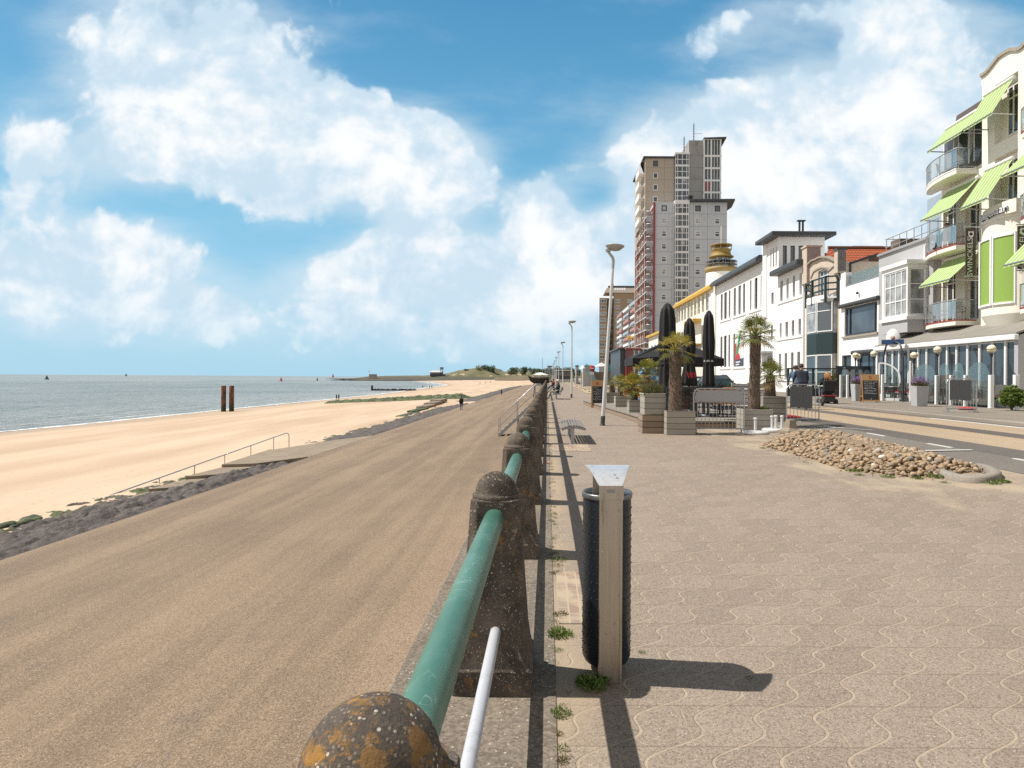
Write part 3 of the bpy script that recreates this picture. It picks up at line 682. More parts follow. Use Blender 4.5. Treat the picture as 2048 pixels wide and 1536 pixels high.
MB().box(-.020, .016, -.0365, -.035, .872, .888).build('label_plate', pm('etched_plate', (.33, .31, .30), .5, .6), bin_)
R = .116; cx, cy = -.005, .125
mb = MB(); mb.lathe([(.02, .022), (R-.035, .025), (R-.012, .044), (R, .07), (R, .81), (R, .83)], 48, (cx, cy, 0)); nb = 26
for k in range(19):
    for j in range(nb):
        th = 2*PI*(j+.5*(k % 2))/nb; zc = .095+k*.038
        mb.ell((cx+R*math.cos(th), cy+R*math.sin(th), zc), (.0038, .0038, .0038), 6, 4)
drum = mb.build('drum', M['drum'], bin_)
mb = MB(); mb.lathe([(R-.012, .16), (R-.012, .83), (R-.008, .847), (R+.001, .853), (R+.006, .845), (R+.005, .827)], 48, (cx, cy, 0)); mb.lathe([(0, .17), (R-.012, .17)], 24, (cx, cy, 0))
rim = mb.build('rim', pm('rim_steel', (.17, .17, .17), .35, .7), drum)
mb = MB(); prof = []
for i in range(13):
    s_ = i/12; hw = .052+(.112-.052)*(s_**.85); y = -.032+.175*s_; z = .905+.072*math.sin(s_*PI*.54); prof.append((hw, y, z))
vs = []
for hw, y, z in prof: vs += [(-hw-.003, y, z), (hw-.003, y, z), (hw-.003, y, z-.004), (-hw-.003, y, z-.004)]
fs = []
for i in range(12):
    for j in range(4): fs.append((i*4+j, i*4+(j+1) % 4, (i+1)*4+(j+1) % 4, (i+1)*4+j))
mb.add(vs, fs+[(3, 2, 1, 0), (48, 49, 50, 51)])
lid = mb.build('hood', M['lid'], bin_)
mb = MB(); r_ = random.Random(4)
for i in range(16): a = r_.uniform(0, 6.28); L = r_.uniform(.003, .011); mb.bar((.02, .012, .9475), (.02+L*math.cos(a), .012+L*.6*math.sin(a), .9485+L*.35*math.sin(a)), .0012, .0006)
mb.build('scratch', pm('scratch_mark', (.12, .11, .10), .8), lid)
MB().box(-.075, -.045, .10, .13, .82, .93).build('bracket', M['bstainl'], bin_)

# ================================================================== WEEDS + SMALL THINGS ON THE PAVING
M['weed'] = leafm('weed_leaf', (.07, .12, .02), (.19, .26, .05))
M['moss'] = leafm('dry_moss', (.085, .08, .02), (.17, .15, .045), .8)
def tuft(mb, x, y, r, h, n, z=0, m=0, rg=rnd):
    for _ in range(n):
        a = rg.uniform(0, 2*PI); d_ = r*math.sqrt(rg.random()); px_, py_ = x+d_*math.cos(a), y+d_*math.sin(a)
        hh = h*rg.uniform(.4, 1)*(1-.5*d_/r); b_ = rg.uniform(0, 2*PI); le = rg.uniform(.4, 1.1)*hh; w_ = rg.uniform(.12, .25)*hh
        tip = (px_+le*math.cos(b_), py_+le*math.sin(b_), z+hh); s_ = (-math.sin(b_)*w_, math.cos(b_)*w_)
        mid = (px_+le*.5*math.cos(b_), py_+le*.5*math.sin(b_), z+hh*.7)
        mb.add([(px_, py_, z), (mid[0]-s_[0], mid[1]-s_[1], mid[2]), tip, (mid[0]+s_[0], mid[1]+s_[1], mid[2])], [(0, 1, 2, 3)], m)
def weed(name, label, x, y, r, h, n, mat='weed'):
    mb = MB(); tuft(mb, x, y, r, h, n, gz(x)); o = mb.build(name, M[mat]); tag(o, label, 'weed', 'weeds in the paving joints'); return o
for (u, v, r, h, n, lab) in ((1186, 1372, .085, .075, 170, 'bushy green weed at the foot of the litter bin'), (1122, 1428, .055, .035, 160, 'small round green weed on the concrete strip nearest the camera'),
                             (1120, 1270, .085, .05, 260, 'flat green weed patch beside the second railing post'), (1282, 1305, .03, .02, 40, 'tiny weed in the groove just right of the bin'),
                             (1500, 1356, .03, .015, 40, 'tiny weed lying inside the bin shadow')):
    p = G(u, v); weed('weed', lab, p.x, p.y, r*.85, h*.8, n)
mb = MB(); y = 2.0
while y < 13:
    if rnd.random() < .62: tuft(mb, .058+rnd.uniform(-.02, .03), y, rnd.uniform(.02, .05)*(1.7 if 3.2 < y < 4.8 else 1), rnd.uniform(.008, .022)*(1.5 if 3.2 < y < 4.8 else 1), int(rnd.uniform(25, 80)*(2 if 3.2 < y < 4.8 else 1)), 0, rnd.choice((0, 1, 1)))
    y += rnd.uniform(.03, .16)
tag(mb.build('joint_moss', [M['weed'], M['moss']]), 'dry moss and weeds growing along the joint beside the coping', 'moss', None, 'stuff')
# brick patch next to the bin and under the bench
M['klinker'] = brickm('brick_patch', (.20, .13, .10), (.26, .19, .15), (.36, .29, .2), .2, .1, mort=.008)
def flatbrick(name, x0, x1, y0, y1):
    m, t, b = newmat(name); br = tex(t, 'Brick', scalev(t, posn(t), (1, 1, 1), (0, 0, 0), (0, 0, PI/2)), Scale=1.0, Mortar_Size=.006, Brick_Width=.2, Row_Height=.068)
    br.inputs['Color1'].default_value = (.26, .17, .135, 1); br.inputs['Color2'].default_value = (.30, .235, .185, 1); br.inputs['Mortar'].default_value = (.40, .32, .22, 1)
    n = E(t, tex(t, 'Noise', posn(t), Scale=5.0, Detail=6.0).outputs[0])
    c = mixc(t, n.ss(.42, .62)*.8, br.outputs[0], (.44, .35, .245))
    t.links.new(c, b.inputs['Base Color']); b.inputs['Roughness'].default_value = .9
    mb = MB(); mb.quad((x0, y0, .004), (x1, y0, .004), (x1, y1, .004), (x0, y1, .004))
    o = mb.build('brick_patch', m); struct(o)
flatbrick('klinkers', .07, .235, 3.55, 4.5); flatbrick('klinkers', .10, .85, 11.9, 13.3)
p = G(1095, 927)
mb = MB(); mb.ell((0, 0, .012), (.03, .022, .012), 8, 5); mb.ell((.02, .01, .018), (.018, .02, .015), 8, 5, 1)
o = mb.build('litter', [M['redc'], M['wpaint']]); o.location = p; tag(o, 'crumpled red and white scrap of litter on the paving beside the railing', 'litter')

# ================================================================== BENCHES
M['slat'] = pm('weathered_slat', (.19, .172, .158), .7, var=.2, scale=5, bs=70, bd=.002, grime=((.16, .14, .12), .4))
def bench(x, y, label, back=False):
    b = thing('bench', label, 'bench', (x, y, 0), 0, 'slatted benches along the railing')
    mb = MB(); n = 9; W2 = .235
    for i in range(n):
        t_ = -1+2*i/(n-1); xx = t_*W2; zz = .385-.055*abs(t_)**2.2
        mb.cbox((xx, 0, zz), (.040, 2.1, .03))
    mb.build('seat', M['slat'], b, bev=.006)
    for yy in (-.98, .98):
        mb = MB(); pts = [(-W2-.02, yy, .30), (-W2*.6, yy, .335), (0, yy, .352), (W2*.6, yy, .335), (W2+.02, yy, .30)]
        for a, c in zip(pts, pts[1:]): mb.bar(a, c, .03, .05)
        mb.build('end_bracket', M['gsteel'], b, bev=.006)
        mb = MB(); mb.cbox((-.02, yy, .17), (.075, .075, .32)); mb.cbox((-.02, yy, .008), (.18, .16, .016)); mb.build('leg', M['gsteel'], b, bev=.008)
    if back:
        mb = MB()
        for i in range(4):
            zz = .50+i*.085; mb.bar((.24+.03*i, -1.05, zz), (.24+.03*i, 1.05, zz), .03, .06)
        mb.build('backrest', M['slat'], b, bev=.006)
        for yy in (-.98, .98):
            mb = MB(); mb.tube([(.18, yy, .32), (.27, yy, .42), (.33, yy, .60), (.36, yy, .82)], .02, 8); mb.build('back_support', M['gsteel'], b)
        for yy in (-1.0, 1.0):
            mb = MB(); mb.tube([(.30, yy, .55), (.22, yy, .62), (0, yy, .58), (-.12, yy, .5), (-.12, yy, .36)], .018, 8); mb.build('armrest', M['gsteel'], b)
    return b
pb = G(1147, 888)
bench(pb.x, pb.y+1.0, 'low backless slatted grey bench alone on the paving past the litter bin')
pb2 = G(1112, 799)
bench(pb2.x+.05, pb2.y+1.0, 'slatted grey bench with backrest under the man in the white cap', True)
pb3 = G(1106, 784)
bench(pb3.x+.05, pb3.y+1.0, 'slatted grey bench with backrest far along the railing under the huddled couple', True)

# ================================================================== STREET LAMPS
M['lampw'] = pm('lamp_post_paint', (.62, .62, .61), .42, .1, var=.06, scale=3, grime=((.4, .38, .35), .3))
M['lampd'] = pm('lamp_head', (.40, .40, .38), .45, .2, var=.1)
def lamp(x, y, label, lean=0.0, first=None):
    if first is None:
        b = thing('street_lamp', label, 'street lamp', (x, y, 0), 0, 'tall white lamps along the promenade')
        mb = MB(); mb.tube([(0, 0, .28), (0, 0, 2.4), (0, 0, 4.65)], [.060, .052, .042], 14); mb.build('pole', M['lampw'], b)
        mb = MB(); mb.tube([(0, 0, 0), (0, 0, .28)], .066, 14); mb.lathe([(.085, 0), (.085, .02), (.066, .05)], 14); mb.build('base_sleeve', M['dgrey'], b)
        mb = MB(); mb.tube([(0, 0, 4.62), (0, 0, 4.86), (-.03, 0, 4.95), (-.20, 0, 5.14), (-.22, 0, 5.18)], [.045, .045, .042, .036, .036], 12); mb.build('bracket', M['lampd'], b)
        mb = MB(); mb.lathe([(.05, -.06), (.16, -.03), (.27, .06), (.285, .085), (.275, .10), (.0, .125)], 28, (.02, 0, 5.20))
        mb.lathe([(.07, -.12), (.09, -.05)], 12, (-.17, 0, 5.22))
        h = mb.build('lamp_head', M['lampd'], b)
        MB().lathe([(0, -.052), (.10, -.046)], 20, (.02, 0, 5.20)).build('lens', pm('lamp_lens', (.5, .5, .48), .2), h)
    else: b = dup(first, (x, y, 0), None, label)
    if lean: b.rotation_euler = (0, lean, 0)
    return b
LP = [(1205, 851), (1143, 796)]
p1 = G(*LP[0]); p2_ = G(*LP[1])
L0 = lamp(p1.x, p1.y, 'nearest white street lamp, leaning to the right, bowl-shaped head against the sky', math.radians(3.4))
words = ['second white street lamp, upright beside the occupied bench', 'third white street lamp along the paving, before the white stair', 'fourth white street lamp along the paving', 'fifth white street lamp along the paving, thin with distance',
         'sixth white street lamp along the paving, thin with distance', 'seventh white street lamp in the receding row', 'eighth white street lamp in the receding row', 'ninth and farthest white street lamp in the receding row']
for i, wd in enumerate(words):
    q = lamp(p2_.x+.005*i, p2_.y+25.2*i, wd, 0, L0); q.rotation_euler = (0, 0, 0)

# ================================================================== STAIR OVER THE SEA WALL
YG = YP0+DYP*(GATE+.5)
st = thing('steel_staircase', 'grey steel stair with handrails dropping from the railing gap to the tan apron', 'staircase', (-.72, YG, 0))
for s_ in (-1, 1):
    mb = MB(); mb.bar((0, s_*.62, -.02), (-2.1, s_*.62, -1.99), .05, .16); mb.build('stringer', M['gsteel'], st)
    mb = MB()
    A = Vector((.35, s_*.62, 1.0)); B_ = Vector((0, s_*.62, 1.0)); C_ = Vector((-2.1, s_*.62, -1.0))
    mb.tube([A, B_, C_, C_+Vector((0, 0, -.5))], .021, 8); mb.tube([A-Vector((0, 0, .5)), B_-Vector((0, 0, .5)), C_-Vector((0, 0, .5))], .017, 8)
    for t_ in (0, .5, 1): q = B_+(C_-B_)*t_; mb.tube([q, q-Vector((0, 0, 1.02))], .021, 8)
    mb.tube([A, A-Vector((0, 0, 1.0))], .021, 8)
    mb.build('handrail', M['steel'], st)
for k in range(9):
    f = (k+.5)/9; MB().cbox((-2.1*f, 0, -.02-1.97*f), (.26, 1.2, .03)).build('tread', M['gsteel'], st)
mb = MB()
for s_ in (-.5, .5): mb.bar((-1.0, s_, -.95), (-1.0, s_, -2.05), .08, .08)
mb.build('support_leg', M['gsteel'], st)

# ================================================================== BEACH STEPS + HANDRAILS
M['stepc'] = grit_mat('step_concrete', (.25, .20, .145), (.34, .275, .20), amt=.5, big=1.2)
bs_ = thing('beach_steps', 'broad concrete steps descending beside the dark stones to the sand', 'steps', (-15, 26, -3.4))
fpx = [(443, 929, 514, 927, -2.95), (370, 953, 436, 949, -3.12), (296, 978, 358, 974, -3.28), (233, 1001, 285, 997, -3.42)]
fr4 = [(atZ(a, b, z), atZ(c, d, z), z) for a, b, c, d, z in fpx]; back = (Vector((-16.3, 36.6, 0)), Vector((AX-.1, 33.5, 0)))
for i, (l, r, z) in enumerate(fr4):
    bl, br = back if i == 0 else (fr4[i-1][0], fr4[i-1][1]); e = .25
    mb = MB(); mb.extr([(l.x, l.y, z), (r.x, r.y, z+.01), (br.x, br.y+e, z+.03), (bl.x, bl.y+e, z+.03)], (0, 0, -.6)); mb.build('step', M['stepc'], bs_, world=True, bev=.02, bseg=1)
mb = MB(); mb.extr([(AX+.03, 33.0, -2.886), (AX+.03, 45.5, -2.886), (-14.6, 43.5, -3.02), (-16.4, 37.2, -3.0), (-16.3, 36.2, -2.985), (AX-.1, 33.4, -2.93)][::-1], (0, 0, -.35)); mb.build('landing', M['stepc'], bs_, world=True)
def beach_rail(name, label, ptspx, X0, X1, n, hh=.95):
    b = thing(name, label, 'handrail', (0, 0, 0)); A = atX(*ptspx[0], X0); B_ = atX(*ptspx[1], X1)
    b.location = (B_.x, B_.y, B_.z-1.2)
    mb = MB(); dirv = (A-B_).normalized()
    top = A; pts = [A-dirv*.35-Vector((0, 0, .0)), B_]
    mb.tube([A+Vector((0, .62, -.95)), A+Vector((0, .62, -.25)), A+Vector((0, .52, -.06)), A+Vector((0, .30, .0)), A, B_], .030, 10)
    mb.build('rail', M['steel'], b, world=True)
    for i in range(n):
        q = A+(B_-A)*((i+.55)/(n+.15)); mb = MB(); mb.tube([q, (q.x, q.y, q.z-hh)], .026, 8); mb.build('post', M['steel'], b, world=True)
    return b
beach_rail('handrail', 'long bent tube handrail sloping down beside the nearer concrete beach steps', ((570, 867), (177, 1006)), -16.75, -18.3, 6)
q1 = atZ(880, 790, -2.3); q2 = atZ(806, 831, -3.5)
beach_rail('handrail', 'shorter tube handrail on the far beach steps by the green groyne', ((878, 791), (806, 832)), q1.x, q2.x, 6)
fs_ = thing('beach_steps', 'far concrete beach steps with algae at the foot beside the second stone band', 'steps', (q1.x, q1.y, -3.4))
for k in range(5):
    f0, f1 = k/5, (k+1)/5; a = q1.lerp(q2, f0); c = q1.lerp(q2, f1); z = -3.0-.14*k
    mb = MB(); mb.box(a.x-.2, a.x+1.5-.15*k, c.y, a.y, z-.6, z); mb.build('step', M['stepc'] if k < 3 else M['algae'], fs_, world=True)
pst = G(1003, 785); mb = MB(); p_ = atZ(1003, 788, -2.6); mb.cbox((p_.x, p_.y, p_.z+.5), (.3, .3, 1.1)); mb.ell((p_.x, p_.y, p_.z+1.05), (.16, .16, .1), 8, 5)
tag(mb.build('bollard', M['dgrey']), 'short dark bollard standing alone on the far tan apron', 'bollard')
mb = MB(); r_ = random.Random(8)
for i in range(60):
    y = r_.uniform(14, 21.5); f = (y-14)/7.5; x = -17.35-.1*f+r_.uniform(-.35, .25); s_ = r_.uniform(.10, .26)
    mb.ell((x, y, beachz(x, y)+.02), (s_, s_*1.3, s_*.55), 7, 5)
tag(mb.build('algae_stones', M['algae']), 'bright green algae-coated stones along the foot of the dark revetment', 'stones', None, 'stuff')

# ================================================================== THINGS IN THE WATER
def rust_mat():
    m, t, b = newmat('rusted_pile'); p = posn(t)
    s = t.nodes.new('ShaderNodeSeparateXYZ'); t.links.new(p, s.inputs[0]); z = E(t, s.outputs[2])
    n = E(t, tex(t, 'Noise', scalev(t, p, (2, 2, .6)), Scale=1.5, Detail=8.0, Roughness=.7).outputs[0])
    c = mixc(t, n.ss(.35, .65), (.05, .035, .03), (.24, .085, .035)); c = mixc(t, n.ss(.62, .7)*.7, c, (.42, .33, .25))
    c = mixc(t, 1.0-(z+n).ss(-4.2, -2.6), c, (.035, .04, .022)); t.links.new(c, b.inputs['Base Color']); b.inputs['Roughness'].default_value = .85; bump(t, b, n, .05, .6); return m
M['rust'] = rust_mat()
for (u, lab) in ((447, 'left of two tall rusty steel mooring piles at the waterline'), (463, 'right of two tall rusty steel mooring piles at the waterline')):
    p = atZ(u, 826, -5.6); mb = MB(); mb.lathe([(.43, 0), (.43, 5.35), (.40, 5.40), (.0, 5.42)], 20); o = mb.build('mooring_pile', M['rust']); o.location = (p.x, p.y, -5.9); tag(o, lab, 'pile', 'rusty mooring piles')
def buoy(u, v, h, kind, label, col):
    p = atZ(u, v, -5.6); b = thing('buoy', label, 'buoy', (p.x, p.y, -5.6)); s_ = h*p.y/F
    mb = MB(); mb.lathe([(.0, -.1), (.42, -.05), (.45, .10), (.40, .2), (.14, .24)], 14); mb.xf(Matrix.Scale(s_, 4)); mb.build('float', M[col], b)
    mb = MB()
    if kind == 'cone': mb.lathe([(.33, .24), (.30, .30), (.03, .92), (0, 1.0)], 10)
    else: mb.lathe([(.16, .24), (.22, .34), (.22, .72), (.10, .76), (.10, .9), (.18, .92), (.16, 1.0), (0, 1.0)], 10)
    mb.xf(Matrix.Scale(s_, 4)); mb.build('topmark', M[col], b)
M['bgreen'] = pm('buoy_green', (.008, .085, .07), .5, var=.2); M['bred'] = pm('buoy_red', (.42, .04, .02), .5, var=.2)
buoy(93.5, 759, 9, 'cone', 'largest green conical buoy, far left on the sea', 'bgreen'); buoy(252, 752.2, 5, 'can', 'small green buoy on the sea right of the largest one', 'bgreen')
buoy(562, 762.5, 7.5, 'can', 'red can buoy on the sea right of the rusty piles', 'bred'); buoy(666, 755, 6.5, 'can', 'second red buoy, near the headland', 'bred')
buoy(634.5, 761, 5, 'can', 'thin dark post buoy between the two red buoys', 'blackp'); buoy(378, 749.4, 2.5, 'can', 'tiny dark buoy near the horizon, between the green buoys and the piles', 'blackp'); buoy(617, 751, 2.5, 'can', 'tiny dark buoy on the horizon, close to the red buoys', 'blackp')
# row of short wooden groyne piles
a = atZ(743, 781, -5.6); c = atZ(832, 780, -5.2)
M['oldwood'] = pm('tarred_wood', (.035, .03, .026), .85, var=.3)
for i in range(46):
    f = i/45; q = a.lerp(c, f); mb = MB(); h = .9+rnd.uniform(-.25, .2) if i > 1 else 2.6
    mb.lathe([(.33, -.5), (.30, h), (.2, h+.08), (0, h+.1)], 7); o = mb.build('groyne_pile', M['oldwood']); o.location = (q.x, q.y+rnd.uniform(-.5, .5), -5.7)
    tag(o, 'tall dark wooden pile at the seaward end of the far pile row' if i < 2 else 'short dark wooden pile in the low row standing in the far shallows', 'pile', 'tall end piles' if i < 2 else 'row of short groyne piles')
# ================================================================== BUILDINGS
def mpX(X): return lambda s, z, d: (X+d, s, z)
def mpY(Y): return lambda s, z, d: (s, Y+d, z)
def mbox(mb, mp, s0, s1, z0, z1, d0, d1, m=0):
    vs = [mp(s, z, d) for d in (d0, d1) for z in (z0, z1) for s in (s0, s1)]
    return mb.add(vs, [(0, 1, 3, 2), (4, 6, 7, 5), (0, 4, 5, 1), (2, 3, 7, 6), (0, 2, 6, 4), (1, 5, 7, 3)], m)
def wall(mb, mp, s0, s1, z0, z1, holes, dep=.22, m=0, rm=None):
    holes = [h for h in holes if h[0] < s1 and h[1] > s0]
    ss = sorted(set([s0, s1]+[h[i] for h in holes for i in (0, 1) if s0 < h[i] < s1])); zs = sorted(set([z0, z1]+[h[i] for h in holes for i in (2, 3) if z0 < h[i] < z1]))
    for a, b in zip(ss, ss[1:]):
        for c, d in zip(zs, zs[1:]):
            ms, mz = (a+b)/2, (c+d)/2
            if any(h[0] < ms < h[1] and h[2] < mz < h[3] for h in holes): continue
            mb.add([mp(a, c, 0), mp(b, c, 0), mp(b, d, 0), mp(a, d, 0)], [(0, 1, 2, 3)], m)
    for h in holes:
        dd = h[4] if len(h) > 4 else dep; r_ = m if rm is None else rm
        a, b, c, d = h[:4]
        for p, q in (((a, c), (b, c)), ((b, c), (b, d)), ((b, d), (a, d)), ((a, d), (a, c))):
            mb.add([mp(*p, 0), mp(*q, 0), mp(*q, dd), mp(*p, dd)], [(0, 1, 2, 3)], r_)
        mb.add([mp(a, c, dd), mp(b, c, dd), mp(b, d, dd), mp(a, d, dd)], [(0, 1, 2, 3)], r_)
def shellX(mb, X, y0, y1, z0, z1, holes, XB, dep=.22, m=0):
    wall(mb, mpX(X), y0, y1, z0, z1, holes, dep, m)
    for y in (y0, y1): mb.quad((X, y, z0), (XB, y, z0), (XB, y, z1), (X, y, z1), m)
    mb.quad((X, y0, z1), (XB, y0, z1), (XB, y1, z1), (X, y1, z1), m); mb.quad((XB, y0, z0), (XB, y1, z0), (XB, y1, z1), (XB, y0, z1), m)
def cols(mb, gp, zb, dep=.35):
    for p, q in zip(gp, gp[1:]):
        for d in (0, dep): mb.quad((p[0]+d, p[1], zb), (q[0]+d, q[1], zb), (q[0]+d, q[1], max(zb, q[2])), (p[0]+d, p[1], max(zb, p[2])))
        mb.quad(p, q, (q[0]+dep, q[1], q[2]), (p[0]+dep, p[1], p[2]))
def window(root, mp, h, d=.18, frame='wpaint', pane='glass', cols=1, rows=1, fw=.06, sill=None, rowsplit=None, name='window'):
    a, b, c, e = h[:4]; mb = MB()
    for x0, x1, z0, z1 in ((a, a+fw, c, e), (b-fw, b, c, e), (a+fw, b-fw, c, c+fw), (a+fw, b-fw, e-fw, e)): mbox(mb, mp, x0, x1, z0, z1, d-.05, d-.003)
    for i in range(1, cols): x = a+(b-a)*i/cols; mbox(mb, mp, x-fw*.4, x+fw*.4, c+fw, e-fw, d-.045, d-.003)
    zz = [c+(e-c)*i/rows for i in range(1, rows)] if rowsplit is None else [c+(e-c)*q for q in rowsplit]
    for z in zz: mbox(mb, mp, a+fw, b-fw, z-fw*.4, z+fw*.4, d-.043, d-.003)
    w = mb.build(name, M[frame], root, world=True)
    p_ = MB(); p_.add([mp(a+.01, c+.01, d-.012), mp(b-.01, c+.01, d-.012), mp(b-.01, e-.01, d-.012), mp(a+.01, e-.01, d-.012)], [(0, 1, 2, 3)]); p_.build('pane', M[pane], w, world=True)
    if sill:
        s_ = MB(); mbox(s_, mp, a-.06, b+.06, c-.09, c-.003, -.06, .02); s_.build('sill', M[sill], w, world=True)
    return w
def rX(uL, vT, vB, uR, X):
    vm = (vT+vB)/2; return (atX(uR, vm, X).y, atX(uL, vm, X).y, atX(uL, vB, X).z, atX(uL, vT, X).z)
def yX(u, X, v=620): return atX(u, v, X).y
def zX(u, v, X): return atX(u, v, X).z
def bld(name, label, loc, cat='building'): return thing(name, label, cat, loc)
XF = 20.0
yHT0, yHTg, yGH0, yGH1, yWM1, yBH1, yTB1, yLW1, yCB1 = 15.0, yX(1962, XF), yX(1866, XF), yX(1757, XF), yX(1679, XF), yX(1612, XF), yX(1531, XF), yX(1433, XF), yX(1352, XF)
print('YS', yHTg, yGH0, yGH1, yWM1, yBH1, yTB1, yLW1, yCB1)

# ---- long white building
b = bld('white_building', 'long white building with tall grouped windows and a dark sloping eave, poster on its front', (XF, yTB1, .3))
zt1, zb1 = zX(1443, 588.5, XF), zX(1443, 641, XF); zt2, zb2 = zX(1443, 673, XF), zX(1443, 735, XF)
zg = zX(1432, 573, XF)
uu = [(1441.2, 1445.2), (1448.2, 1453.4), (1457.2, 1460.6), (1467.1, 1471.4), (1476.4, 1481.6), (1485.8, 1489.8), (1499.4, 1502.7), (1508.7, 1514.6), (1520.8, 1524.5)]
holes = []
for i, (a, c) in enumerate(uu):
    ya, yb = yX(c, XF), yX(a, XF)
    holes.append((ya, yb, zb1, zt1, .20))
    if i < 4 or i > 5: holes.append((ya, yb, zb2, zt2, .20))
mb = MB(); shellX(mb, XF, yTB1+.4, yLW1, .25, zg, holes, 32)
mbox(mb, mpX(XF), yTB1, yTB1+.75, .25, zX(1531, 486, XF), -.12, 1.2)
for hs in (holes[0::1],): pass
for j in range(3):
    for (zb, zt) in ((zb1, zt1), (zb2, zt2)):
        y0 = yX(uu[j*3+2][1], XF)-.25; y1 = yX(uu[j*3][0], XF)+.25; mbox(mb, mpX(XF), y0, y1, zb-.22, zb-.004, -.09, .1)
mb.build('wall', M['white'], b, world=True)
for h in holes: window(b, mpX(XF), h, .19, 'dgrey', 'curtain' if rnd.random() < .3 else 'glass', 1, 1, .05, None, (.5,))
mb = MB(); mb.extr([(XF-.75, yTB1+.55, zg-.05), (XF-.75, yTB1+.55, zg+.18), (XF-.45, yTB1+.55, zg+.55), (33, yTB1+.55, zg+1.0), (33, yTB1+.55, zg+.02), (XF-.1, yTB1+.55, zg+.02)], (0, yLW1-yTB1-.2, 0)); mb.build('roof', M['dgrey'], b, world=True)
yp0, yp1 = yX(1488.6, XF), yX(1471.4, XF); zp0, zp1 = zX(1472, 734, XF), zX(1472, 664, XF)
mp = mpX(XF); mb = MB(); mbox(mb, mp, yp0, yp1, zp0, zp1, -.05, -.01)
W_, H_ = yp1-yp0, zp1-zp0
def pq(pts, m, d): mb.add([mp(yp1-W_*x, zp1-H_*y, -.05-d) for x, y in pts], [tuple(range(len(pts)))], m)
pq([(.55, 0), (.78, 0), (.30, .78), (.02, .72)], 1, .006)
pq([(.35+.28*math.cos(a*.4), .78+.17*math.sin(a*.4)) for a in range(16)], 2, .010); pq([(.0, .35), (.18, .30), (.22, .95), (0, .95)], 2, .004)
pq([(.06, .80), (1, .76), (1, 1), (.02, 1)], 3, .014)
for i, yy in enumerate((.85, .92)): pq([(.12, yy), (.62-.1*i, yy-.01), (.62-.1*i, yy+.025), (.12, yy+.035)], 0, .018)
for i in range(4): pq([(.82, .12+i*.1), (.95, .11+i*.1), (.95, .14+i*.1), (.82, .15+i*.1)], 2 if i != 2 else 3, .006)
tag(mb.build('poster', [M['wpaint'], pm('poster_green', (.06, .28, .12), .6), pm('poster_red', (.5, .05, .05), .6), pm('poster_slate', (.06, .075, .12), .6)]), 'tall white, red and green poster on the long white building, dark block at its foot', 'poster')

# ---- white building with square tower
b = bld('white_tower_building', 'white building with a square roof tower under a flat dark overhanging roof', (XF, yBH1, .3))
zc = zX(1611, 528, XF)-.05
H = []
def addrow(us, vt, vb, us0):
    zt, zb = zX(us0, vt, XF), zX(us0, vb, XF)
    for a, c in us: H.append((yX(c, XF), yX(a, XF), zb, zt, .22))
addrow([(1542.5, 1547), (1560, 1565), (1572.5, 1577), (1585, 1589.6), (1598.3, 1603.2)], 562, 603, 1562)
addrow([(1542, 1546), (1559.5, 1563.5), (1571, 1576), (1583.5, 1588.6), (1597, 1602)], 646, 676, 1562)
addrow([(1558.5, 1562.5), (1569.8, 1574.6), (1582.4, 1587.5), (1595, 1600.5)], 707, 757, 1562)
mb = MB(); shellX(mb, XF, yBH1+.02, yTB1, .25, zc, H, 32)
for vt_, zz in ((0, H[0][2]), (1, H[5][2]), (2, H[10][2])): mbox(mb, mpX(XF), yX(1604, XF)-.1, yX(1557, XF)+.2, zz-.2, zz-.004, -.08, .1)
yT = yX(1556.5, XF); zr = zX(1550, 478, XF)
TW = []
for a, c in ((1540, 1542), (1544.8, 1547.2), (1550.4, 1552.6)): TW.append((yX(c, XF), yX(a, XF), zX(1541, 537, XF), zX(1541, 499, XF), .2))
wall(mb, mpX(XF+.01), yT, yTB1-.1, zc-1.2, zr, TW, .2)
x1 = XF+4.0; TF = []
for a, c in ((1565.6, 1573.9), (1580.8, 1590), (1596.9, 1606.2)): TF.append((P(a, 520, yT).x, P(c, 520, yT).x, P(1570, 532, yT).z, P(1570, 491, yT).z, .2))
wall(mb, mpY(yT), XF+.01, x1, zc-1.2, zr, TF, .2)
mb.quad((x1, yT, zc-1.2), (x1, yTB1, zc-1.2), (x1, yTB1, zr), (x1, yT, zr)); mb.quad((XF, yTB1-.1, zc-1.2), (x1, yTB1-.1, zc-1.2), (x1, yTB1-.1, zr), (XF, yTB1-.1, zr))
mbox(mb, mpX(XF), yX(1534, XF), yX(1528, XF), 7, zX(1531, 489, XF), -.1, .6)
mb.build('wall', M['white'], b, world=True)
for h in H: window(b, mpX(XF), h, .21, 'dgrey', 'curtain' if rnd.random() < .3 else 'glass', 1, 1, .05, None, (.5,))
for h in TW: window(b, mpX(XF+.01), h, .15, 'anth', 'glass', 1, 1, .05)
for h in TF: window(b, mpY(yT), h, .15, 'anth', 'glass', 1, 1, .06)
mb = MB(); mb.box(XF-.85, x1+.7, yT-.75, yTB1+.5, zr, zr+.34); mb.build('roof', M['dgrey'], b, world=True, bev=.06)
mb = MB(); mb.box(XF-.75, XF+1.6, yBH1+.05, yT+.2, zc, zc+.45); mb.build('cornice', M['dgrey'], b, world=True, bev=.10)
mb = MB(); cxp = XF+2.2; mb.tube([(cxp, yT+1, zr+.4), (cxp, yT+1, zr+1.6)], .09, 10); mb.tube([(cxp+.3, yT+1, zr+.4), (cxp+.3, yT+1, zr+1.6)], .09, 10); mb.box(cxp-.2, cxp+.5, yT+.85, yT+1.15, zr+1.6, zr+1.7); mb.build('chimney', M['anth'], b, world=True)
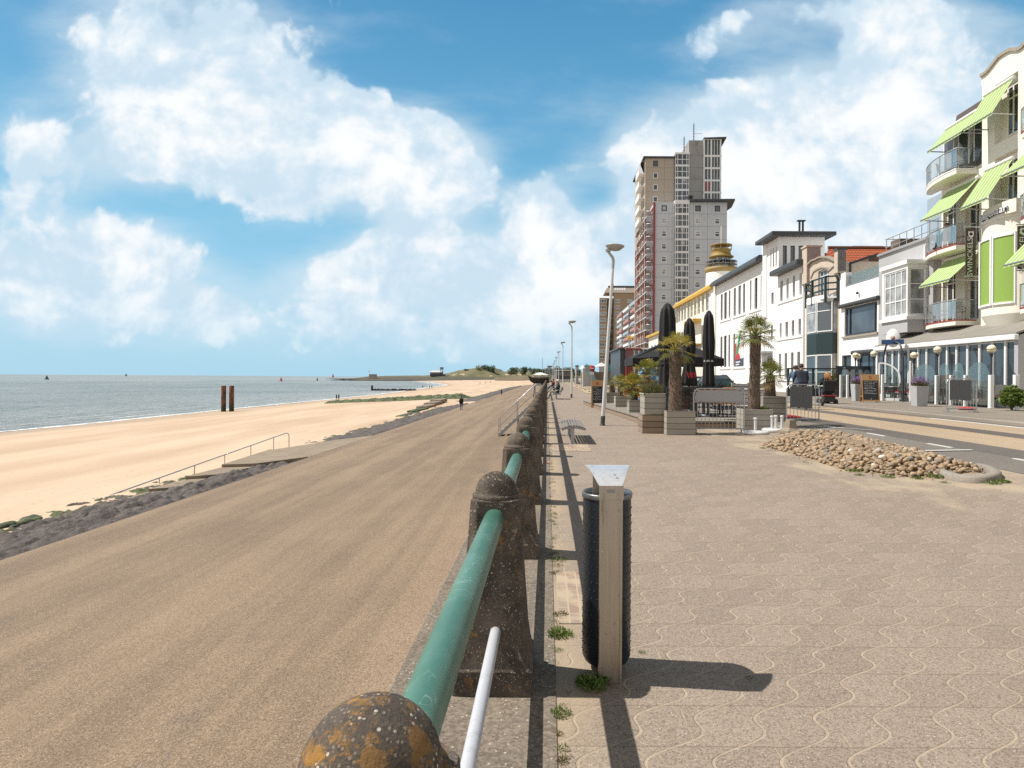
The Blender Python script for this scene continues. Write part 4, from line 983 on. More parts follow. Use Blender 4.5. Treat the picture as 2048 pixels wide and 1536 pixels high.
mb = MB(); mb.tube([(XF-.1, yBH1+.25, .4), (XF-.1, yBH1+.25, zc)], .07, 8); mb.build('drainpipe', M['wpaint'], b, world=True)
mb = MB(); ya, yb = yX(1546, XF), yX(1526, XF); za = zX(1535, 708, XF); mb.box(XF-.9, XF+.05, ya, yb, za, za+.22); mb.build('canopy', M['gsteel'], b, world=True, bev=.05)
mb = MB(); mbox(mb, mpX(XF), yX(1546, XF), yX(1536, XF), .3, za-.2, -.04, -.003); mb.build('door', M['gsteel'], b, world=True)

# ---- brick house with curved gable
M['wbrick'] = brickm('pale_brick', (.58, .49, .40), (.66, .57, .47), (.44, .37, .30), .22, .075)
M['dbrick'] = brickm('dark_brick', (.10, .09, .09), (.16, .14, .14), (.30, .28, .26), .22, .075)
M['sbrick'] = brickm('speckled_brick', (.34, .27, .25), (.46, .39, .36), (.30, .26, .25), .22, .075)
M['stone'] = pm('grey_trim_stone', (.33, .29, .24), .8, var=.12)
b = bld('brick_house', 'narrow pale brick house with a curved gable, dark green balcony and bay window', (XF, yWM1, .3))
prof = [(1612, 527), (1619, 531), (1627, 523), (1634, 521), (1641, 517), (1650, 515.7), (1658, 516.2), (1664, 518.5), (1672, 523), (1679, 523)]
zz0 = zX(1640, 600, XF)
gp = [(XF, yX(u, XF, v), zX(u, v, XF)) for u, v in prof]
mb = MB(); zlow = min(p[2] for p in gp)
ha = (yX(1657, XF), yX(1636, XF), zX(1636, 596, XF), zX(1636, 543, XF), .25)
zbay1, zbay0 = zX(1621, 612, XF), zX(1621, 676, XF)
wall(mb, mpX(XF), yWM1, yBH1, .25, zlow, [ha], .25)
cols(mb, gp, zlow)
for y in (yWM1, yBH1): mb.quad((XF+.02, y, .25), (30, y, .25), (30, y, zlow), (XF+.02, y, zlow))
mb.quad((XF, yWM1, zlow), (30, yWM1, zlow), (30, yBH1, zlow), (XF, yBH1, zlow))
mb.build('wall', M['wbrick'], b, world=True)
mb = MB()
for p, q in zip(gp, gp[1:]): mb.bar((XF-.05, p[1], p[2]+.08), (XF-.05, q[1], q[2]+.08), .3, .11)
gq = [(XF-.03, yX(u, XF, v), zX(u, v, XF)) for u, v in [(1622, 556), (1628, 543), (1636, 537.5), (1645, 534.5), (1655, 536), (1658, 541), (1668, 532), (1676, 529)]]
for p, q in zip(gq, gq[1:]): mb.bar(p, q, .08, .11)
mb.build('coping', M['stone'], b, world=True)
def pier(u0, u1, vt, vb, dark, dp, nm='pier'):
    ya, yb = yX(u1, XF), yX(u0, XF); zt, zb = zX(u0, vt, XF), zX(u0, vb, XF)
    mb = MB(); mb.box(XF-.22, XF+dp, ya, yb, zb, zt); o = mb.build(nm, M['wbrick'], b, world=True)
    mb = MB(); mb.box(XF-.18, XF+dp-.02, ya-.03, ya-.003, zb+.1, zt-.06); mb.build('pier_face', M[dark], o, world=True)
    mb = MB(); mb.box(XF-.3, XF+dp+.08, ya-.1, yb+.05, zt, zt+.12); mb.build('cap', M['dgrey'] if dark == 'dbrick' else M['wbrick'], o, world=True)
    mb = MB(); mb.extr([(XF-.22, ya, zb), (XF-.22, yb, zb), (XF, yb, zb-.5), (XF, ya, zb-.5)], (0, 0, .02)); mb.build('corbel', M['stone'], o, world=True)
pier(1609, 1618.5, 499, 570, 'sbrick', .85); pier(1674, 1681, 503, 548, 'dbrick', .36)
window(b, mpX(XF), ha, .2, 'wpaint', 'glassb', 3, 1, .07, None, (.78,))
M['gpaint'] = pm('bottle_green_paint', (.012, .03, .03), .45, var=.15)
# bay (half octagon)
yb0, yb1 = yX(1675, XF), yX(1621, XF); ym = (yb0+yb1)/2; bw = yb1-yb0
plan = [(XF, yb1), (XF-.45, yb1-.12*bw), (XF-.85, yb1-.33*bw), (XF-.85, yb0+.30*bw), (XF-.30, yb0)]
def bay_band(z0, z1, mat, name, off=0): mb = MB(); mb.extr([(x-off if x < XF else x, y, z0) for x, y in plan]+[(XF+.1, yb0, z0), (XF+.1, yb1, z0)], (0, 0, z1-z0)); return mb.build(name, mat, b, world=True)
def seg_window(p, q, z0, z1, nm='window', split=(.68,), pane='glass', fw=.07):
    p, q = Vector((*p, 0)), Vector((*q, 0)); L = (q-p).length; t_ = (q-p)/L; nrm = Vector((t_.y, -t_.x, 0));
    if nrm.x > 0: nrm = -nrm
    mp = lambda s, z, d: tuple(p+t_*s-nrm*d+Vector((0, 0, z)))
    window(b, mp, (.03, L-.03, z0, z1), -.005, 'wpaint', pane, 1, 1, fw, None, split, nm)
zq1, zq0 = zX(1625, 672.5, XF), zX(1625, 711, XF)
bay_band(zq1, zbay1, M['curtain'], 'bay_body', -.03)
for (p, q), pn in zip(zip(plan, plan[1:]), ('glass', 'curtain', 'curtain', 'glass')): seg_window(p, q, zq1+.1, zbay1-.08, pane=pn)
bay_band(zbay1-.08, zbay1+.35, M['wpaint'], 'bay_fascia', .06)
bay_band(zq0, zq1, M['gpaint'], 'bay_panel', .03)
bay_band(.3, zq0, M['curtain'], 'ground_bay', -.03)
for (p, q), pn in zip(zip(plan, plan[1:]), ('glass', 'curtain', 'glass', 'glass')): seg_window(p, q, .9, zq0-.05, split=(.45,), pane=pn)
# balcony rail
zf, zt = zX(1620, 608, XF), zX(1620, 572, XF)
bp = [(XF, yb1-.15), (XF-.55, yb1-.5), (XF-.85, ym-.1), (XF-.75, yb0+.2), (XF-.1, yb0-.25)]
bal = MB(); bal.extr([(x, y, zf-.12) for x, y in bp], (0, 0, .12)); bo = bal.build('balcony', M['wpaint'], b, world=True)
mb = MB()
for (x, y) in bp[0:5]: mb.bar((x, y, zf-.4), (x, y, zt+.05), .14, .14)
for p, q in zip(bp, bp[1:]):
    for z in (zt, zt-.45, zt-.9): mb.bar((*p, z), (*q, z), .06, .11)
mb.build('railing', M['gpaint'], bo, world=True)
# red roof behind
def tile_mat():
    m, t, b_ = newmat('red_roof_tiles'); co = posn(t); s = t.nodes.new('ShaderNodeSeparateXYZ'); t.links.new(co, s.inputs[0])
    x = (E(t, s.outputs[0])*1.0/.24).fr(); z = (E(t, s.outputs[2])/.24).fr()
    wv_ = ((x-.5).abs()*2); k = (z*-1+1.0)*.6+wv_*.4
    n = E(t, tex(t, 'Noise', co, Scale=3.0, Detail=5.0).outputs[0])
    c = mixc(t, n, (.32, .065, .022), (.46, .12, .045)); c = mixc(t, (z-wv_*.25).lt(.14)*.75, c, (.10, .025, .012)); t.links.new(c, b_.inputs['Base Color']); b_.inputs['Roughness'].default_value = .75
    bump(t, b_, k, .06, .8); return m
ye, yr = 43.15, 46.0; ze, zri = 8.85, 11.05; M['tile'] = tile_mat()
mb = MB(); mb.extr([(20.65, ye, ze), (20.65, yr, zri), (20.65, 48.2, ze+.2)], (9.5, 0, 0)); mb.build('roof', M['tile'], b, world=True)
mb = MB(); mb.tube([(20.6, yr, zri+.03), (30, yr, zri+.03)], .13, 8); mb.build('roof_ridge', pm('ridge_tile', (.14, .06, .035), .8), b, world=True)
mb = MB(); x0_, x1_ = P(1737, 520, 42.95).x, 26; mb.box(x0_, x1_, 42.9, 45, 8.0, P(1740, 511, 42.95).z); mb.build('dormer', pm('brown_cladding', (.10, .055, .035), .7), b, world=True)
mb = MB(); mb.bar((20.7, 42.85, 8.7), (20.7, 42.85, P(1694, 527, 42.9).z), .12, .12); mb.bar((20.7, 42.85, P(1694, 527, 42.9).z), (x0_+.6, 42.85, P(1745, 510, 42.9).z+.05), .14, .14); mb.build('pergola_beam', M['anth'], b, world=True)
mb = MB()
for i in range(4): xx = 23.2+i*.55; mb.tube([(xx, 47.2, 9.0), (xx, 47.2, 11.3)], .09, 8)
mb.box(22.9, 25.2, 47.0, 47.4, 11.3, 11.45); mb.build('chimney', M['stone'], b, world=True)

# ---- white modern house
b = bld('white_house', 'plain white house with one large dark picture window and a glass roof balustrade', (XF, yGH1, .3))
zp = 7.63
hw = rX(1689, 620, 672, 1754, XF); hw = (hw[0], hw[1], zX(1689, 673, XF), zX(1689, 617, XF), .15)
hd = (yX(1703, XF), yX(1684.5, XF), .4, zX(1685, 711, XF), .18); h2 = (yX(1752, XF), yX(1716, XF), 1.0, zX(1716, 709, XF), .18)
mb = MB(); shellX(mb, XF, yGH1, yWM1, .25, zp, [hw, hd, h2], 31)
mb.box(XF, XF+.4, yWM1-.85, yWM1, zp, 8.6); mb.build('wall', M['white'], b, world=True)
window(b, mpX(XF), hw, .14, 'anth', 'glassb', 1, 1, .14)
w_ = MB(); L = hw[1]-hw[0]
for q in (.09, .86): mbox(w_, mpX(XF), hw[0]+L*q-.05, hw[0]+L*q+.05, hw[2]+.1, hw[3]-.1, .06, .125)
w_.build('window_mullion', M['anth'], b, world=True)
mb = MB(); mbox(mb, mpX(XF), hw[0]-.15, hw[1]+.2, hw[2]-.14, hw[2]-.004, -.1, .1); mb.build('window_sill', M['stone'], b, world=True)
window(b, mpX(XF), hd, .17, 'dgrey', 'glass', 1, 1, .12, None, (.55,), 'door'); window(b, mpX(XF), h2, .17, 'anth', 'glassb', 2, 1, .1)
for (ya, yb, z) in ((hw[0]-.35, hw[1]+.5, hw[3]+.08), (h2[0]-.2, h2[1]+.45, h2[3]+.05)):
    mb = MB(); mb.tube([(XF-.12, ya, z+.08), (XF-.12, yb, z+.08)], .14, 12); mb.build('awning_box', M['dgrey'], b, world=True)
mb = MB(); mb.box(XF+.08, XF+.11, yGH1+.2, yWM1-.9, zp, zp+.75); g = mb.build('glass_balustrade', M['clear'], b, world=True)
mb = MB(); mb.box(XF-.02, XF+.25, yGH1+.01, yWM1-.86, zp, zp+.07); mb.build('coping', M['steel'], b, world=True)
mb = MB(); mb.ell((XF-.12, yX(1718, XF), zX(1718, 586, XF)), (.1, .1, .09), 8, 6); mb.build('wall_lamp', M['anth'], b, world=True)

# ---- grey house with white bay
b = bld('grey_house', 'light grey rendered house with a white gridded bay window and roof rail', (XF, yGH0, .3))
zp = zX(1757, 515, XF)
mb = MB(); shellX(mb, XF, yGH0, yGH1, .25, zp, [], 31); mb.build('wall', M['greyr'], b, world=True)
mb = MB(); mb.box(XF-.12, 31, yGH0-.02, yGH1+.02, zp, zp+.16); mb.build('parapet_coping', pm('coping_grey', (.30, .30, .31), .7), b, world=True, bev=.03)
XB_ = 18.95; yb0, yb1 = yX(1815, XB_), yX(1764, XB_); zb_t, zb_b, zb_u = zX(1768, 546, XB_)+.1, zX(1768, 640, XB_), zX(1764, 670, XB_)
hb = (yb0+.12, yb1-.2, zX(1769, 637, XB_), zX(1769, 549.5, XB_), .1)
mb = MB(); wall(mb, mpX(XB_), yb0, yb1, zb_b, zb_t, [hb], .1)
hs = (XB_+.12, XF-.03, hb[2], hb[3], .1); wall(mb, mpY(yb0), XB_, XF, zb_b, zb_t, [hs], .1); mb.quad((XB_, yb1, zb_b), (XF, yb1, zb_b), (XF, yb1, zb_t), (XB_, yb1, zb_t))
mb.box(XB_-.1, XF, yb0-.1, yb1+.1, zb_t, zb_t+.22); mb.box(XB_-.1, XF, yb0-.1, yb1+.1, zb_b-.18, zb_b)
mb.build('bay_window', M['wpaint'], b, world=True)
mb = MB(); mb.box(XB_, XF-.004, yb0, yb1, zb_u, zb_b-.181); mb.build('bay_base', M['greyr'], b, world=True)
window(b, mpX(XB_), hb, .09, 'wpaint', 'curtain', 4, 3, .08); window(b, mpY(yb0), hs, .09, 'wpaint', 'curtain', 1, 3, .07)
mb = MB(); zr_ = zp+1.05
for i in range(8): y = yGH1-.2-i*(yGH1-yGH0-.4)/7; mb.tube([(XF+.35, y, zp), (XF+.35, y, zr_)], .022, 6)
for z in (zr_, zp+.55): mb.tube([(XF+.35, yGH0+.1, z), (XF+.35, yGH1-.1, z)], .022, 6)
mb.tube([(XF+.35, yGH1-.2, zr_), (24, yGH1-.2, zr_)], .022, 6); mb.build('roof_railing', M['gsteel'], b, world=True)
mb = MB(); mb.box(XF+.7, 24, yGH1-.9, yGH1-.02, zp+.1, zp+.95); mb.build('chimney', brickm('brown_brick', (.13, .085, .055), (.18, .12, .08), (.22, .18, .14)), b, world=True)
mb = MB(); mb.box(XF+1.0, 25, yGH0+.2, yGH0+2.2, zp+.1, zp+2.6); mb.build('roof_cabin', pm('blue_grey_cladding', (.33, .40, .47), .45), b, world=True)
mb = MB(); mb.tube([(XF-.1, yGH0+.55, .5), (XF-.1, yGH0+.55, zp-.3)], .07, 8); mb.build('drainpipe', M['wpaint'], b, world=True)

# ---- hotel
b = bld('hotel', 'tall cream hotel with curved gable, curved balconies and green striped awnings', (XF, 24, .3)); HT = b
M['awn'] = stripem('awning_fabric', (.29, .41, .15), (.62, .64, .40), 1, .25, .24)
M['blind'] = pm('green_blind', (.25, .39, .075), .8, var=.06)
M['brown'] = pm('brown_slate', (.10, .075, .07), .7, var=.25, scale=5)
XS = 20.4
pts = [(1962.7, 154), (1972, 148), (1978, 142), (1985, 133), (1992, 123.7), (1999, 115), (2006.8, 109.5), (2015, 104.5), (2023, 101), (2037, 100.5), (2043, 97.5), (2048, 93)]
gp = [(XF, yX(u, XF, v), zX(u, v, XF)) for u, v in pts]
yl, zl = gp[-1][1], gp[-1][2]
gp += [(XF, yl-.6, zl+.35), (XF, yl-1.6, zl+.5), (XF, yl-2.6, zl+.35), (XF, yl-3.4, zl-.1), (XF, 22.2, zl-.8), (XF, 21, zl-2.5)]
zl0 = zX(1962, 160, XF)
def hr(uL, vT, vB, uR, d=.55): return (*rX(uL, vT, vB, uR, XF), d)
g1_ = (yX(2036, XF, 240), yX(1989, XF, 240), zX(1989, 290, XF), zX(1989, 172, XF), .3)
g2_ = (yX(2035, XF, 380), yX(1989, XF, 380), zX(1989, 421, XF), zX(1989, 318, XF), .3)
mb = MB(); wall(mb, mpX(XF), 21, yHTg, .25, zl0-.3, [g1_, g2_], .3)
cols(mb, gp, zl0-.3)
mb.quad((XF, yHTg, .25), (31, yHTg, .25), (31, yHTg, zl0), (XF, yHTg, zl0)); mb.quad((XF, 21, .25), (31, 21, .25), (31, 21, zl0), (XF, 21, zl0))
dz_ = [(4.3, 6.9), (7.95, 10.5)]
dh = [(yy, yy+1.0, z0, z1, .3) for z0, z1 in dz_ for yy in (29.6, 31.3)]
shellX(mb, XS, yHTg+.02, yGH0-.02, .25, 11.6, dh, 31, .3)
mb.build('wall', M['cream'], b, world=True)
mb = MB()
for p, q in zip(gp, gp[1:]): mb.bar((XF+.12, p[1], p[2]+.05), (XF+.12, q[1], q[2]+.05), .42, .14)
mb.build('gable_coping', M['stone'], b, world=True)
mb = MB(); zt_ = zX(1961, 205, XS+.7); hm = [(29.3, 30.1, 11.7, 14.0, .4), (30.6, 31.5, 11.7, 14.0, .4)]
mb.extr([(XS-.05, yHTg+.02, 11.6), (XS-.05, yHTg+.02, 11.75), (XS+.55, yHTg+.02, zt_), (XS+.95, yHTg+.02, zt_+.12), (28, yHTg+.02, zt_+.1), (28, yHTg+.02, 11.6)], (0, yGH0-yHTg-.35, 0)); mb.build('mansard', M['brown'], b, world=True)
for i in range(3):
    y0 = 29.15+i*1.15; mb = MB(); mb.box(XS-.02, XS+.6, y0, y0+.85, 11.7, 13.9); o = mb.build('dormer_door', M['wpaint'], b, world=True); MB().add([(XS-.03, y0+.1, 11.8), (XS-.03, y0+.75, 11.8), (XS-.03, y0+.75, 13.75), (XS-.03, y0+.1, 13.75)], [(0, 1, 2, 3)]).build('pane', M['glass'], o, world=True)
for h in dh: window(b, mpX(XS), h, .25, 'cream', 'glass', 2, 1, .09, None, (.78,), 'door')
def inset(h, l, r_, bt, tp): return (h[0]+l, h[1]-r_, h[2]+bt, h[3]-tp)
window(b, mpX(XF), inset(g1_, .22, .45, .15, .3), .28, 'cream', 'glass', 2, 1, .09, None, (.75,)); window(b, mpX(XF), inset(g2_, .22, .45, .05, .25), .28, 'cream', 'glass', 2, 1, .09, None, (.75,))
# gable bay with green blinds
yc_, hwid = 27.35, 1.32
def bx(y): return XF-.62*max(0, 1-((y-yc_)/hwid)**2)**.7
def bayz(u, v): return zX(u, v, XF-.4)
zb0, zb1_ = bayz(1980, 632), bayz(1980, 448)
ysb = fr_(yc_+hwid, yc_-hwid, 24)
mb = MB(); mb.extr([(bx(y), y, zb0) for y in ysb]+[(XF+.1, yc_-hwid, zb0), (XF+.1, yc_+hwid, zb0)], (0, 0, zb1_-zb0))
mb.extr([(bx(y)-.06 if abs(y-yc_) < hwid-.01 else XF, y, zb1_) for y in ysb]+[(XF+.1, yc_-hwid, zb1_), (XF+.1, yc_+hwid, zb1_)], (0, 0, .12))
n = len(ysb); zc0 = zb0-1.0
vs = [(bx(y), y, zb0-.001) for y in ysb]+[(XF+(bx(y)-XF)*.25, yc_+(y-yc_)*.45, zc0) for y in ysb]
mb.add(vs, [(i, i+1, n+i+1, n+i) for i in range(n-1)], 0, True); mb.add(vs[n:], [tuple(range(n))])
mb.build('oriel_bay', M['cream'], b, world=True)
# parapet band above the bay carrying the name
zs0, zs1 = zb1_+.12, bayz(1990, 425)
def sgx(y): return XF-.10-.52*max(0, 1-((y-yc_+.5)/1.9)**2)
mb = MB(); mb.extr([(sgx(y), y, zs0) for y in ysb]+[(XF+.1, yc_-hwid, zs0), (XF+.1, yc_+hwid, zs0)], (0, 0, zs1-zs0+.25)); mb.build('bay_parapet', M['cream'], b, world=True)
zw0, zw1 = bayz(1970, 612), bayz(1970, 486)
for (ya, yb) in ((yc_-.02, yc_+1.06), (yc_-1.0, yc_-.22)):
    yy = fr_(ya, yb, 8); mb = MB()
    for y, y2 in zip(yy, yy[1:]): mb.quad((bx(y)-.03, y, zw0), (bx(y2)-.03, y2, zw0), (bx(y2)-.03, y2, zw1), (bx(y)-.03, y, zw1))
    fr = MB()
    for z in (zw0-.07, zw1): fr.extr([(bx(y)-.07, y, z) for y in yy]+[(bx(y)+.02, y, z) for y in yy[::-1]], (0, 0, .09))
    for y in (ya-.07, yb+.01): fr.box(bx(y)-.075, bx(y)+.05, y, y+.09, zw0-.07, zw1+.12)
    w = fr.build('window', M['wpaint'], b, world=True); mb.build('green_blind', M['blind'], w, world=True)
# lettering along the parapet
M['signw'] = pm('sign_white', (.8, .8, .8), .5, var=.02); M['signb'] = pm('sign_navy', (.02, .03, .09), .5)
zt_ = (zs0+zs1)/2+.1; y = yc_+1.0; ms = None
lets = 'Leugenaar'; wd = {'L': .20, 'e': .23, 'u': .235, 'g': .235, 'n': .235, 'a': .225, 'r': .17}
sg = thing('sign_lettering', 'white and navy raised letters spelling the hotel name across the curved bay', 'sign', (bx(yc_), yc_, zt_)); sg.location = (bx(yc_)-.05, yc_, zt_)
for ch in lets:
    y -= wd[ch]*.5; y2 = y
    t_ = Vector((sgx(y2-.05)-sgx(y2+.05), -.1, 0)).normalized(); nr = Vector((t_.y, -t_.x, 0))
    if nr.x > 0: nr = -nr
    for mt, off, sc_ in ((M['signb'], .05, 1.06), (M['signw'], .10, 1.0)):
        o = Vector((sgx(y2), y2, zt_))+nr*off-Vector(sg.location)
        Mx = Matrix(((t_.x, 0, nr.x, o.x), (t_.y, 0, nr.y, o.y), (0, 1, 0, o.z-.02), (0, 0, 0, 1)))
        text('letter' if mt is M['signw'] else 'letter_backing', ch, .46*sc_, mt, sg, Mx, .02)
    y -= wd[ch]*.5
def awning(yf, yn, xw, zt, proj, drop, xoff=0):
    mb = MB(); n = 14
    A = [(xw-.12, yf, zt), (xw-.12, yn, zt)]; B_ = [(xw-proj, yf, zt-drop), (xw-proj, yn, zt-drop)]
    mb.quad(A[0], A[1], B_[1], B_[0]); mb.quad(B_[0], B_[1], (xw-proj-.01, yn, zt-drop-.10), (xw-proj-.01, yf, zt-drop-.10))
    o = mb.build('awning', M['awn'], b, world=True)
    f = MB(); f.tube([(xw-.10, yf, zt+.05), (xw-.10, yn, zt+.05)], .09, 10); f.build('cassette', M['wpaint'], o, world=True)
    f = MB(); f.tube([(xw-proj, yf, zt-drop), (xw-proj, yn, zt-drop)], .03, 8)
    for y in (yf-.1, yn+.05): f.bar((xw, y, zt-drop-.05), (xw-proj, y, zt-drop-.02), .05, .04)
    f.build('arm', M['steel'], o, world=True)
    return o
yn_, yf_ = 29.35, 31.95
awning(yX(1973.5, XF, 190), yX(2033, XF, 154), XF, 14.35, 1.05, 1.5)
awning(yf_, yn_, XS, 14.15, 1.05, 1.1)
awning(yf_-.1, yn_+.1, XS, 10.95, 1.45, 1.45)
awning(yX(1976, XF, 330), yX(2032, XF, 304), XF, 10.9, 1.25, 1.7)
awning(yf_-.1, yn_+.1, XS, 7.45, 1.5, 1.3)
awning(25.55, 23.2, XF, 11.1, 1.5, 1.35); awning(25.35, 23.2, XF, 7.55, 1.55, 1.5)
def balcony(yn, yf, xw, xn, xf, zf, red=True):
    def bz(t_): a = Vector((xn, yn)); c = Vector((xn-.28, yn+(yf-yn)*.62)); e = Vector((xf, yf)); return a*(1-t_)**2+c*2*t_*(1-t_)+e*t_*t_
    cv = [bz(i/14) for i in range(15)]
    ol = [(xw, yn)]+[(p.x, p.y) for p in cv]+[(xw, yf)]
    mb = MB(); mb.extr([(x, y, zf-.26) for x, y in ol], (0, 0, .2)); o = mb.build('balcony', M['cream'], b, world=True)
    mb = MB(); mb.extr([(x-.02, y, zf-.06) for x, y in ol], (0, 0, .06)); mb.build('slab_edge', M['red'] if red else M['wpaint'], o, world=True)
    mb = MB(); zt = zf+.95
    mb.tube([(*p, zt) for p in ol], .028, 8); mb.tube([(*p, zf+.08) for p in ol], .018, 6)
    for i in (0, 1, 5, 9, 12, 15): mb.tube([(*ol[i], zf), (*ol[i], zt)], .022, 6)
    mb.build('rail', M['gsteel'], o, world=True)
    mb = MB()
    for p, q in zip(ol, ol[1:]): mb.quad((*p, zf+.12), (*q, zf+.12), (*q, zt-.05), (*p, zt-.05))
    mb.build('glass_panel', M['clear'], o, world=True)
    return o
for z in (4.28, 7.9, 11.5): balcony(29.75, 33.3, XS, 19.4, 20.15, z, z < 11)
for z in (4.4, 8.05, 11.6): balcony(22.0, 25.75, XF, 19.2, 19.45, z)
# hanging banner signs
for (u, v0, v1, lab) in ((1932, 460, 552, 'full brown vertical banner sign with white lettering and shield beside the lower balconies'), (2037, 455, 540, 'second brown vertical banner sign, cut off by the frame edge')):
    X_ = 19.35; y = yX(u+9, X_, 500); zt, zb = zX(u, v0, X_), zX(u, v1, X_)
    s_ = thing('banner_sign', lab, 'sign', (XF-.4, y, zb)); wv_ = .46; xl = X_-.23
    mb = MB(); mb.box(xl, xl+wv_, y-.02, y+.02, zb, zt); mb.build('banner', pm('banner_cloth', (.085, .065, .05), .8), s_, world=True)
    mb = MB()
    for z in (zt+.06, zb-.06): mb.tube([(xl-.05, y, z), (XS, y, z)], .028, 8)
    mb.build('bracket', M['steel'], s_, world=True)
    R_ = Matrix(((0, -1, 0, 0), (0, 0, -1, 0), (1, 0, 0, 0), (0, 0, 0, 1)))
    Mx = Matrix.Translation((xl+.20-s_.location.x, -.026, (zt-zb)*.40)) @ R_
    text('lettering', "SWINCKELS'", .33, M['chalk'], s_, Mx, .002)
    mb = MB(); hz = (zt-zb)*.86; cx_ = xl+.23-s_.location.x
    mb.extr([(cx_-.13, -.028, hz+.16), (cx_+.13, -.028, hz+.16), (cx_+.13, -.028, hz), (cx_+.08, -.028, hz-.10), (cx_, -.028, hz-.15), (cx_-.08, -.028, hz-.10), (cx_-.13, -.028, hz)], (0, -.004, 0)); e = mb.build('shield', M['chalk'], s_)
    mb = MB(); mb.lathe([(.075, 0), (.075, .004)], 14); mb.xf(Matrix.Translation((cx_, -.033, hz+.03)) @ Matrix.Rotation(PI/2, 4, 'X')); mb.bar((cx_-.09, -.040, hz+.03), (cx_+.09, -.040, hz+.03), .006, .012); mb.build('shield_emblem', pm('emblem_brown', (.085, .065, .05), .8), e)
# ---- veranda
XV = 18.3; yv0, yv1 = 24.3, 34.7; zv = 3.1
v = thing('glass_veranda', 'long white-framed glass veranda with a sloping grey roof along the hotel front', 'veranda', (XV, yv0, ZP))
def roofm():
    m, t, b_ = newmat('veranda_roof_sheets'); s = t.nodes.new('ShaderNodeSeparateXYZ'); t.links.new(posn(t), s.inputs[0]); k = ((E(t, s.outputs[0])/.14).fr()).lt(.12)
    n = E(t, tex(t, 'Noise', posn(t), Scale=1.5, Detail=7.0).outputs[0]); c = mixc(t, n, (.20, .18, .16), (.31, .285, .25)); c = mixc(t, k*.6, c, (.10, .09, .08)); t.links.new(c, b_.inputs['Base Color']); b_.inputs['Roughness'].default_value = .6; return m
mb = MB(); mb.extr([(XV-.12, yv0-.05, zv+.17), (XF+.38, yv0-.05, zv+.95), (XF+.38, yv0-.05, zv+.85), (XV-.12, yv0-.05, zv+.09)], (0, yv1-yv0+.1, 0)); mb.build('roof', roofm(), v, world=True)
mb = MB(); mb.box(XV-.22, XV-.03, yv0-.08, yv1+.05, zv-.12, zv+.10); mb.build('gutter', M['wpaint'], v, world=True, bev=.03)
mb = MB(); mb.extr([(XV, yv0, ZP), (XF+.3, yv0, ZP), (XF+.3, yv0, zv+.8), (XV, yv0, zv+.06)], (0, -.06, 0)); mb.box(XV-.06, XV+.14, yv0-.07, yv0+.14, ZP, zv); mb.build('end_wall', M['greyr'], v, world=True)
ups = [1755, 1772, 1786, 1799, 1818, 1837, 1854, 1878, 1895, 1914, 1936, 1960, 1986, 2012, 2034]
ysv = [min(yv1, max(yv0+.1, yX(u, XV, 740))) for u in ups]
for a, c in zip(ysv, ysv[1:]):
    window(v, mpX(XV), (c+.005, a-.005, ZP+.25, zv-.13), .03, 'wpaint', 'glass', 1, 1, .055, None, (), 'window')
mb = MB()
for y in ysv: mb.box(XV-.05, XV+.09, y-.05, y+.05, ZP, zv-.12)
mb.build('frame', M['wpaint'], v, world=True)
mb = MB(); mb.box(XV-.02, XV+.05, yv0, yv1, ZP, ZP+.25); mb.build('plinth', M['wpaint'], v, world=True)

# ---- cream and yellow building
b = bld('cream_building', 'cream building with an ochre gutter and ochre balcony beyond the long white one', (XF, yLW1, .3))
zt = zX(1352, 617, XF); cu = [(1357.3-.0, 1360.2), (1362.8, 1366), (1368.5, 1371.6), (1375, 1378.6), (1381, 1384.8), (1388, 1392.2), (1395, 1399.4), (1403.4, 1407.6), (1411.6, 1416.4)]
H = []
zu1, zu0 = zX(1412, 586, XF), zX(1412, 622, XF); zl1, zl0_ = zX(1406, 650, XF), zX(1406, 686, XF)
for a, c in [(1352.5, 1356)]+cu: H.append((yX(c+.6, XF), yX(a-.2, XF), zu0, zu1, .3))
for a, c in [(1352.5, 1356)]+cu[:4]+cu[7:]: H.append((yX(c+.6, XF), yX(a-.2, XF), zl0_-.6, zl1, .3))
mb = MB(); shellX(mb, XF, yLW1+.02, yCB1, .25, zt, H, 32)
mbox(mb, mpX(XF), yLW1+.02, yX(1424, XF), .25, zt+.75, -.15, .5)
mb.build('wall', M['cream'], b, world=True)
for h in H: window(b, mpX(XF), h, .29, 'cream', 'glass', 1, 1, .05, None, (.35, .68))
mb = MB(); mb.extr([(XF-.5, yX(1424, XF)-1.2, zt-.05), (XF-.55, yX(1424, XF)-1.2, zt+.3), (XF-.1, yX(1424, XF)-1.2, zt+.75), (XF+.5, yX(1424, XF)-1.2, zt+.75), (XF+.5, yX(1424, XF)-1.2, zt-.05)], (0, yCB1-yX(1424, XF)+1.0, 0)); mb.build('gutter', M['yellow'], b, world=True)
ya, yb = yX(1403, XF), yX(1383, XF); zy1, zy0 = zX(1388, 644, XF), zX(1388, 690, XF)
mb = MB(); mb.box(XF-1.1, XF, ya, yb, zy1-.3, zy1+.1); mb.box(XF-1.05, XF-.95, ya, ya+.15, zy0, zy1-.3); mb.box(XF-1.05, XF-.95, yb-.15, yb, zy0, zy1-.3); mb.box(XF-1.1, XF, ya, yb, zy0-.2, zy0); mb.build('balcony', M['yellow'], b, world=True)
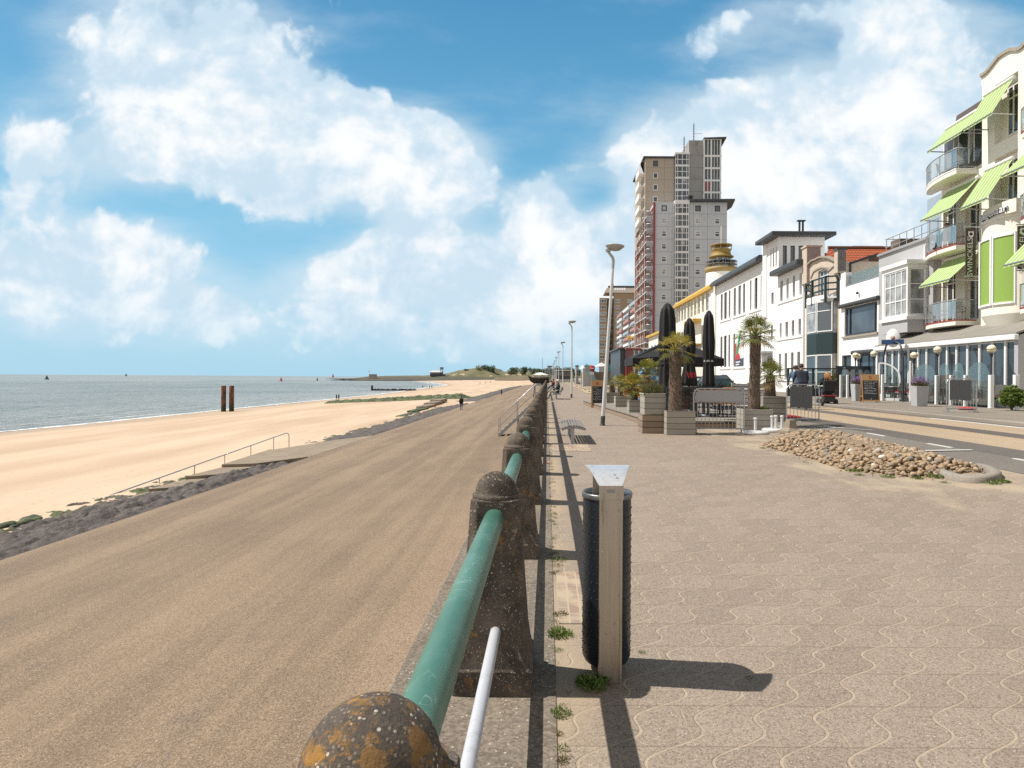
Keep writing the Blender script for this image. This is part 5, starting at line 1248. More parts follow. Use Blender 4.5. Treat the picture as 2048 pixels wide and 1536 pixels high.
# ---- low cream wing further on
b = bld('cream_house', 'small cream house with ochre trim beyond the cream building, behind the parasols', (XF, yCB1+1, .3))
mb = MB(); mb.box(XF-.3, 30, yCB1+.3, 122, .25, 9.2); mb.build('wall', M['cream'], b, world=True)
mb = MB(); mb.box(XF-.8, 30, yCB1+.3, 122, 9.2, 9.6); mb.build('roof', M['yellow'], b, world=True)
for i in range(6):
    for z in (1.5, 5.2): window(b, mpX(XF-.3), (100+i*3.4, 101.6+i*3.4, z, z+2.4), -.004, 'wpaint', 'glass', 1, 2, .08)

# ---- lighthouse
Yl = 86.0; lx_ = P(1442, 540, Yl).x
b = bld('lighthouse', 'round white lighthouse with ochre gallery and cap behind the cream building', (lx_, Yl, .3), 'lighthouse')
lz = lambda v: P(1442, v, Yl).z-.3
mb = MB(); mb.lathe([(2.35, 0), (2.2, 4), (2.02, lz(553)), (1.98, lz(545))], 32); mb.build('shaft', M['white'], b)
mb = MB(); mb.lathe([(1.98, lz(547)), (2.1, lz(544)), (2.2, lz(541)), (2.2, lz(537)), (0, lz(537)+.02)], 32); M['ochre'] = pm('ochre_paint_weathered', (.33, .23, .085), .6, var=.2, scale=3); mb.build('gallery', M['ochre'], b)
mb = MB(); zg0, zg1 = lz(537)+.02, lz(524)
for z in (zg1, (zg0+zg1)/2): mb.lathe([(2.13, z), (2.15, z+.015), (2.13, z+.03)], 32)
for i in range(16): a = 2*PI*i/16; mb.tube([(2.14*math.cos(a), 2.14*math.sin(a), zg0), (2.14*math.cos(a), 2.14*math.sin(a), zg1)], .018, 5)
mb.build('gallery_railing', M['gsteel'], b)
mb = MB(); mb.lathe([(1.05, zg0), (1.05, lz(517))], 8, sm=False); lr = mb.build('lantern_room', M['wpaint'], b)
mb = MB()
for i in range(8):
    a0, a1 = 2*PI*(i+.15)/8, 2*PI*(i+.85)/8; r_ = 1.065
    c0, c1 = (1.03*math.cos(a0), 1.03*math.sin(a0)), (1.03*math.cos(a1), 1.03*math.sin(a1)); am = (a0+a1)/2; dd = .05; mb.quad((c0[0]+dd*math.cos(am), c0[1]+dd*math.sin(am), zg0+.5), (c1[0]+dd*math.cos(am), c1[1]+dd*math.sin(am), zg0+.5), (c1[0]+dd*math.cos(am), c1[1]+dd*math.sin(am), lz(518)), (c0[0]+dd*math.cos(am), c0[1]+dd*math.sin(am), lz(518)))
mb.build('lantern_glass', M['glassb'], lr)
mb = MB(); mb.lathe([(1.05, lz(517)), (1.66, lz(515.5)), (1.70, lz(514)), (1.42, lz(511.5)), (1.30, lz(509)), (1.26, lz(503)), (1.36, lz(501)), (1.38, lz(500)), (0, lz(499.5))], 32); mb.build('cap', pm('ochre_roof', (.29, .195, .045), .6, var=.25, scale=4), b)
mb = MB(); z1 = lz(492)
mb.lathe([(1.44, z1), (1.5, z1+.06), (1.44, z1+.12)], 24)
for i in range(10): a = 2*PI*i/10; mb.bar((1.40*math.cos(a), 1.40*math.sin(a), lz(500)), (1.46*math.cos(a), 1.46*math.sin(a), z1+.05), .06, .06)
mb.build('crown_railing', M['ochre'], b)
mb = MB(); mb.tube([(0, 0, lz(500)), (0, 0, lz(452))], .06, 6); mb.build('mast', M['wpaint'], b)

# ---- tower block
YT = 140.0
M['conc'] = pm('grey_precast', (.565, .59, .635), .85, var=.08, scale=.12, grime=((.26, .25, .24), .3))
M['tanp'] = pm('tan_precast', (.44, .37, .30), .85, var=.08, scale=.12, grime=((.2, .17, .14), .3))
M['gconc'] = pm('raw_concrete', (.32, .31, .295), .9, var=.2, scale=.4, grime=((.13, .13, .12), .6))
M['joint'] = pm('panel_joint', (.17, .165, .16), .9)
M['tred'] = pm('oxide_red_steel', (.26, .045, .04), .5, var=.1)
b = bld('tower_block', 'tall grey and tan residential tower block with a central glazed column and red balcony frame', (P(1308, 600, YT).x, YT, 0))
def ty(u, Y=YT): return P(u, 600, Y).x
def tz(v, Y=YT): return P(1370, v, Y).z
x0, x1 = ty(1308), ty(1453); zt = tz(404.5)
rowv = [403.5+(97.6*i+28)/3.84 for i in range(14)]   # top of window rows
H = []
for i, v_ in enumerate(rowv):
    za, zb = tz(v_), tz(v_+11.8)
    if zb < 3: break
    for a, c in ((1322, 1332.6), (1389.3, 1400.6), (1428.4, 1439.2)): H.append((ty(a), ty(c), zb, za, .25))
zrows = [(h[2], h[3]) for h in H[::3]]
gx0, gx1 = ty(1349), ty(1376)
mb = MB(); wall(mb, mpY(YT), x0, gx0, 0, zt, H, .2); wall(mb, mpY(YT), gx1, x1, 0, zt, H, .2)
mb.quad((x0, YT, 0), (x0, YT+19, 0), (x0, YT+19, zt), (x0, YT, zt)); mb.quad((x1, YT, 0), (x1, YT+19, 0), (x1, YT+19, zt), (x1, YT, zt)); mb.quad((x0, YT, zt), (x1, YT, zt), (x1, YT+19, zt), (x0, YT+19, zt)); mb.quad((x0, YT+19, 0), (x1, YT+19, 0), (x1, YT+19, zt), (x0, YT+19, zt))
mb.build('wall', M['conc'], b, world=True)
mb = MB(); yj = YT-.006
for zb, za in zrows:
    z = za+.95; mb.quad((x0, yj, z), (gx0, yj, z), (gx0, yj, z+.05), (x0, yj, z+.05)); mb.quad((gx1, yj, z), (x1, yj, z), (x1, yj, z+.05), (gx1, yj, z+.05))
for u in (1343, 1386, 1414): x = ty(u); mb.quad((x, yj-.002, 0), (x+.05, yj-.002, 0), (x+.05, yj-.002, zt), (x, yj-.002, zt))
mb.build('panel_joint', M['joint'], b, world=True)
for i, h in enumerate(H):
    window(b, mpY(YT), h, .10, 'anth' if i < 3 else 'wpaint', 'curtain' if rnd.random() < .3 else 'glass', 1, 1, .16 if i >= 3 else .2, None, (.6,) if i >= 3 else ())
def glazed(xa, xb, Y, z0s, h, root, nm='glazed_bay'):
    for zb in z0s:
        mb = MB(); d = .5
        mb.box(xa, xb, Y-d, Y+.3, zb, zb+.45)
        for i in range(5): x = xa+(xb-xa-.14)*(i/4 if i not in (1, 3) else (.16 if i == 1 else .84)); mb.box(x, x+.14, Y-d, Y-d+.15, zb+.45, zb+h)
        mb.box(xa+.1, xb-.1, Y-d+.02, Y-d+.12, zb+.45+(h-.45)*.48, zb+.45+(h-.45)*.54); o = mb.build(nm, M['wpaint'], root, world=True)
        mb = MB(); mb.quad((xa+.05, Y-d+.1, zb+.45), (xb-.05, Y-d+.1, zb+.45), (xb-.05, Y-d+.1, zb+h), (xa+.05, Y-d+.1, zb+h)); mb.quad((xa+.02, Y-d+.05, zb+.45), (xa+.02, Y, zb+.45), (xa+.02, Y, zb+h), (xa+.02, Y-d+.05, zb+h)); mb.build('pane', M['glass'], o, world=True)
        if rnd.random() < .6:
            x = xa+(xb-xa)*(.22+.28*rnd.random()); mb = MB(); mb.quad((x, Y-d+.085, zb+h*.6), (x+.9, Y-d+.085, zb+h*.6), (x+.9, Y-d+.085, zb+h*.97), (x, Y-d+.085, zb+h*.97)); mb.build('curtain', M['curtain'], o, world=True)
zz = [z for z in [zrows[0][0]-1.0-i*2.84+.05 for i in range(15)] if z > 2]
glazed(gx0, gx1, YT, zz, 2.84, b)
mb = MB(); mb.box(gx0-.1, gx1+.1, YT-.6, YT+1, zt-.55, zt+.35); mb.build('bay_cap', M['wpaint'], b, world=True)
mb = MB(); mb.extr([(gx1+.1, YT-1.2, zt), (x1+1.3, YT-1.6, zt), (x1+2.2, YT+4, zt), (x1+1, YT+20, zt), (gx1+.1, YT+20, zt)], (0, 0, .4)); mb.build('roof', M['dgrey'], b, world=True)
mb = MB(); cxx = ty(1378.5); mb.lathe([(.5, 0), (.5, .6), (.85, .75), (.85, 1.1), (.4, 1.2), (0, 1.2)], 12, (cxx, YT+.5, zt+.4)); mb.build('roof_vent', M['anth'], b, world=True)
# upper, set-back part
YU = YT+6; za_t = tz(317, YU); ux0, ux1 = ty(1289, YU), ty(1347, YU); uz = lambda v: P(1370, v, YU).z
H2 = [(ty(1304.6, YU), ty(1314.3, YU), uz(240+zy/3.84+11.8), uz(240+zy/3.84), .2) for zy in (313, 405, 495, 587)]
mb = MB(); wall(mb, mpY(YU), ux0, ux1, 0, za_t, H2, .2); mb.quad((ux0, YU, 0), (ux0, YU+17, 0), (ux0, YU+17, za_t), (ux0, YU, za_t)); mb.quad((ux0, YU, za_t), (ux1, YU, za_t), (ux1, YU+17, za_t), (ux0, YU+17, za_t)); mb.quad((ux1, YU, zt), (ux1, YU+17, zt), (ux1, YU+17, za_t), (ux1, YU, za_t)); mb.build('tan_wall', M['tanp'], b, world=True)
mb = MB()
for i in range(6): z = za_t-2.2-i*2.84; mb.quad((ux0, YU-.006, z), (ux1, YU-.006, z), (ux1, YU-.006, z+.05), (ux0, YU-.006, z+.05))
x = ty(1327, YU); mb.quad((x, YU-.008, zt), (x+.05, YU-.008, zt), (x+.05, YU-.008, za_t), (x, YU-.008, za_t)); mb.build('panel_joint', M['joint'], b, world=True)
for i, h in enumerate(H2): window(b, mpY(YU), h, .10, 'anth' if i == 0 else 'wpaint', 'glass', 1, 1, .16)
mb = MB(); mb.box(ux0-.5, ux1+.2, YU-.5, YU+18, za_t, za_t+.35); mb.build('roof', M['dgrey'], b, world=True)
mb = MB()
for i in range(9): a0, a1 = PI*.5+i*PI/18, PI*.5+(i+1)*PI/18; mb.add([(ux0+.3+1.3*math.cos(a0), YU+1, za_t-1.3+1.3*math.sin(a0)-(0 if i < 1 else .0)), (ux0+.3+1.3*math.cos(a1), YU+1, za_t-1.3+1.3*math.sin(a1)), (ux0+.3+1.3*math.cos(a1), YU+9, za_t-1.3+1.3*math.sin(a1)), (ux0+.3+1.3*math.cos(a0), YU+9, za_t-1.3+1.3*math.sin(a0))], [(0, 1, 2, 3)])
mb.add([(ux0-1, YU+1, za_t-1.3), (ux0-.2, YU+1, za_t-3.2), (ux0-.2, YU+9, za_t-3.2), (ux0-1, YU+9, za_t-1.3)], [(0, 1, 2, 3)]); mb.build('curved_eave', M['wpaint'], b, world=True)
vx0, vx1 = ty(1348, YU), ty(1376, YU); ztop2 = uz(310)
glazed(vx0, vx1, YU, [ztop2-2.84*(i+1) for i in range(4)]+[zt-1], 2.84, b)
mb = MB(); mb.box(vx0-.1, vx1+.1, YU-.6, YU+4, ztop2, ztop2+.4); mb.box(vx0, vx1, YU+.3, YU+16, zt, ztop2); mb.build('bay_cap', M['wpaint'], b, world=True)
cx0, cx1 = ty(1376, YU), ty(1405, YU); zt3 = uz(280.5)
mb = MB(); mb.box(cx0, cx1, YU, YU+16, 0, zt3); mb.build('concrete_core', M['gconc'], b, world=True)
mb = MB()
for i in range(5): z = uz(311+i*24); mb.quad((cx0, YU-.006, z), (cx1, YU-.006, z), (cx1, YU-.006, z+.07), (cx0, YU-.006, z+.07))
mb.build('panel_joint', M['joint'], b, world=True)
wx0, wx1 = ty(1405, YU), ty(1441, YU)
mb = MB(); mb.box(wx0, wx1, YU+.06, YU+16, 0, zt3+.3); mb.build('glazed_core', M['glass'], b, world=True)
mb = MB(); fl = [uz(v_) for v_ in (277.5, 312, 336.5, 361, 385, 410)]
for z in fl: mb.box(wx0, wx1, YU-.2, YU+.05, z-.22, z+.22)
for u, w_ in ((1405, .3), (1413, .15), (1419, .35), (1426, .12), (1432, .12), (1437.5, .35)): x = ty(u, YU); mb.box(x, x+w_, YU-.18, YU+.05, zt-1, zt3+.2)
mb.build('glazing_grid', M['wpaint'], b, world=True)
mb = MB(); z1, z0 = uz(362.5), uz(383.5); mb.quad((ty(1405.6, YU), YU-.0, z0), (ty(1418.6, YU), YU-.0, z0), (ty(1418.6, YU), YU-.0, z1), (ty(1405.6, YU), YU-.0, z1)); mb.build('red_blind', pm('faded_red_blind', (.32, .12, .12), .8), b, world=True)
mb = MB(); mb.extr([(cx1, YU-.5, zt3+.25), (wx1+.9, YU-1, zt3+.25), (wx1+1.2, YU+8, zt3-.4), (cx1, YU+8, zt3+.25)], (0, 0, .25)); mb.build('roof_fin', M['dgrey'], b, world=True)
for u, v0, v1 in ((1389.5, 280, 240), (1370, 308, 267)):
    mb = MB(); x = ty(u, YU); mb.tube([(x, YU+2, uz(v0)-1), (x, YU+2, uz(v1))], .10, 6)
    for k in range(6): z = uz(v0)+(uz(v1)-uz(v0))*(.2+k*.13); mb.bar((x-.25, YU+2, z), (x+.25, YU+2, z+.1), .05, .05)
    z = uz(v0)+(uz(v1)-uz(v0))*.5; mb.bar((x, YU+2, z), (x+2.0, YU+2, z-.05), .05, .05); mb.build('antenna', M['dsteel'], b, world=True)
# red balcony frame on the sea side
mb = MB(); xr = x0-.1; nfl = 13
mb.bar((xr, YT-.15, 0), (xr, YT-.15, zt-.1), .42, .42)
for i in range(7): y = YT+3+i*2.7; mb.bar((x0-1.5, y, 0), (x0-1.5, y, zt-2.5-i*.75), .2, .2)
for i in range(0, nfl, 2): z = zt-1.0-i*2.84; mb.bar((xr, YT-.1, z), (x0-1.5, YT+19, z-2.6-.2*i), .28, .32)
mb.build('red_frame', M['tred'], b, world=True)
for i in range(nfl):
    z = zt-2.9-i*2.84
    for k in range(3):
        y = YT+.6+k*6.2; mb = MB(); mb.box(x0-1.7, x0, y, y+5.2, z-.18, z); o = mb.build('balcony', M['conc'], b, world=True)
        mb = MB(); mb.tube([(x0, y+.05, z+1.05), (x0-1.65, y+.05, z+1.05), (x0-1.65, y+5.1, z+1.05)], .05, 5)
        for q in range(5): mb.tube([(x0-1.65, y+.05+q*1.26, z), (x0-1.65, y+.05+q*1.26, z+1.05)], .035, 4)
        mb.tube([(x0-.8, y+.05, z), (x0-.8, y+.05, z+1.05)], .035, 4); mb.build('rail', M['steel'], o, world=True)
        if k == 0: MB().add([(x0-1.64, y+.06, z+.1), (x0, y+.06, z+.1), (x0, y+.06, z+.95), (x0-1.64, y+.06, z+.95)], [(0, 1, 2, 3)]).build('glass_panel', M['clear'], o, world=True)
for i in range(5):
    z = za_t-3.2-i*2.84; mb = MB(); mb.box(ux0-1.3, ux0, YU+1, YU+7, z-.2, z); mb.box(ux0-1.3, ux0-1.2, YU+1, YU+7, z, z+1.0); mb.build('balcony', M['wpaint'], b, world=True)
# door/windows strip behind balconies
mb = MB()
for i in range(nfl):
    z = zt-2.9-i*2.84
    for k in range(6): y = YT+.9+k*3.1; mb.quad((x0-.01, y, z+.05), (x0-.01, y+2, z+.05), (x0-.01, y+2, z+2.2), (x0-.01, y, z+2.2))
mb.build('balcony_glazing', M['glass'], b, world=True)

# ---- brown apartment block far along the front
YA = 283.0
b = bld('apartment_block', 'distant brown brick apartment block with many white windows left of the tower block', (P(1240, 700, YA).x, YA, 0))
M['bbrick'] = pm('brown_brick_far', (.40, .285, .195), .9, var=.12, scale=.2)
ax = lambda u: P(u, 660, YA).x
az = lambda v_: P(1240, v_, YA).z
A0, A1, A2, A3, A4, A5 = ax(1198.5), ax(1214), ax(1227), ax(1245), ax(1262), ax(1281)
ztA, ztB = az(596), az(586); zro = az(572)
H = []
for i in range(12):
    v0 = 598.5+i*12.45; za, zb = az(v0), az(v0+7.5)
    H += [(ax(1199.5), ax(1212.5), zb, za, .3)]
    if i > 0 or True: H += [(ax(1231), ax(1240), zb, za, .3), (ax(1254), ax(1264.5), zb, za, .3)]
    H += [(ax(1271), ax(1279), zb, za, .3)]
mb = MB(); wall(mb, mpY(YA), A0, A1, 0, ztA, H, .3); wall(mb, mpY(YA+1.5), A1, A2, 0, ztA, [], .3); wall(mb, mpY(YA-.5), A2, A5, 0, ztB, [(h[0], h[1], h[2], h[3], .3) for h in H], .3)
mb.quad((A1, YA, 0), (A1, YA+1.5, 0), (A1, YA+1.5, ztA), (A1, YA, ztA)); mb.quad((A2, YA-.5, 0), (A2, YA+1.5, 0), (A2, YA+1.5, ztB), (A2, YA-.5, ztB)); mb.quad((A0, YA, 0), (A0+2.6, YA+25, 0), (A0+2.6, YA+25, ztA), (A0, YA, ztA)); mb.quad((A0, YA, ztA), (A2, YA+1.5, ztA), (A5, YA+25, ztA), (A0+2.6, YA+25, ztA))
mb.build('wall', M['bbrick'], b, world=True)
mb = MB(); mb.extr([(A1-1, YA-1.2, ztB), (A5+4, YA-1.2, ztB), (A5+4, YA+6, zro), (ax(1216), YA+6, zro)], (0, 12, 0)); mb.add([(A1-1, YA-1.2, ztB), (A5+4, YA-1.2, ztB), (A5+4, YA+5, zro), (ax(1218), YA+5, zro)], [(0, 1, 2, 3)]); mb.build('roof', pm('brown_roof', (.24, .20, .165), .8, var=.2, scale=.3), b, world=True)
mb = MB(); mb.bar((ax(1218), YA+5, zro+.4), (A5+4, YA+5, zro+.4), .5, .8); mb.bar((ax(1228), YA+5, zro+1.4), (ax(1229), YA+5, zro+1.4), .4, .8); mb.build('roof_ridge', M['dgrey'], b, world=True)
for i in range(5):
    t_ = .55; x = ax(1229.5+i*4.6); y = YA-1.2+6.2*t_; z = ztB+(zro-ztB)*t_; mb = MB(); mb.quad((x, y-.6, z-.2), (x+.8, y-.6, z-.2), (x+.8, y-.1, z+.9), (x, y-.1, z+.9)); mb.build('skylight', M['wpaint'], b, world=True)
for j, h in enumerate(H):
    mp = mpY(YA if h[0] < A1 else YA-.5)
    window(b, mp, h, .25, 'wpaint', 'curtain' if rnd.random() < .5 else 'glass', 4 if h[1]-h[0] > 2.5 else 3, 1, .24, None, ())
for i in range(12):
    z = az(598.5+i*12.45+7.8); mb = MB(); mb.box(A1+.2, A2-.1, YA-.6, YA+1.45, z-.2, z); mb.box(A1+.2, A2-.1, YA-.6, YA-.55, z, z+1.1); mb.build('balcony', M['dgrey'], b, world=True)
    mb = MB(); mb.quad((A1+.3, YA+1.45, z), (A2-.3, YA+1.45, z), (A2-.3, YA+1.45, z+2.2), (A1+.3, YA+1.45, z+2.2)); mb.build('balcony_door', M['glass'], b, world=True)
    mb = MB(); mb.box(ax(1265), ax(1270.5), YA-1.4, YA-.55, z-.2, z+1.0); mb.build('balcony', M['gsteel'], b, world=True)
# pink-and-white balconied flats between the two blocks
M['pink'] = pm('pink_panel', (.42, .22, .21), .7); Yp = 172.0; b = bld('balconied_flats', 'narrow flats with red and white balconies between the brown block and the tower', (P(1283, 700, Yp).x, Yp, 0))
xa_, xb_ = P(1281, 700, Yp).x, P(1290, 700, Yp).x
mb = MB(); mb.box(xa_+1, xb_+8, Yp, Yp+60, 0, P(1280, 582, Yp).z); mb.build('wall', M['curtain'], b, world=True)
for i in range(12):
    z = P(1280, 600+i*13.6, Yp).z
    for k in range(3): mb = MB(); mb.box(xa_-.8, xa_+1, Yp+2+k*18, Yp+16+k*18, z-.15, z+.62); mb.build('balcony', (M['curtain'], M['wpaint'], M['pink'])[(i*2+k) % 3], b, world=True)
# ================================================================== STONE BED
def pip(x, y, poly):
    c = False; n = len(poly)
    for i in range(n):
        (x1, y1), (x2, y2) = poly[i], poly[(i+1) % n]
        if (y1 > y) != (y2 > y) and x < (x2-x1)*(y-y1)/(y2-y1)+x1: c = not c
    return c
bedpx = [(1524, 892), (1560, 876), (1622, 871), (1690, 873), (1780, 893), (1870, 917), (1940, 934), (1975, 945), (1900, 948), (1875, 958), (1800, 953), (1740, 947), (1680, 938), (1640, 925), (1590, 910)]
bed = [(lambda q: (q.x, q.y))(G(u, v)) for u, v in bedpx]
cxb = sum(p[0] for p in bed)/len(bed); cyb = sum(p[1] for p in bed)/len(bed)
def edist(x, y):
    d = 9
    for i in range(len(bed)):
        a, c = Vector(bed[i]), Vector(bed[(i+1) % len(bed)]); p = Vector((x, y)); t = max(0, min(1, (p-a).dot(c-a)/(c-a).length_squared)); d = min(d, (p-a-(c-a)*t).length)
    return d
def stone_mat():
    m, t, b = newmat('bed_stone'); oi = t.nodes.new('ShaderNodeObjectInfo'); r = t.nodes.new('ShaderNodeNewGeometry')
    k = (E(t, oi.outputs['Random'])+E(t, r.outputs['Random Per Island'])*.618).fr()
    rp = t.nodes.new('ShaderNodeValToRGB'); t.links.new(k.k, rp.inputs[0]); rp.color_ramp.interpolation = 'LINEAR'; e = rp.color_ramp.elements
    e[0].position = 0; e[0].color = (.40, .27, .15, 1); e[1].position = 1; e[1].color = (.66, .62, .55, 1)
    for q, c in ((.2, (.30, .20, .12)), (.38, (.47, .34, .20)), (.52, (.22, .185, .155)), (.66, (.42, .31, .20)), (.8, (.36, .26, .17)), (.9, (.20, .195, .19)), (.95, (.62, .57, .48))): x = e.new(q); x.color = (*c, 1)
    n = E(t, tex(t, 'Noise', posn(t), Scale=22.0, Detail=6.0, Roughness=.65).outputs[0])
    c = mixc(t, n.ss(.35, .7)*.45, rp.outputs[0], (.17, .12, .08)); t.links.new(c, b.inputs['Base Color']); b.inputs['Roughness'].default_value = .8; bump(t, b, n, .01, .6); return m
M['stonebed'] = stone_mat()
def rock(rg, s):
    import bmesh
    bm = bmesh.new(); bmesh.ops.create_icosphere(bm, subdivisions=2, radius=1.0); o = Vector((rg.uniform(0, 99), rg.uniform(0, 99), 0)); sx, sy, sz = rg.uniform(.8, 1.3), rg.uniform(.7, 1.0), rg.uniform(.6, .92)
    for v in bm.verts:
        d_ = v.co.normalized(); r_ = 1+.28*noise.noise(d_*1.3+o)+.10*noise.noise(d_*3+o); v.co = Vector((d_.x*sx, d_.y*sy, d_.z*sz))*r_*s*(1-.12*round(2.2*noise.noise(d_*1.9+o)))
    return bm
rk = random.Random(21); pool = []
for i in range(14):
    bm = rock(rk, 1.0); me = bpy.data.meshes.new('stone'); bm.to_mesh(me); bm.free(); me.materials.append(M['stonebed']); me.polygons.foreach_set('use_smooth', [True]*len(me.polygons)); pool.append(me)
cand = []
x0b, x1b = min(p[0] for p in bed), max(p[0] for p in bed); y0b, y1b = min(p[1] for p in bed), max(p[1] for p in bed)
while len(cand) < 2600:
    x, y = rk.uniform(x0b, x1b), rk.uniform(y0b, y1b)
    if not pip(x, y, bed): continue
    d_ = edist(x, y); h = .18*min(1, d_/.5)**.6; s_ = .016+.038*rk.random()**1.6*(1 if d_ > .12 else .8)
    if rk.random() < .06: s_ *= 1.35
    cand.append((x, y, gz(x)+h*rk.uniform(.72, 1.0)+.01, s_))
for _ in range(90):
    i_ = rk.randrange(len(bed)); a_, c_ = bed[i_], bed[(i_+1) % len(bed)]; f_ = rk.random(); x, y = a_[0]+(c_[0]-a_[0])*f_+rk.gauss(0, .10), a_[1]+(c_[1]-a_[1])*f_+rk.gauss(0, .16)
    if x < 6.4: cand.append((x, y, gz(x)+.004, rk.uniform(.010, .024)))
cand.sort(key=lambda c: -(c[3]/c[1])*(1 if c[2] > .06 else .7))
for (x, y, z, s_) in cand[:290]:
    o = bpy.data.objects.new('stone', rk.choice(pool)); COL.objects.link(o); o.location = (x, y, z); o.scale = (s_,)*3; o.rotation_euler = (rk.uniform(-.9, .9), rk.uniform(-.9, .9), rk.uniform(0, 6.28))
    tag(o, 'rounded beach stone lying in the loose tan heap beside the parking lane', 'stone', 'stones of the roadside heap')
mb = MB()
for (x, y, z, s_) in cand[290:]:
    me = rk.choice(pool); Mx = Matrix.Translation((x, y, z)) @ Matrix.Rotation(rk.uniform(0, 6.28), 4, 'Z') @ Matrix.Rotation(rk.uniform(-.5, .5), 4, 'X') @ Matrix.Scale(s_, 4)
    mb.add([Mx @ v.co for v in me.vertices], [tuple(p.vertices) for p in me.polygons], 0, True)
tag(mb.build('gravel', M['stonebed']), 'smaller stones filling the tan roadside heap', 'gravel', None, 'stuff')
mb = MB(); n = len(bed); vs = []
for f, h in ((1.0, 0.0), (.8, .09), (.5, .135), (0.02, .145)):
    vs += [(cxb+(x-cxb)*f, cyb+(y-cyb)*f, gz(x)+h) for x, y in bed]
mb.add(vs, [(k*n+i, k*n+(i+1) % n, (k+1)*n+(i+1) % n, (k+1)*n+i) for k in range(3) for i in range(n)])
struct(mb.build('stone_bed_soil', grit_mat('bed_soil', (.22, .16, .10), (.32, .24, .16), amt=.6)))
kp = [(1868, 950), (1905, 962), (1945, 967), (1982, 965), (2004, 957), (1990, 945), (1965, 939)]
kp = [G(u, v) for u, v in kp]; pts = []
for i in range(len(kp)-1):
    p_0, p_1, p_2, p_3 = kp[max(i-1, 0)], kp[i], kp[i+1], kp[min(i+2, len(kp)-1)]
    for q in range(7): t_ = q/7; pts.append(.5*(2*p_1+(p_2-p_0)*t_+(2*p_0-5*p_1+4*p_2-p_3)*t_**2+(3*p_1-p_0-3*p_2+p_3)*t_**3))
mb = MB(); k = len(pts); vs = []
for i, p in enumerate(pts):
    t_ = (pts[min(i+1, k-1)]-pts[max(i-1, 0)]).normalized(); nr = Vector((-t_.y, t_.x, 0)); z = gz(p.x)
    for o, h in ((0, -.02), (0, .065), (.025, .09), (.11, .095), (.13, .08), (.13, -.02)): q = p+nr*o; vs.append((q.x, q.y, z+h))
mb.add(vs, [(i*6+j, i*6+j+1, (i+1)*6+j+1, (i+1)*6+j) for i in range(k-1) for j in range(5)]+[(0, 1, 2, 3, 4, 5)], 0, True)
tag(mb.build('kerb_stone', M['kerbc']), 'curved raised concrete kerb closing the end of the stone heap', 'kerb')
for (u, v, r_, h, n_, lab) in ((1708, 943, .13, .06, 160, 'green weed clump at the near edge of the stone heap, left of the kerb clumps'), (1720, 951, .08, .04, 90, 'low weed just below the larger clump at the edge of the stone heap'), (1776, 955, .10, .05, 120, 'weed clump midway along the near edge of the stone heap'), (1835, 958, .09, .05, 110, 'weed clump on the near edge of the stones just before the kerb clump'),
        (1872, 955, .12, .08, 200, 'tall weed clump where the curved kerb meets the stones'), (1890, 966, .07, .03, 70, 'small weed under the left part of the curved kerb'), (1985, 968, .10, .05, 130, 'weed clump under the right bend of the curved kerb'), (2005, 965, .10, .06, 150, 'weed clump at the far right end of the curved kerb'), (1933, 942, .08, .07, 100, 'weed growing among the stones inside the curved kerb'),
        (1525, 897, .07, .04, 80, 'weed at the pointed left tip of the stone heap'), (1612, 925, .07, .03, 60, 'tiny weed on the left part of the near stone edge'), (1576, 866, .13, .05, 140, 'weed in front of the concrete foot block')):
    p = G(u, v); weed('weed', lab, p.x, p.y, r_, h, n_)

# ================================================================== TERRACE ON THE PROMENADE
M['plank'] = plankm('grey_planter_boards', (.34, .31, .265), .145, var=.10, gap=.012)
M['deckw'] = plankm('weathered_timber', (.27, .20, .145), .155, var=.22, gap=.02)
M['decktop'] = plankm('deck_boards', (.27, .235, .20), .14, axis=1, var=.2, gap=.014)
M['soil'] = pm('soil', (.05, .035, .025), .95, var=.4, scale=6)
def planter(uL, uR, vB, vT, lab, dep=None, z0=None, legs=None):
    a = G(uL, vB) if z0 is None else atZ(uL, vB, z0); c = P(uR, vB, a.y); w = c.x-a.x; h = P(uL, vT, a.y).z-a.z; d_ = dep or w*.95
    o = thing('planter', lab, 'planter', (a.x+w/2, a.y+d_/2, a.z), 0, 'grey board planters of the terrace')
    mb = MB(); t = .035
    mb.box(-w/2, w/2, -d_/2, -d_/2+t, 0, h); mb.box(-w/2, w/2, d_/2-t, d_/2, 0, h); mb.box(-w/2, -w/2+t, -d_/2+t, d_/2-t, 0, h); mb.box(w/2-t, w/2, -d_/2+t, d_/2-t, 0, h)
    mb.build('box', M['plank'], o, bev=.006)
    MB().box(-w/2+t, w/2-t, -d_/2+t, d_/2-t, h*.2, h-.06).build('soil', M['soil'], o)
    return o, w, d_, h
# deck first
ga = G(1270, 840); DX0, DX1, DY0, DY1, DZ = 1.9, 6.6, 17.6, 34, .22
dk = thing('terrace_deck', 'low timber deck carrying the black parasols and wicker chairs', 'deck', (DX0, DY0, 0))
def skewx(y): return 2.62+(1.95-2.62)*(y-17.2)/14
M['decks'] = M['deckw']
mb = MB(); mb.extr([(skewx(17.2)+.35, 17.2, DZ), (6.4, 17.4, DZ), (6.4, 33, DZ), (skewx(33), 33, DZ)], (0, 0, -.05)); mb.build('deck_boards', M['decktop'], dk, world=True)
mb = MB(); mb.extr([(skewx(17.2)+.38, 17.22, DZ-.05), (6.38, 17.42, DZ-.05), (6.38, 32.9, DZ-.05), (skewx(33)+.03, 32.9, DZ-.05)], (0, 0, -.22)); mb.build('deck_skirt', M['deckw'], dk, world=True)
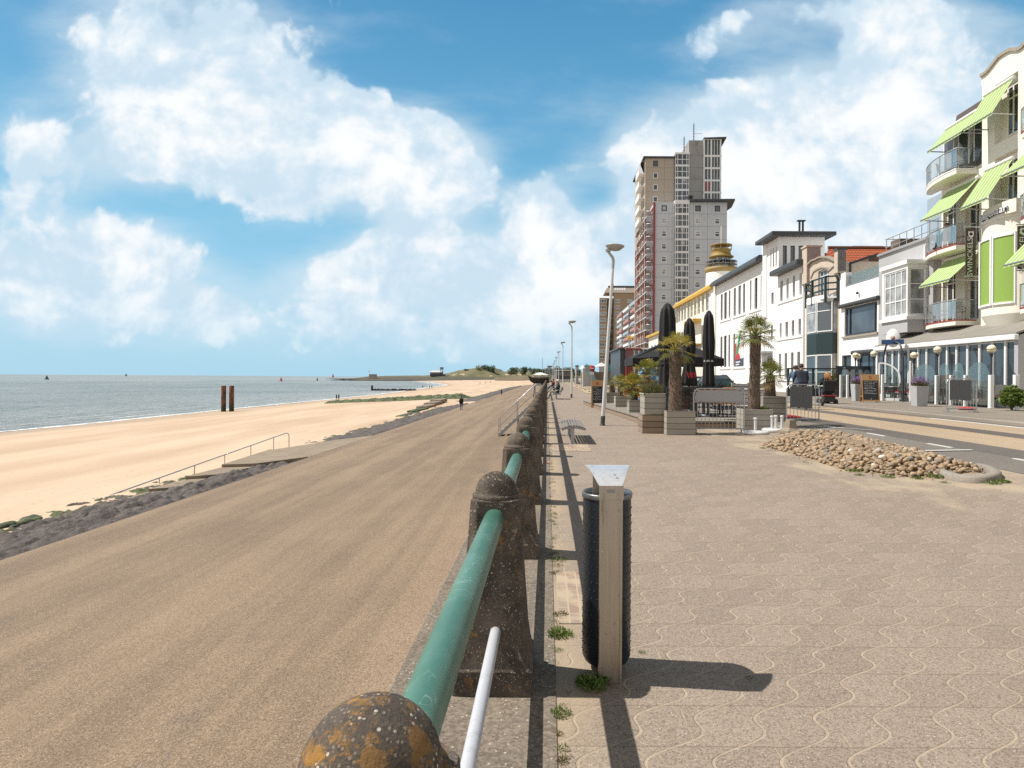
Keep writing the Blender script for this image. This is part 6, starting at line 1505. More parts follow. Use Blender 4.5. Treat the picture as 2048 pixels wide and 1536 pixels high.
# palms
M['palmtrunk'] = pm('palm_trunk_fibre', (.15, .108, .078), .95, var=.5, scale=9, bs=60, bd=.01)
M['frond'] = leafm('palm_frond', (.075, .105, .018), (.25, .26, .04)); M['frondy'] = leafm('yellowing_frond', (.22, .19, .03), (.50, .40, .06)); M['fronddry'] = leafm('dry_frond', (.20, .14, .06), (.36, .27, .12), .8)
def palm(loc, lab, H, r0, R_, nl, yel=.15, lean=(0, 0), seed=1, dry=.1):
    rg = random.Random(seed); o = thing('palm_tree', lab, 'palm tree', loc, 0, 'fan palms in the terrace planters')
    mb = MB(); n = 14; prof = []; nz = max(4, int(H/.12))
    vs = []
    for i in range(nz+1):
        f = i/nz; z = H*f; r_ = r0*(1.08-.15*f+.18*(1-f)**4)
        for j in range(n): a = 2*PI*j/n; q = r_*(1+.14*noise.noise((math.cos(a)*2, math.sin(a)*2, z*5+seed))); vs.append((lean[0]*f+q*math.cos(a), lean[1]*f+q*math.sin(a), z))
    mb.add(vs, [(i*n+j, i*n+(j+1) % n, (i+1)*n+(j+1) % n, (i+1)*n+j) for i in range(nz) for j in range(n)], 0, True)
    for i in range(int(420*H+80)):
        f = rg.random(); a = rg.uniform(0, 2*PI); z = H*f; r_ = r0*(1.05-.15*f); up = rg.uniform(-.05, .07); L = rg.uniform(.04, .12); c, s_ = math.cos(a), math.sin(a); w = .014; x, y = lean[0]*f+r_*c*.93, lean[1]*f+r_*s_*.93
        mb.add([(x-s_*w, y+c*w, z), (x+s_*w, y-c*w, z), (x+L*c, y+L*s_, z+up)], [(0, 1, 2)])
    mb.build('trunk', M['palmtrunk'], o)
    mb = MB(); top = Vector((lean[0], lean[1], H))
    for k in range(nl):
        f = (k+.5)/nl; el = math.radians(82-118*f**1.0+rg.uniform(-12, 12)); az_ = k*2.399+rg.uniform(-.3, .3)
        d_ = Vector((math.cos(az_)*math.cos(el), math.sin(az_)*math.cos(el), math.sin(el))); m = 2 if (f > 1-dry) else (1 if rg.random() < yel*(1.6-f) else 0)
        Lp = R_*rg.uniform(.42, .58); e = top+d_*Lp+Vector((0, 0, -.06*Lp*(1-math.sin(el)))); mb.tube([top, top+d_*Lp*.55, e], [.012, .009, .007], 4, m, False)
        side = d_.cross(Vector((0, 0, 1)));
        if side.length < .1: side = Vector((1, 0, 0))
        side.normalize(); nb_ = 17
        for q in range(nb_):
            th = math.radians(-105+210*q/(nb_-1)); Lb = R_*.52*rg.uniform(.85, 1.1)*(1-.25*abs(th)/1.8)
            bd = (d_*math.cos(th)+side*math.sin(th)).normalized(); nrm = bd.cross(d_.cross(side)).normalized(); w = R_*.016
            mid = e+bd*Lb*.6+Vector((0, 0, -.03*Lb)); tip = e+bd*Lb+Vector((0, 0, -.22*Lb-rg.uniform(0, .12)*Lb))
            mb.add([e, mid-nrm*w, tip, mid+nrm*w], [(0, 1, 2, 3)], m)
    mb.build('crown', [M['frond'], M['frondy'], M['fronddry']], o); return o
pl = {}
specs = [('a', 1213, 1240, 815, 785, 'far grey planter behind the leaning lamp post'), ('b', 1231, 1264, 825, 793, 'second grey planter along the deck edge, right of the leaning lamp'), ('c', 1258, 1286, 838, 800, 'narrow grey planter with a small yellow-green palm at the deck edge'),
         ('e', 1333, 1391, 870, 822, 'nearest wide grey planter under the shaggy palm trunk'), ('f', 1488, 1546, 863, 819, 'grey planter under the tall palm right of the first barrier'), ('g', 1526, 1573, 846, 793, 'tall grey planter behind the white parasol bases')]
for k_, uL, uR, vB, vT, lab in specs:
    o, w, d_, h = planter(uL, uR, vB, vT, lab, None if k_ != 'c' else .6); pl[k_] = (o, w, d_, h)
def inpl(k_, dx_=0): o, w, d_, h = pl[k_]; return (o.location.x+dx_, o.location.y, o.location.z+h-.08)
# tall planter on its timber block
a = G(1290, 867); c = P(1333, 867, a.y); wB = c.x-a.x
tb = thing('timber_block', 'weathered sleeper plinth under the tall grass planter', 'plinth', (a.x+wB/2-.02, a.y+.35, 0)); hB = P(1290, 829, a.y).z
MB().box(-wB/2-.05, wB/2, -.35, .42, 0, hB).build('timber', M['deckw'], tb, bev=.008)
a2 = P(1307, 833, a.y+.02); o = thing('planter', 'tallest grey board planter with wispy grasses, standing on the timber plinth', 'planter', (a.x+wB/2-.02, a.y+.37, hB), 0, 'grey board planters of the terrace'); w = wB*.98; h = P(1310, 787, a.y).z-hB
mb = MB(); mb.box(-w/2, w/2, -.35, .4, 0, h-.04)
for s_ in (-1, 1): mb.box(s_*w/2-.02, s_*w/2+.02, -.37, .42, h-.04, h)
mb.box(-w/2-.02, w/2+.02, -.37, -.33, h-.04, h); mb.build('box', M['plank'], o, bev=.006); MB().box(-w/2+.03, w/2-.03, -.32, .36, h-.04, h-.02).build('soil', M['soil'], o)
M['grassb'] = leafm('planter_grass', (.075, .085, .025), (.22, .20, .08))
mb = MB(); rg = random.Random(2)
for i in range(420):
    x, y = rg.uniform(-w/2+.04, w/2-.04), rg.uniform(-.3, .34); L = rg.uniform(.12, .34); a_ = rg.uniform(0, 6.28); q = rg.uniform(.2, .7)*L; tip = (x+q*math.cos(a_), y+q*math.sin(a_), L*.9); mid = (x+q*.35*math.cos(a_), y+q*.35*math.sin(a_), L*.6); s_ = .006
    mb.add([(x-s_, y, 0), (x+s_, y, 0), (mid[0]+s_, mid[1], mid[2]), tip, (mid[0]-s_, mid[1], mid[2])], [(0, 1, 2, 3, 4)])
    if rg.random() < .25: mb.ell((tip[0], tip[1], tip[2]), (.008, .008, .014), 5, 3)
o2 = mb.build('grass_plant', M['grassb']); o2.location = (o.location.x, o.location.y, hB+h-.03); tag(o2, 'wispy yellow-green grasses filling the tallest planter', 'plant')
def hpx(k_, v, u): o, w, d_, h_ = pl[k_]; return P(u, v, o.location.y).z-(o.location.z+h_-.08)
palm(inpl('e', -.08), 'shaggy leaning palm with a small yellow crown, right of the tallest planter', hpx('e', 700, 1363), .155, .62, 20, .75, (.02, .1), 3, .05)
palm(inpl('f', .0), 'tallest palm with bushy green crown beside the first barrier', hpx('f', 672, 1507), .135, .68, 40, .25, (.03, 0), 5, .16)
palm(inpl('g', -.02), 'short green palm in the tall planter behind the white bases', hpx('g', 752, 1546), .14, .62, 34, .05, (0, 0), 6)
palm(inpl('c', .0), 'small bushy yellow-green palm in the narrow deck edge planter', hpx('c', 773, 1272), .10, .62, 44, .5, (-.03, 0), 8, .04)
palm(inpl('b', -.1), 'small palm with yellow tips behind the narrow planter', hpx('b', 765, 1250), .11, .42, 24, .6, (0, 0), 9, .1)
palm(inpl('a', -.02), 'stubby far palm with few grey-green leaves beside the leaning lamp', hpx('a', 768, 1227), .13, .55, 12, .1, (0, 0), 10, .3)
pp = G(1309, 838); palm((pp.x, pp.y+1.6, .2), 'palm with drooping dry skirt behind the tallest planter', P(1305, 748, pp.y+1.6).z-.2, .12, .72, 34, .35, (.0, 0), 12, .25)
for k_, lab in (('f', 'green herb growing at the foot of the tallest palm'), ('e', 'pale gravelly herb at the rim of the nearest planter')):
    o, w, d_, h_ = pl[k_]; mb = MB(); tuft(mb, 0, 0, .13, .2 if k_ == 'f' else .08, 150 if k_ == 'f' else 40); q = mb.build('herb', M['weed']); q.location = (o.location.x+w*.30, o.location.y-d_*.15, o.location.z+h_-.07); tag(q, lab, 'plant')
# closed parasols
def folds(o, prof, lab_mat, n=40, k=6, amp=.12, seed=0, name='canopy', c=(0, 0)):
    mb = MB(); vs = []
    for r_, z in prof:
        for j in range(n):
            a_ = 2*PI*j/n; q = r_*(1+amp*math.cos(k*a_+seed+z*.6)+amp*.5*noise.noise((math.cos(a_)*3, math.sin(a_)*3, z*1.4+seed))); vs.append((c[0]+q*math.cos(a_), c[1]+q*math.sin(a_), z))
    m = len(prof); mb.add(vs, [(i*n+j, i*n+(j+1) % n, (i+1)*n+(j+1) % n, (i+1)*n+j) for i in range(m-1) for j in range(n)]+[tuple(range(n))[::-1], tuple(range((m-1)*n, m*n))], 0, True)
    return mb.build(name, M[lab_mat], o)
def closed_parasol(u, vT, vB, wpx, Y, lab, seed, wide=1.0, tie=None, strap=True):
    a = P(u, vB, Y); z0 = DZ if Y > 17.4 else gz(a.x); o = thing('closed_parasol', lab, 'parasol', (a.x, Y, z0), 0, 'large black closed parasols')
    zt = P(u, vT, Y).z-z0; zb = a.z-z0; r_ = wpx/2*Y/F
    folds(o, [(r_*wide, zb), (r_*wide*1.02, zb+.15), (r_*.93*(1+(wide-1)*.5), zb+(zt-zb)*.2), (r_*.86, zb+(zt-zb)*.33), (r_*.92, zb+(zt-zb)*.40), (r_*1.0, zb+(zt-zb)*.5), (r_*1.03, zb+(zt-zb)*.6), (r_*.95, zb+(zt-zb)*.72), (r_*.90, zb+(zt-zb)*.82), (r_*.80, zb+(zt-zb)*.9), (r_*.66, zb+(zt-zb)*.945), (r_*.56, zb+(zt-zb)*.95), (r_*.35, zb+(zt-zb)*.985), (.02, zt)], 'black', 64, 7, .15, seed)
    mb = MB(); mb.tube([(0, 0, 0), (0, 0, zb+.3)], .045, 10); mb.lathe([(.32, 0), (.32, .06), (.06, .09)], 20); mb.build('pole', M['dsteel'], o)
    if strap:
        zz = zb+(zt-zb)*.33; mb = MB(); mb.lathe([(r_*.93, zz), (r_*.95, zz+.03), (r_*.93, zz+.06)], 28); mb.build('strap', M['blackp'] if not tie else M['gsteel'], o)
    return o, zt, zb, r_
closed_parasol(1334, 606, 790, 31, 20.5, 'tallest closed black parasol left of the shaggy palm', 1, 1.05)
oP, zt_, zb_, r_ = closed_parasol(1378, 636, 772, 22, 22.5, 'flaring closed black parasol with red lettering on its hem', 2, 1.35)
closed_parasol(1417, 621, 775, 21.5, 19.5, 'slim closed black parasol with a pale tie, right of the shaggy palm', 3, 1.0, True)
M['redl'] = pm('red_letter', (.55, .04, .04), .7)
mb = MB(); zz = zb_+.38
for i, q in enumerate((-.10, .02, .14)):
    rr_ = r_*1.36+.02; mb.bar((q-.03, -rr_+abs(q)*.4, zz+.12), (q+.03, -rr_+abs(q)*.4-.003, zz-.10), .05, .02); mb.bar((q+.03, -rr_+abs(q)*.4, zz+.10), (q+.05, -rr_+abs(q)*.4, zz-.06), .04, .02)
mb.build('hem_lettering', M['redl'], oP)
# open parasol
aL, aR = P(1263, 715, 25.5), P(1443, 712, 25.5); cx_ = (aL.x+aR.x)/2; hw_ = (aR.x-aL.x)/2
o = thing('open_parasol', 'wide open black parasol shading the deck behind the closed ones', 'parasol', (cx_, 25.5+hw_*.55, DZ)); zt = P(1340, 683, 25.5+1).z-DZ+.15; ze = aL.z-DZ-.05
mb = MB(); cor = [(-hw_, -hw_*.75), (hw_, -hw_*.75), (hw_, hw_*.75), (-hw_, hw_*.75)]; ap = (0, 0, zt)
for i in range(4):
    p, q = cor[i], cor[(i+1) % 4]; N_ = 8
    for j in range(N_):
        a_ = (p[0]+(q[0]-p[0])*j/N_, p[1]+(q[1]-p[1])*j/N_); c_ = (p[0]+(q[0]-p[0])*(j+1)/N_, p[1]+(q[1]-p[1])*(j+1)/N_); sa, sc_ = .10*math.sin(PI*j/N_), .10*math.sin(PI*(j+1)/N_)
        mb.add([(*a_, ze+sa), (*c_, ze+sc_), (c_[0]*.5, c_[1]*.5, (ze+zt)/2-.05), (a_[0]*.5, a_[1]*.5, (ze+zt)/2-.05)], [(0, 1, 2, 3)]); mb.add([(a_[0]*.5, a_[1]*.5, (ze+zt)/2-.05), (c_[0]*.5, c_[1]*.5, (ze+zt)/2-.05), ap], [(0, 1, 2)])
        mb.add([(*a_, ze+sa), (*c_, ze+sc_), (*c_, ze-.28), (*a_, ze-.28)], [(0, 1, 2, 3)])
mb.build('canopy', M['black'], o)
mb = MB(); mb.tube([(0, 0, 0), (0, 0, zt)], .05, 10); mb.lathe([(.4, 0), (.4, .08), (.06, .1)], 16); mb.build('pole', M['dsteel'], o)
for q in cor: mb = MB(); mb.bar((*q, ze), (0, 0, zt-.05), .03, .04); mb.build('rib', M['dsteel'], o)
# crowd barriers
M['bpanel'] = pm('barrier_panel', (.38, .38, .39), .55, .1, var=.05, scale=3); M['cloth'] = pm('grey_barrier_cloth', (.135, .14, .145), .75, var=.08)
def barrier(uL, uR, vB, vT, lab, Yoff=0, panel='plate', n=13, pz=(.60, .96), rz=0, foot=True, z0=None):
    a = G(uL, vB) if z0 is None else atZ(uL, vB, z0); c = P(uR, vB, a.y); w = c.x-a.x; h = P(uL, vT, a.y).z-a.z; o = thing('crowd_barrier', lab, 'barrier', (a.x+w/2, a.y, a.z), rz, 'steel crowd barriers')
    r_ = .018; R2 = .16; zb = .12; mb = MB(); pts = [(-w/2, 0, zb-.06), (-w/2, 0, h-R2)]+[(-w/2+R2-R2*math.cos(t*PI/10), 0, h-R2+R2*math.sin(t*PI/10)) for t in range(1, 6)]+[(w/2-R2+R2*math.sin(t*PI/10), 0, h-R2+R2*math.cos(t*PI/10)) for t in range(0, 6)]+[(w/2, 0, zb-.06)]
    mb.tube(pts, r_, 10); mb.tube([(-w/2, 0, zb), (w/2, 0, zb)], r_*.9, 8)
    if panel == 'plate': mb.tube([(-w/2, 0, h*pz[0]), (w/2, 0, h*pz[0])], r_*.7, 8)
    mb.build('frame', M['steel'], o)
    ztop = h*pz[0] if panel == 'plate' else h-.02
    for i in range(n): x = -w/2+w*(i+1)/(n+1); MB().tube([(x, 0, zb), (x, 0, ztop)], .0075, 6).build('bar', M['steel'], o)
    if panel == 'plate':
        pts = [(-w/2+.03, 0, h*pz[0]+.015), (w/2-.03, 0, h*pz[0]+.015), (w/2-.03, 0, h-.19), (w/2-.07, 0, h-.09), (w/2-.17, 0, h-.04), (-w/2+.17, 0, h-.04), (-w/2+.07, 0, h-.09), (-w/2+.03, 0, h-.19)]
        MB().extr([(x, -.006, z) for x, y, z in pts], (0, .012, 0)).build('panel', M['bpanel'], o)
    else:
        mb = MB(); N_ = 36; zt_, zb2 = h-.05, h*pz[0]; xs = [-w/2+.10+(w-.30)*i/N_ for i in range(N_+1)]
        yy = lambda i: -.018-.008*math.sin(i*2*PI/5.2); mb.add([(x, yy(i), zt_) for i, x in enumerate(xs)]+[(x, yy(i)-.004, zb2+.02*math.sin(i*.17)) for i, x in enumerate(xs)], [(i, i+1, N_+2+i, N_+1+i) for i in range(N_)], 0, True); mb.build('cloth_cover', M['cloth'], o)
    for s_ in (-1, 1):
        mb = MB(); x = s_*(w/2-.07); mb.tube([(x, 0, zb), (x, 0, .02)], .018, 8); mb.tube([(x, -.26, .015), (x, .26, .015)], .016, 8); mb.build('foot', M['steel'], o)
    return o
barrier(1387, 1488, 866, 777, 'crowd barrier with a solid pale metal panel in front of the deck', panel='plate', n=12, pz=(.70, .96))
ob2 = barrier(1573, 1638, 846, 769, 'crowd barrier with grey cloth standing at the road edge beside the white bases', panel='cloth', n=8, pz=(.40, .9))
ob3 = barrier(1890, 1956, 824, 757, 'crowd barrier with grey cloth on the far sidewalk before the glass screens', panel='cloth', n=9, pz=(.36, .9), rz=math.radians(8), z0=ZP)
def sandbag(u, v, L, lab, rz, z0=None):
    a = G(u, v) if z0 is None else atZ(u, v, z0); mb = MB(); mb.ell((0, 0, .05), (L, .16, .07), 16, 8); mb.ell((L*.55, .04, .05), (L*.5, .12, .05), 12, 6)
    for i in range(len(mb.v)): x, y, z = mb.v[i]; mb.v[i] = (x, y, max(.004, z+.02*noise.noise((x*5, y*5, z*4))))
    o = mb.build('sandbag', M['redc']); o.location = a; o.rotation_euler = (0, 0, rz); tag(o, lab, 'sandbag', 'red sandbags weighting the barriers')
sandbag(1584, 838, .30, 'red sandbag behind the concrete foot block', -.15); sandbag(1934, 820, .34, 'red sandbag at the foot of the barrier on the far sidewalk', -.2, ZP)
# white parasol bases
M['pbase'] = pm('white_plastic_base', (.60, .60, .60), .55, var=.06, scale=4, grime=((.42, .40, .37), .3))
def pbase(u, v, lab, sts):
    a = G(u, v); o = thing('parasol_base', lab, 'parasol base', a, 0, 'loose white parasol bases'); mb = MB(); mb.lathe([(.30, 0), (.31, .02), (.31, .055), (.28, .075), (.0, .08)], 30); mb.build('disc', M['pbase'], o)
    for x, y in sts: mb = MB(); mb.tube([(x, y, .07), (x, y, .36)], .035, 12); mb.lathe([(.038, 0), (.046, .012), (.046, .05), (.03, .055), (0, .055)], 14, (x, y, .35)); mb.build('sleeve', M['pbase'], o)
pbase(1512, 868, 'left of two round white parasol bases, one upright sleeve', [(0, .05)]); pbase(1548, 863, 'right of two round white parasol bases, carrying three sleeves', [(-.05, 0), (.12, .2), (.24, .1)])
a = G(1581, 866); o = MB(); o.extr([(-.22, -.22, 0), (.22, -.22, 0), (.22, .22, 0), (-.22, .22, 0)], (0, 0, .06))
vs = [(-.20, -.2, .06), (.20, -.2, .06), (.20, .2, .06), (-.20, .2, .06), (-.115, -.115, .13), (.115, -.115, .13), (.115, .115, .13), (-.115, .115, .13), (-.085, -.085, .33), (.085, -.085, .33), (.085, .085, .33), (-.085, .085, .33)]
o.add(vs, [(0, 1, 5, 4), (1, 2, 6, 5), (2, 3, 7, 6), (3, 0, 4, 7), (4, 5, 9, 8), (5, 6, 10, 9), (6, 7, 11, 10), (7, 4, 8, 11), (8, 9, 10, 11)])
q = o.build('concrete_foot', grit_mat('foot_concrete', (.23, .19, .145), (.32, .27, .21), amt=.7), bev=.012); q.location = a; q.rotation_euler = (0, 0, .25); tag(q, 'small stepped concrete foot block at the end of the stone heap', 'concrete block')
# chalk boards
M['redchalk'] = pm('red_logo', (.42, .03, .025), .7)
def aboard(uL, uR, vB, vT, lab, z0, rz=0, seed=1):
    a = atZ((uL+uR)/2, vB, z0); w = (uR-uL)*a.y/F; h = P(uL, vT, a.y).z-a.z; rg = random.Random(seed); o = thing('chalkboard_sign', lab, 'chalkboard sign', a, rz, 'wooden pavement chalkboards'); tilt = .17
    for s_ in (-1, 1):
        mb = MB(); mb.box(-w/2, -w/2+.05, -.02, .02, 0, h); mb.box(w/2-.05, w/2, -.02, .02, 0, h); mb.box(-w/2+.05, w/2-.05, -.02, .02, h*.78, h); mb.box(-w/2+.05, w/2-.05, -.02, .02, .06, .12)
        Mx = Matrix.Translation((0, 0 if s_ == -1 else h*tilt*2, 0)) @ Matrix.Rotation(-tilt if s_ == -1 else tilt, 4, 'X'); mb.xf(Mx); f = mb.build('frame', M['wood'], o, bev=.004)
        mb = MB(); mb.box(-w/2+.05, w/2-.05, -.008, .008, .12, h*.78); mb.xf(Mx); bd = mb.build('board', M['board'], o)
        if s_ == -1:
            mb = MB(); z = h*.73
            for ln in range(8):
                x = -w*.36; sz = .05 if ln in (0, 1, 4) else .028; xe = w*rg.uniform(.1, .36)
                while x < xe:
                    cw = sz*rg.uniform(.35, .6); p0 = (x, -.0105, z+rg.uniform(-.3, .3)*sz)
                    for q in range(3): p1_ = (x+cw*rg.random(), -.0105, z+rg.uniform(-.5, .5)*sz); mb.bar(p0, p1_, .002, .007); p0 = p1_
                    x += cw*1.15
                    if rg.random() < .15: x += sz*.6
                z -= sz*1.2+.035
            mb.bar((0, -.0105, .14), (0, -.0105, .20), .002, .05); mb.xf(Mx); mb.build('chalk_writing', M['chalk'], bd)
            text('logo_letter', 'D', h*.15, M['redchalk'], o, Mx @ MY(0, -.024, h*.89), .002)
    mb = MB(); mb.box(-w/2+.01, -w/2+.04, h*.05, h*.28, h*.2, h*.23); mb.box(w/2-.04, w/2-.01, h*.05, h*.28, h*.2, h*.23); mb.build('spreader', M['wood'], o)
aboard(1183, 1207, 816, 760, 'wooden chalkboard with a red letter standing left of the planters on the promenade', 0, 0, 1)
aboard(1726, 1759, 805, 748, 'wooden chalkboard with a red letter before the glass gates on the far sidewalk', ZP, math.radians(-12), 2)
# black terrace windscreen and bar furniture
M['smoke'] = clearm('smoked_glass', (.02, .02, .022), .72)
yw = 19.0; xL, xR = P(1333, 800, yw).x, P(1392, 800, yw).x
o = thing('terrace_windscreen', 'black framed smoked windscreen behind the nearest planter', 'windscreen', ((xL+xR)/2, yw, DZ)); ht = P(1340, 777, yw).z-DZ
mb = MB(); wv = (xR-xL)/2
for x in (-wv, 0, wv): mb.box(x-.025, x+.025, -.025, .025, 0, ht)
mb.box(-wv-.1, wv+.9, -.03, .03, ht, ht+.06); mb.box(-wv, wv, -.02, .02, 0, .1); mb.build('frame', M['anth'], o)
MB().box(-wv, wv, -.005, .005, .1, ht).build('pane', M['smoke'], o)
M['wick'] = pm('wicker', (.40, .19, .07), .7, var=.3, scale=14, bs=90, bd=.006)
def wicker_chair(x, y, z, rz, lab):
    o = thing('wicker_chair', lab, 'chair', (x, y, z), rz, 'round wicker chairs on the deck'); mb = MB(); n = 22; vs = []
    ring = [(.20, .42), (.27, .46), (.32, .56), (.34, .70), (.33, .84)]
    for i, (r_, zz) in enumerate(ring):
        for j in range(n): a_ = PI*(-.15+1.3*j/(n-1)); hz = zz+(.12*max(0, math.sin(a_))-.05)*(i/4); vs.append((r_*math.cos(a_), r_*math.sin(a_), hz))
    mb.add(vs, [(i*n+j, i*n+j+1, (i+1)*n+j+1, (i+1)*n+j) for i in range(4) for j in range(n-1)], 0, True); mb.tube([vs[4*n+j] for j in range(n)], .018, 6); mb.build('backrest', M['wick'], o)
    mb = MB(); mb.lathe([(0, .40), (.25, .40), (.28, .43), (.25, .46), (0, .455)], 24); mb.build('seat', M['wick'], o)
    for a_ in (.8, 2.3, 3.9, 5.5): mb = MB(); mb.tube([(.18*math.cos(a_), .18*math.sin(a_), .41), (.25*math.cos(a_), .25*math.sin(a_), 0)], .014, 6); mb.build('leg', M['anth'], o)
    return o
w0 = P(1430, 790, 19.6); wc = wicker_chair(w0.x, 19.6, DZ, -2.6, 'round orange wicker chair behind the solid panel barrier, left of its twin')
for (u, Y, rz, lab) in ((1450, 19.2, -2.9, 'round orange wicker chair behind the solid panel barrier, right of its twin'), (1402, 20.4, .8, 'wicker chair beside the slim closed parasol'), (1280, 24.5, -.9, 'wicker chair behind the small yellow-green palm'), (1258, 26.0, -1.4, 'wicker chair near the far planters'), (1296, 23.0, .4, 'wicker chair behind the tallest planter')):
    p = P(u, 790, Y); dup(wc, (p.x, Y, DZ), rz, lab)
def cafe_table(x, y, z, lab):
    o = thing('cafe_table', lab, 'table', (x, y, z), 0, 'dark cafe tables on the deck'); MB().box(-.35, .35, -.35, .35, .72, .75).build('table_top', M['wood'] if rnd.random() < .3 else M['anth'], o, bev=.008)
    mb = MB(); mb.tube([(0, 0, .72), (0, 0, .03)], .035, 8); mb.bar((-.25, -.25, .02), (.25, .25, .02), .05, .03); mb.bar((-.25, .25, .02), (.25, -.25, .02), .05, .03); mb.build('pedestal', M['anth'], o)
for (u, Y, lab) in ((1440, 20.6, 'dark cafe table behind the two wicker chairs'), (1408, 19.3, 'dark cafe table under the slim closed parasol'), (1270, 25.4, 'dark cafe table near the far planters'), (1372, 21.2, 'dark cafe table behind the shaggy palm')):
    p = P(u, 780, Y); cafe_table(p.x, Y, DZ, lab)
p = P(1380, 790, 20.2); o = thing('folding_chair', 'red slatted folding chair under the lettered parasol', 'chair', (p.x, 20.2, DZ), .3)
for s_ in (-.2, .2): mb = MB(); mb.bar((s_, -.2, 0), (s_, .22, .9), .025, .03); mb.build('leg', M['redc'], o); mb = MB(); mb.bar((s_, .2, 0), (s_, -.2, .45), .025, .03); mb.build('leg', M['redc'], o)
mb = MB(); mb.box(-.2, .2, -.2, .2, .44, .47); mb.build('seat', M['redc'], o); mb = MB(); [mb.bar((-.2, .13+.04*i, .6+.1*i), (.2, .13+.04*i, .6+.1*i), .07, .015) for i in range(3)]; mb.build('backrest', M['redc'], o)
# white plank screen bench
M['wplank'] = plankm('white_planks', (.52, .49, .48), .13, var=.06, gap=.02)
a = P(1462, 800, 20.5); c = P(1533, 800, 20.5); o = thing('plank_screen', 'pale plank bench screen behind the tallest palm', 'screen', ((a.x+c.x)/2, 20.5, .1)); zt = P(1470, 765, 20.5).z-.1; wv = (c.x-a.x)/2
mb = MB()
for i in range(6): z0_ = .10+i*(zt-.1)/6; mb.bar((-wv, -.05*(i-3)*.4, z0_+.06), (wv, -.05*(i-3)*.4, z0_+.06), .02, (zt-.1)/6-.02)
mb.build('planks', M['wplank'], o); mb = MB(); [mb.box(s_*wv*.9-.03, s_*wv*.9+.03, .03, .09, 0, zt) for s_ in (-1, 0, 1)]; mb.build('post', M['wplank'], o)
MB().box(-wv, wv, -.5, -.1, .38, .43).build('seat', M['wplank'], o)
# painted blue booth behind palms
p = P(1300, 770, 31.0)
def mural():
    m, t, b_ = newmat('painted_blue_mural'); n = tex(t, 'Noise', scalev(t, posn(t), (1, 1, 1)), Scale=2.2, Detail=4.0, Distortion=2.0); v = E(t, n.outputs[0]); c = mixc(t, v.ss(.40, .52), (.03, .06, .22), (.10, .30, .55)); c = mixc(t, v.ss(.56, .62), c, (.45, .62, .75)); t.links.new(c, b_.inputs['Base Color']); b_.inputs['Roughness'].default_value = .5; return m
o = thing('painted_kiosk', 'small kiosk with a swirling blue painted side behind the palms', 'kiosk', (p.x, 31, DZ)); hh = P(1300, 735, 31).z-DZ
mb = MB(); mb.extr([(-.5, 0, 0), (.5, 0, 0), (.55, 0, hh*.7), (.25, 0, hh), (-.25, 0, hh), (-.55, 0, hh*.7)], (0, .9, 0)); mb.build('body', mural(), o, bev=.05); MB().box(-.35, .35, -.03, 0, hh*.35, hh*.6).build('hatch', M['anth'], o)
# hedge + car behind the deck
M['hedge'] = leafm('hedge_leaf', (.02, .045, .012), (.06, .10, .03))
def bush(name, lab, cat, loc, rad, n, leaf, mat, rg, stem=True, group=None):
    o = thing(name, lab, cat, loc, 0, group); mb = MB()
    for _ in range(n):
        u = Vector((rg.gauss(0, 1), rg.gauss(0, 1), rg.gauss(0, 1))).normalized(); k = rg.random()**.33*(.75+.4*noise.noise(u*2.2+Vector(loc)*.1)); c = Vector((u.x*rad[0]*k, u.y*rad[1]*k, rad[2]*(1+u.z*k))); s_ = leaf*rg.uniform(.6, 1.4)
        a_ = Vector((rg.gauss(0, 1), rg.gauss(0, 1), rg.gauss(0, .6))).normalized(); b_ = a_.cross(Vector((rg.gauss(0, 1), rg.gauss(0, 1), rg.gauss(0, 1)))).normalized()
        mb.add([c-a_*s_, c-b_*s_*.5, c+a_*s_, c+b_*s_*.5], [(0, 1, 2, 3)])
    mb.build('foliage', M[mat], o)
    if stem:
        mb = MB(); [mb.tube([(0, 0, 0), (rad[0]*.4*math.cos(i*2.1), rad[1]*.4*math.sin(i*2.1), rad[2]*1.1)], [rad[2]*.06, rad[2]*.03], 5) for i in range(3)]; mb.build('stem', M['palmtrunk'], o)
    return o
rg = random.Random(31)
p = P(1490, 775, 24); bush('hedge', 'dark low hedge behind the deck and the plank screen', 'hedge', (p.x-.2, 27.5, .1), (2.6, .4, .62), 2600, .05, 'hedge', rg)
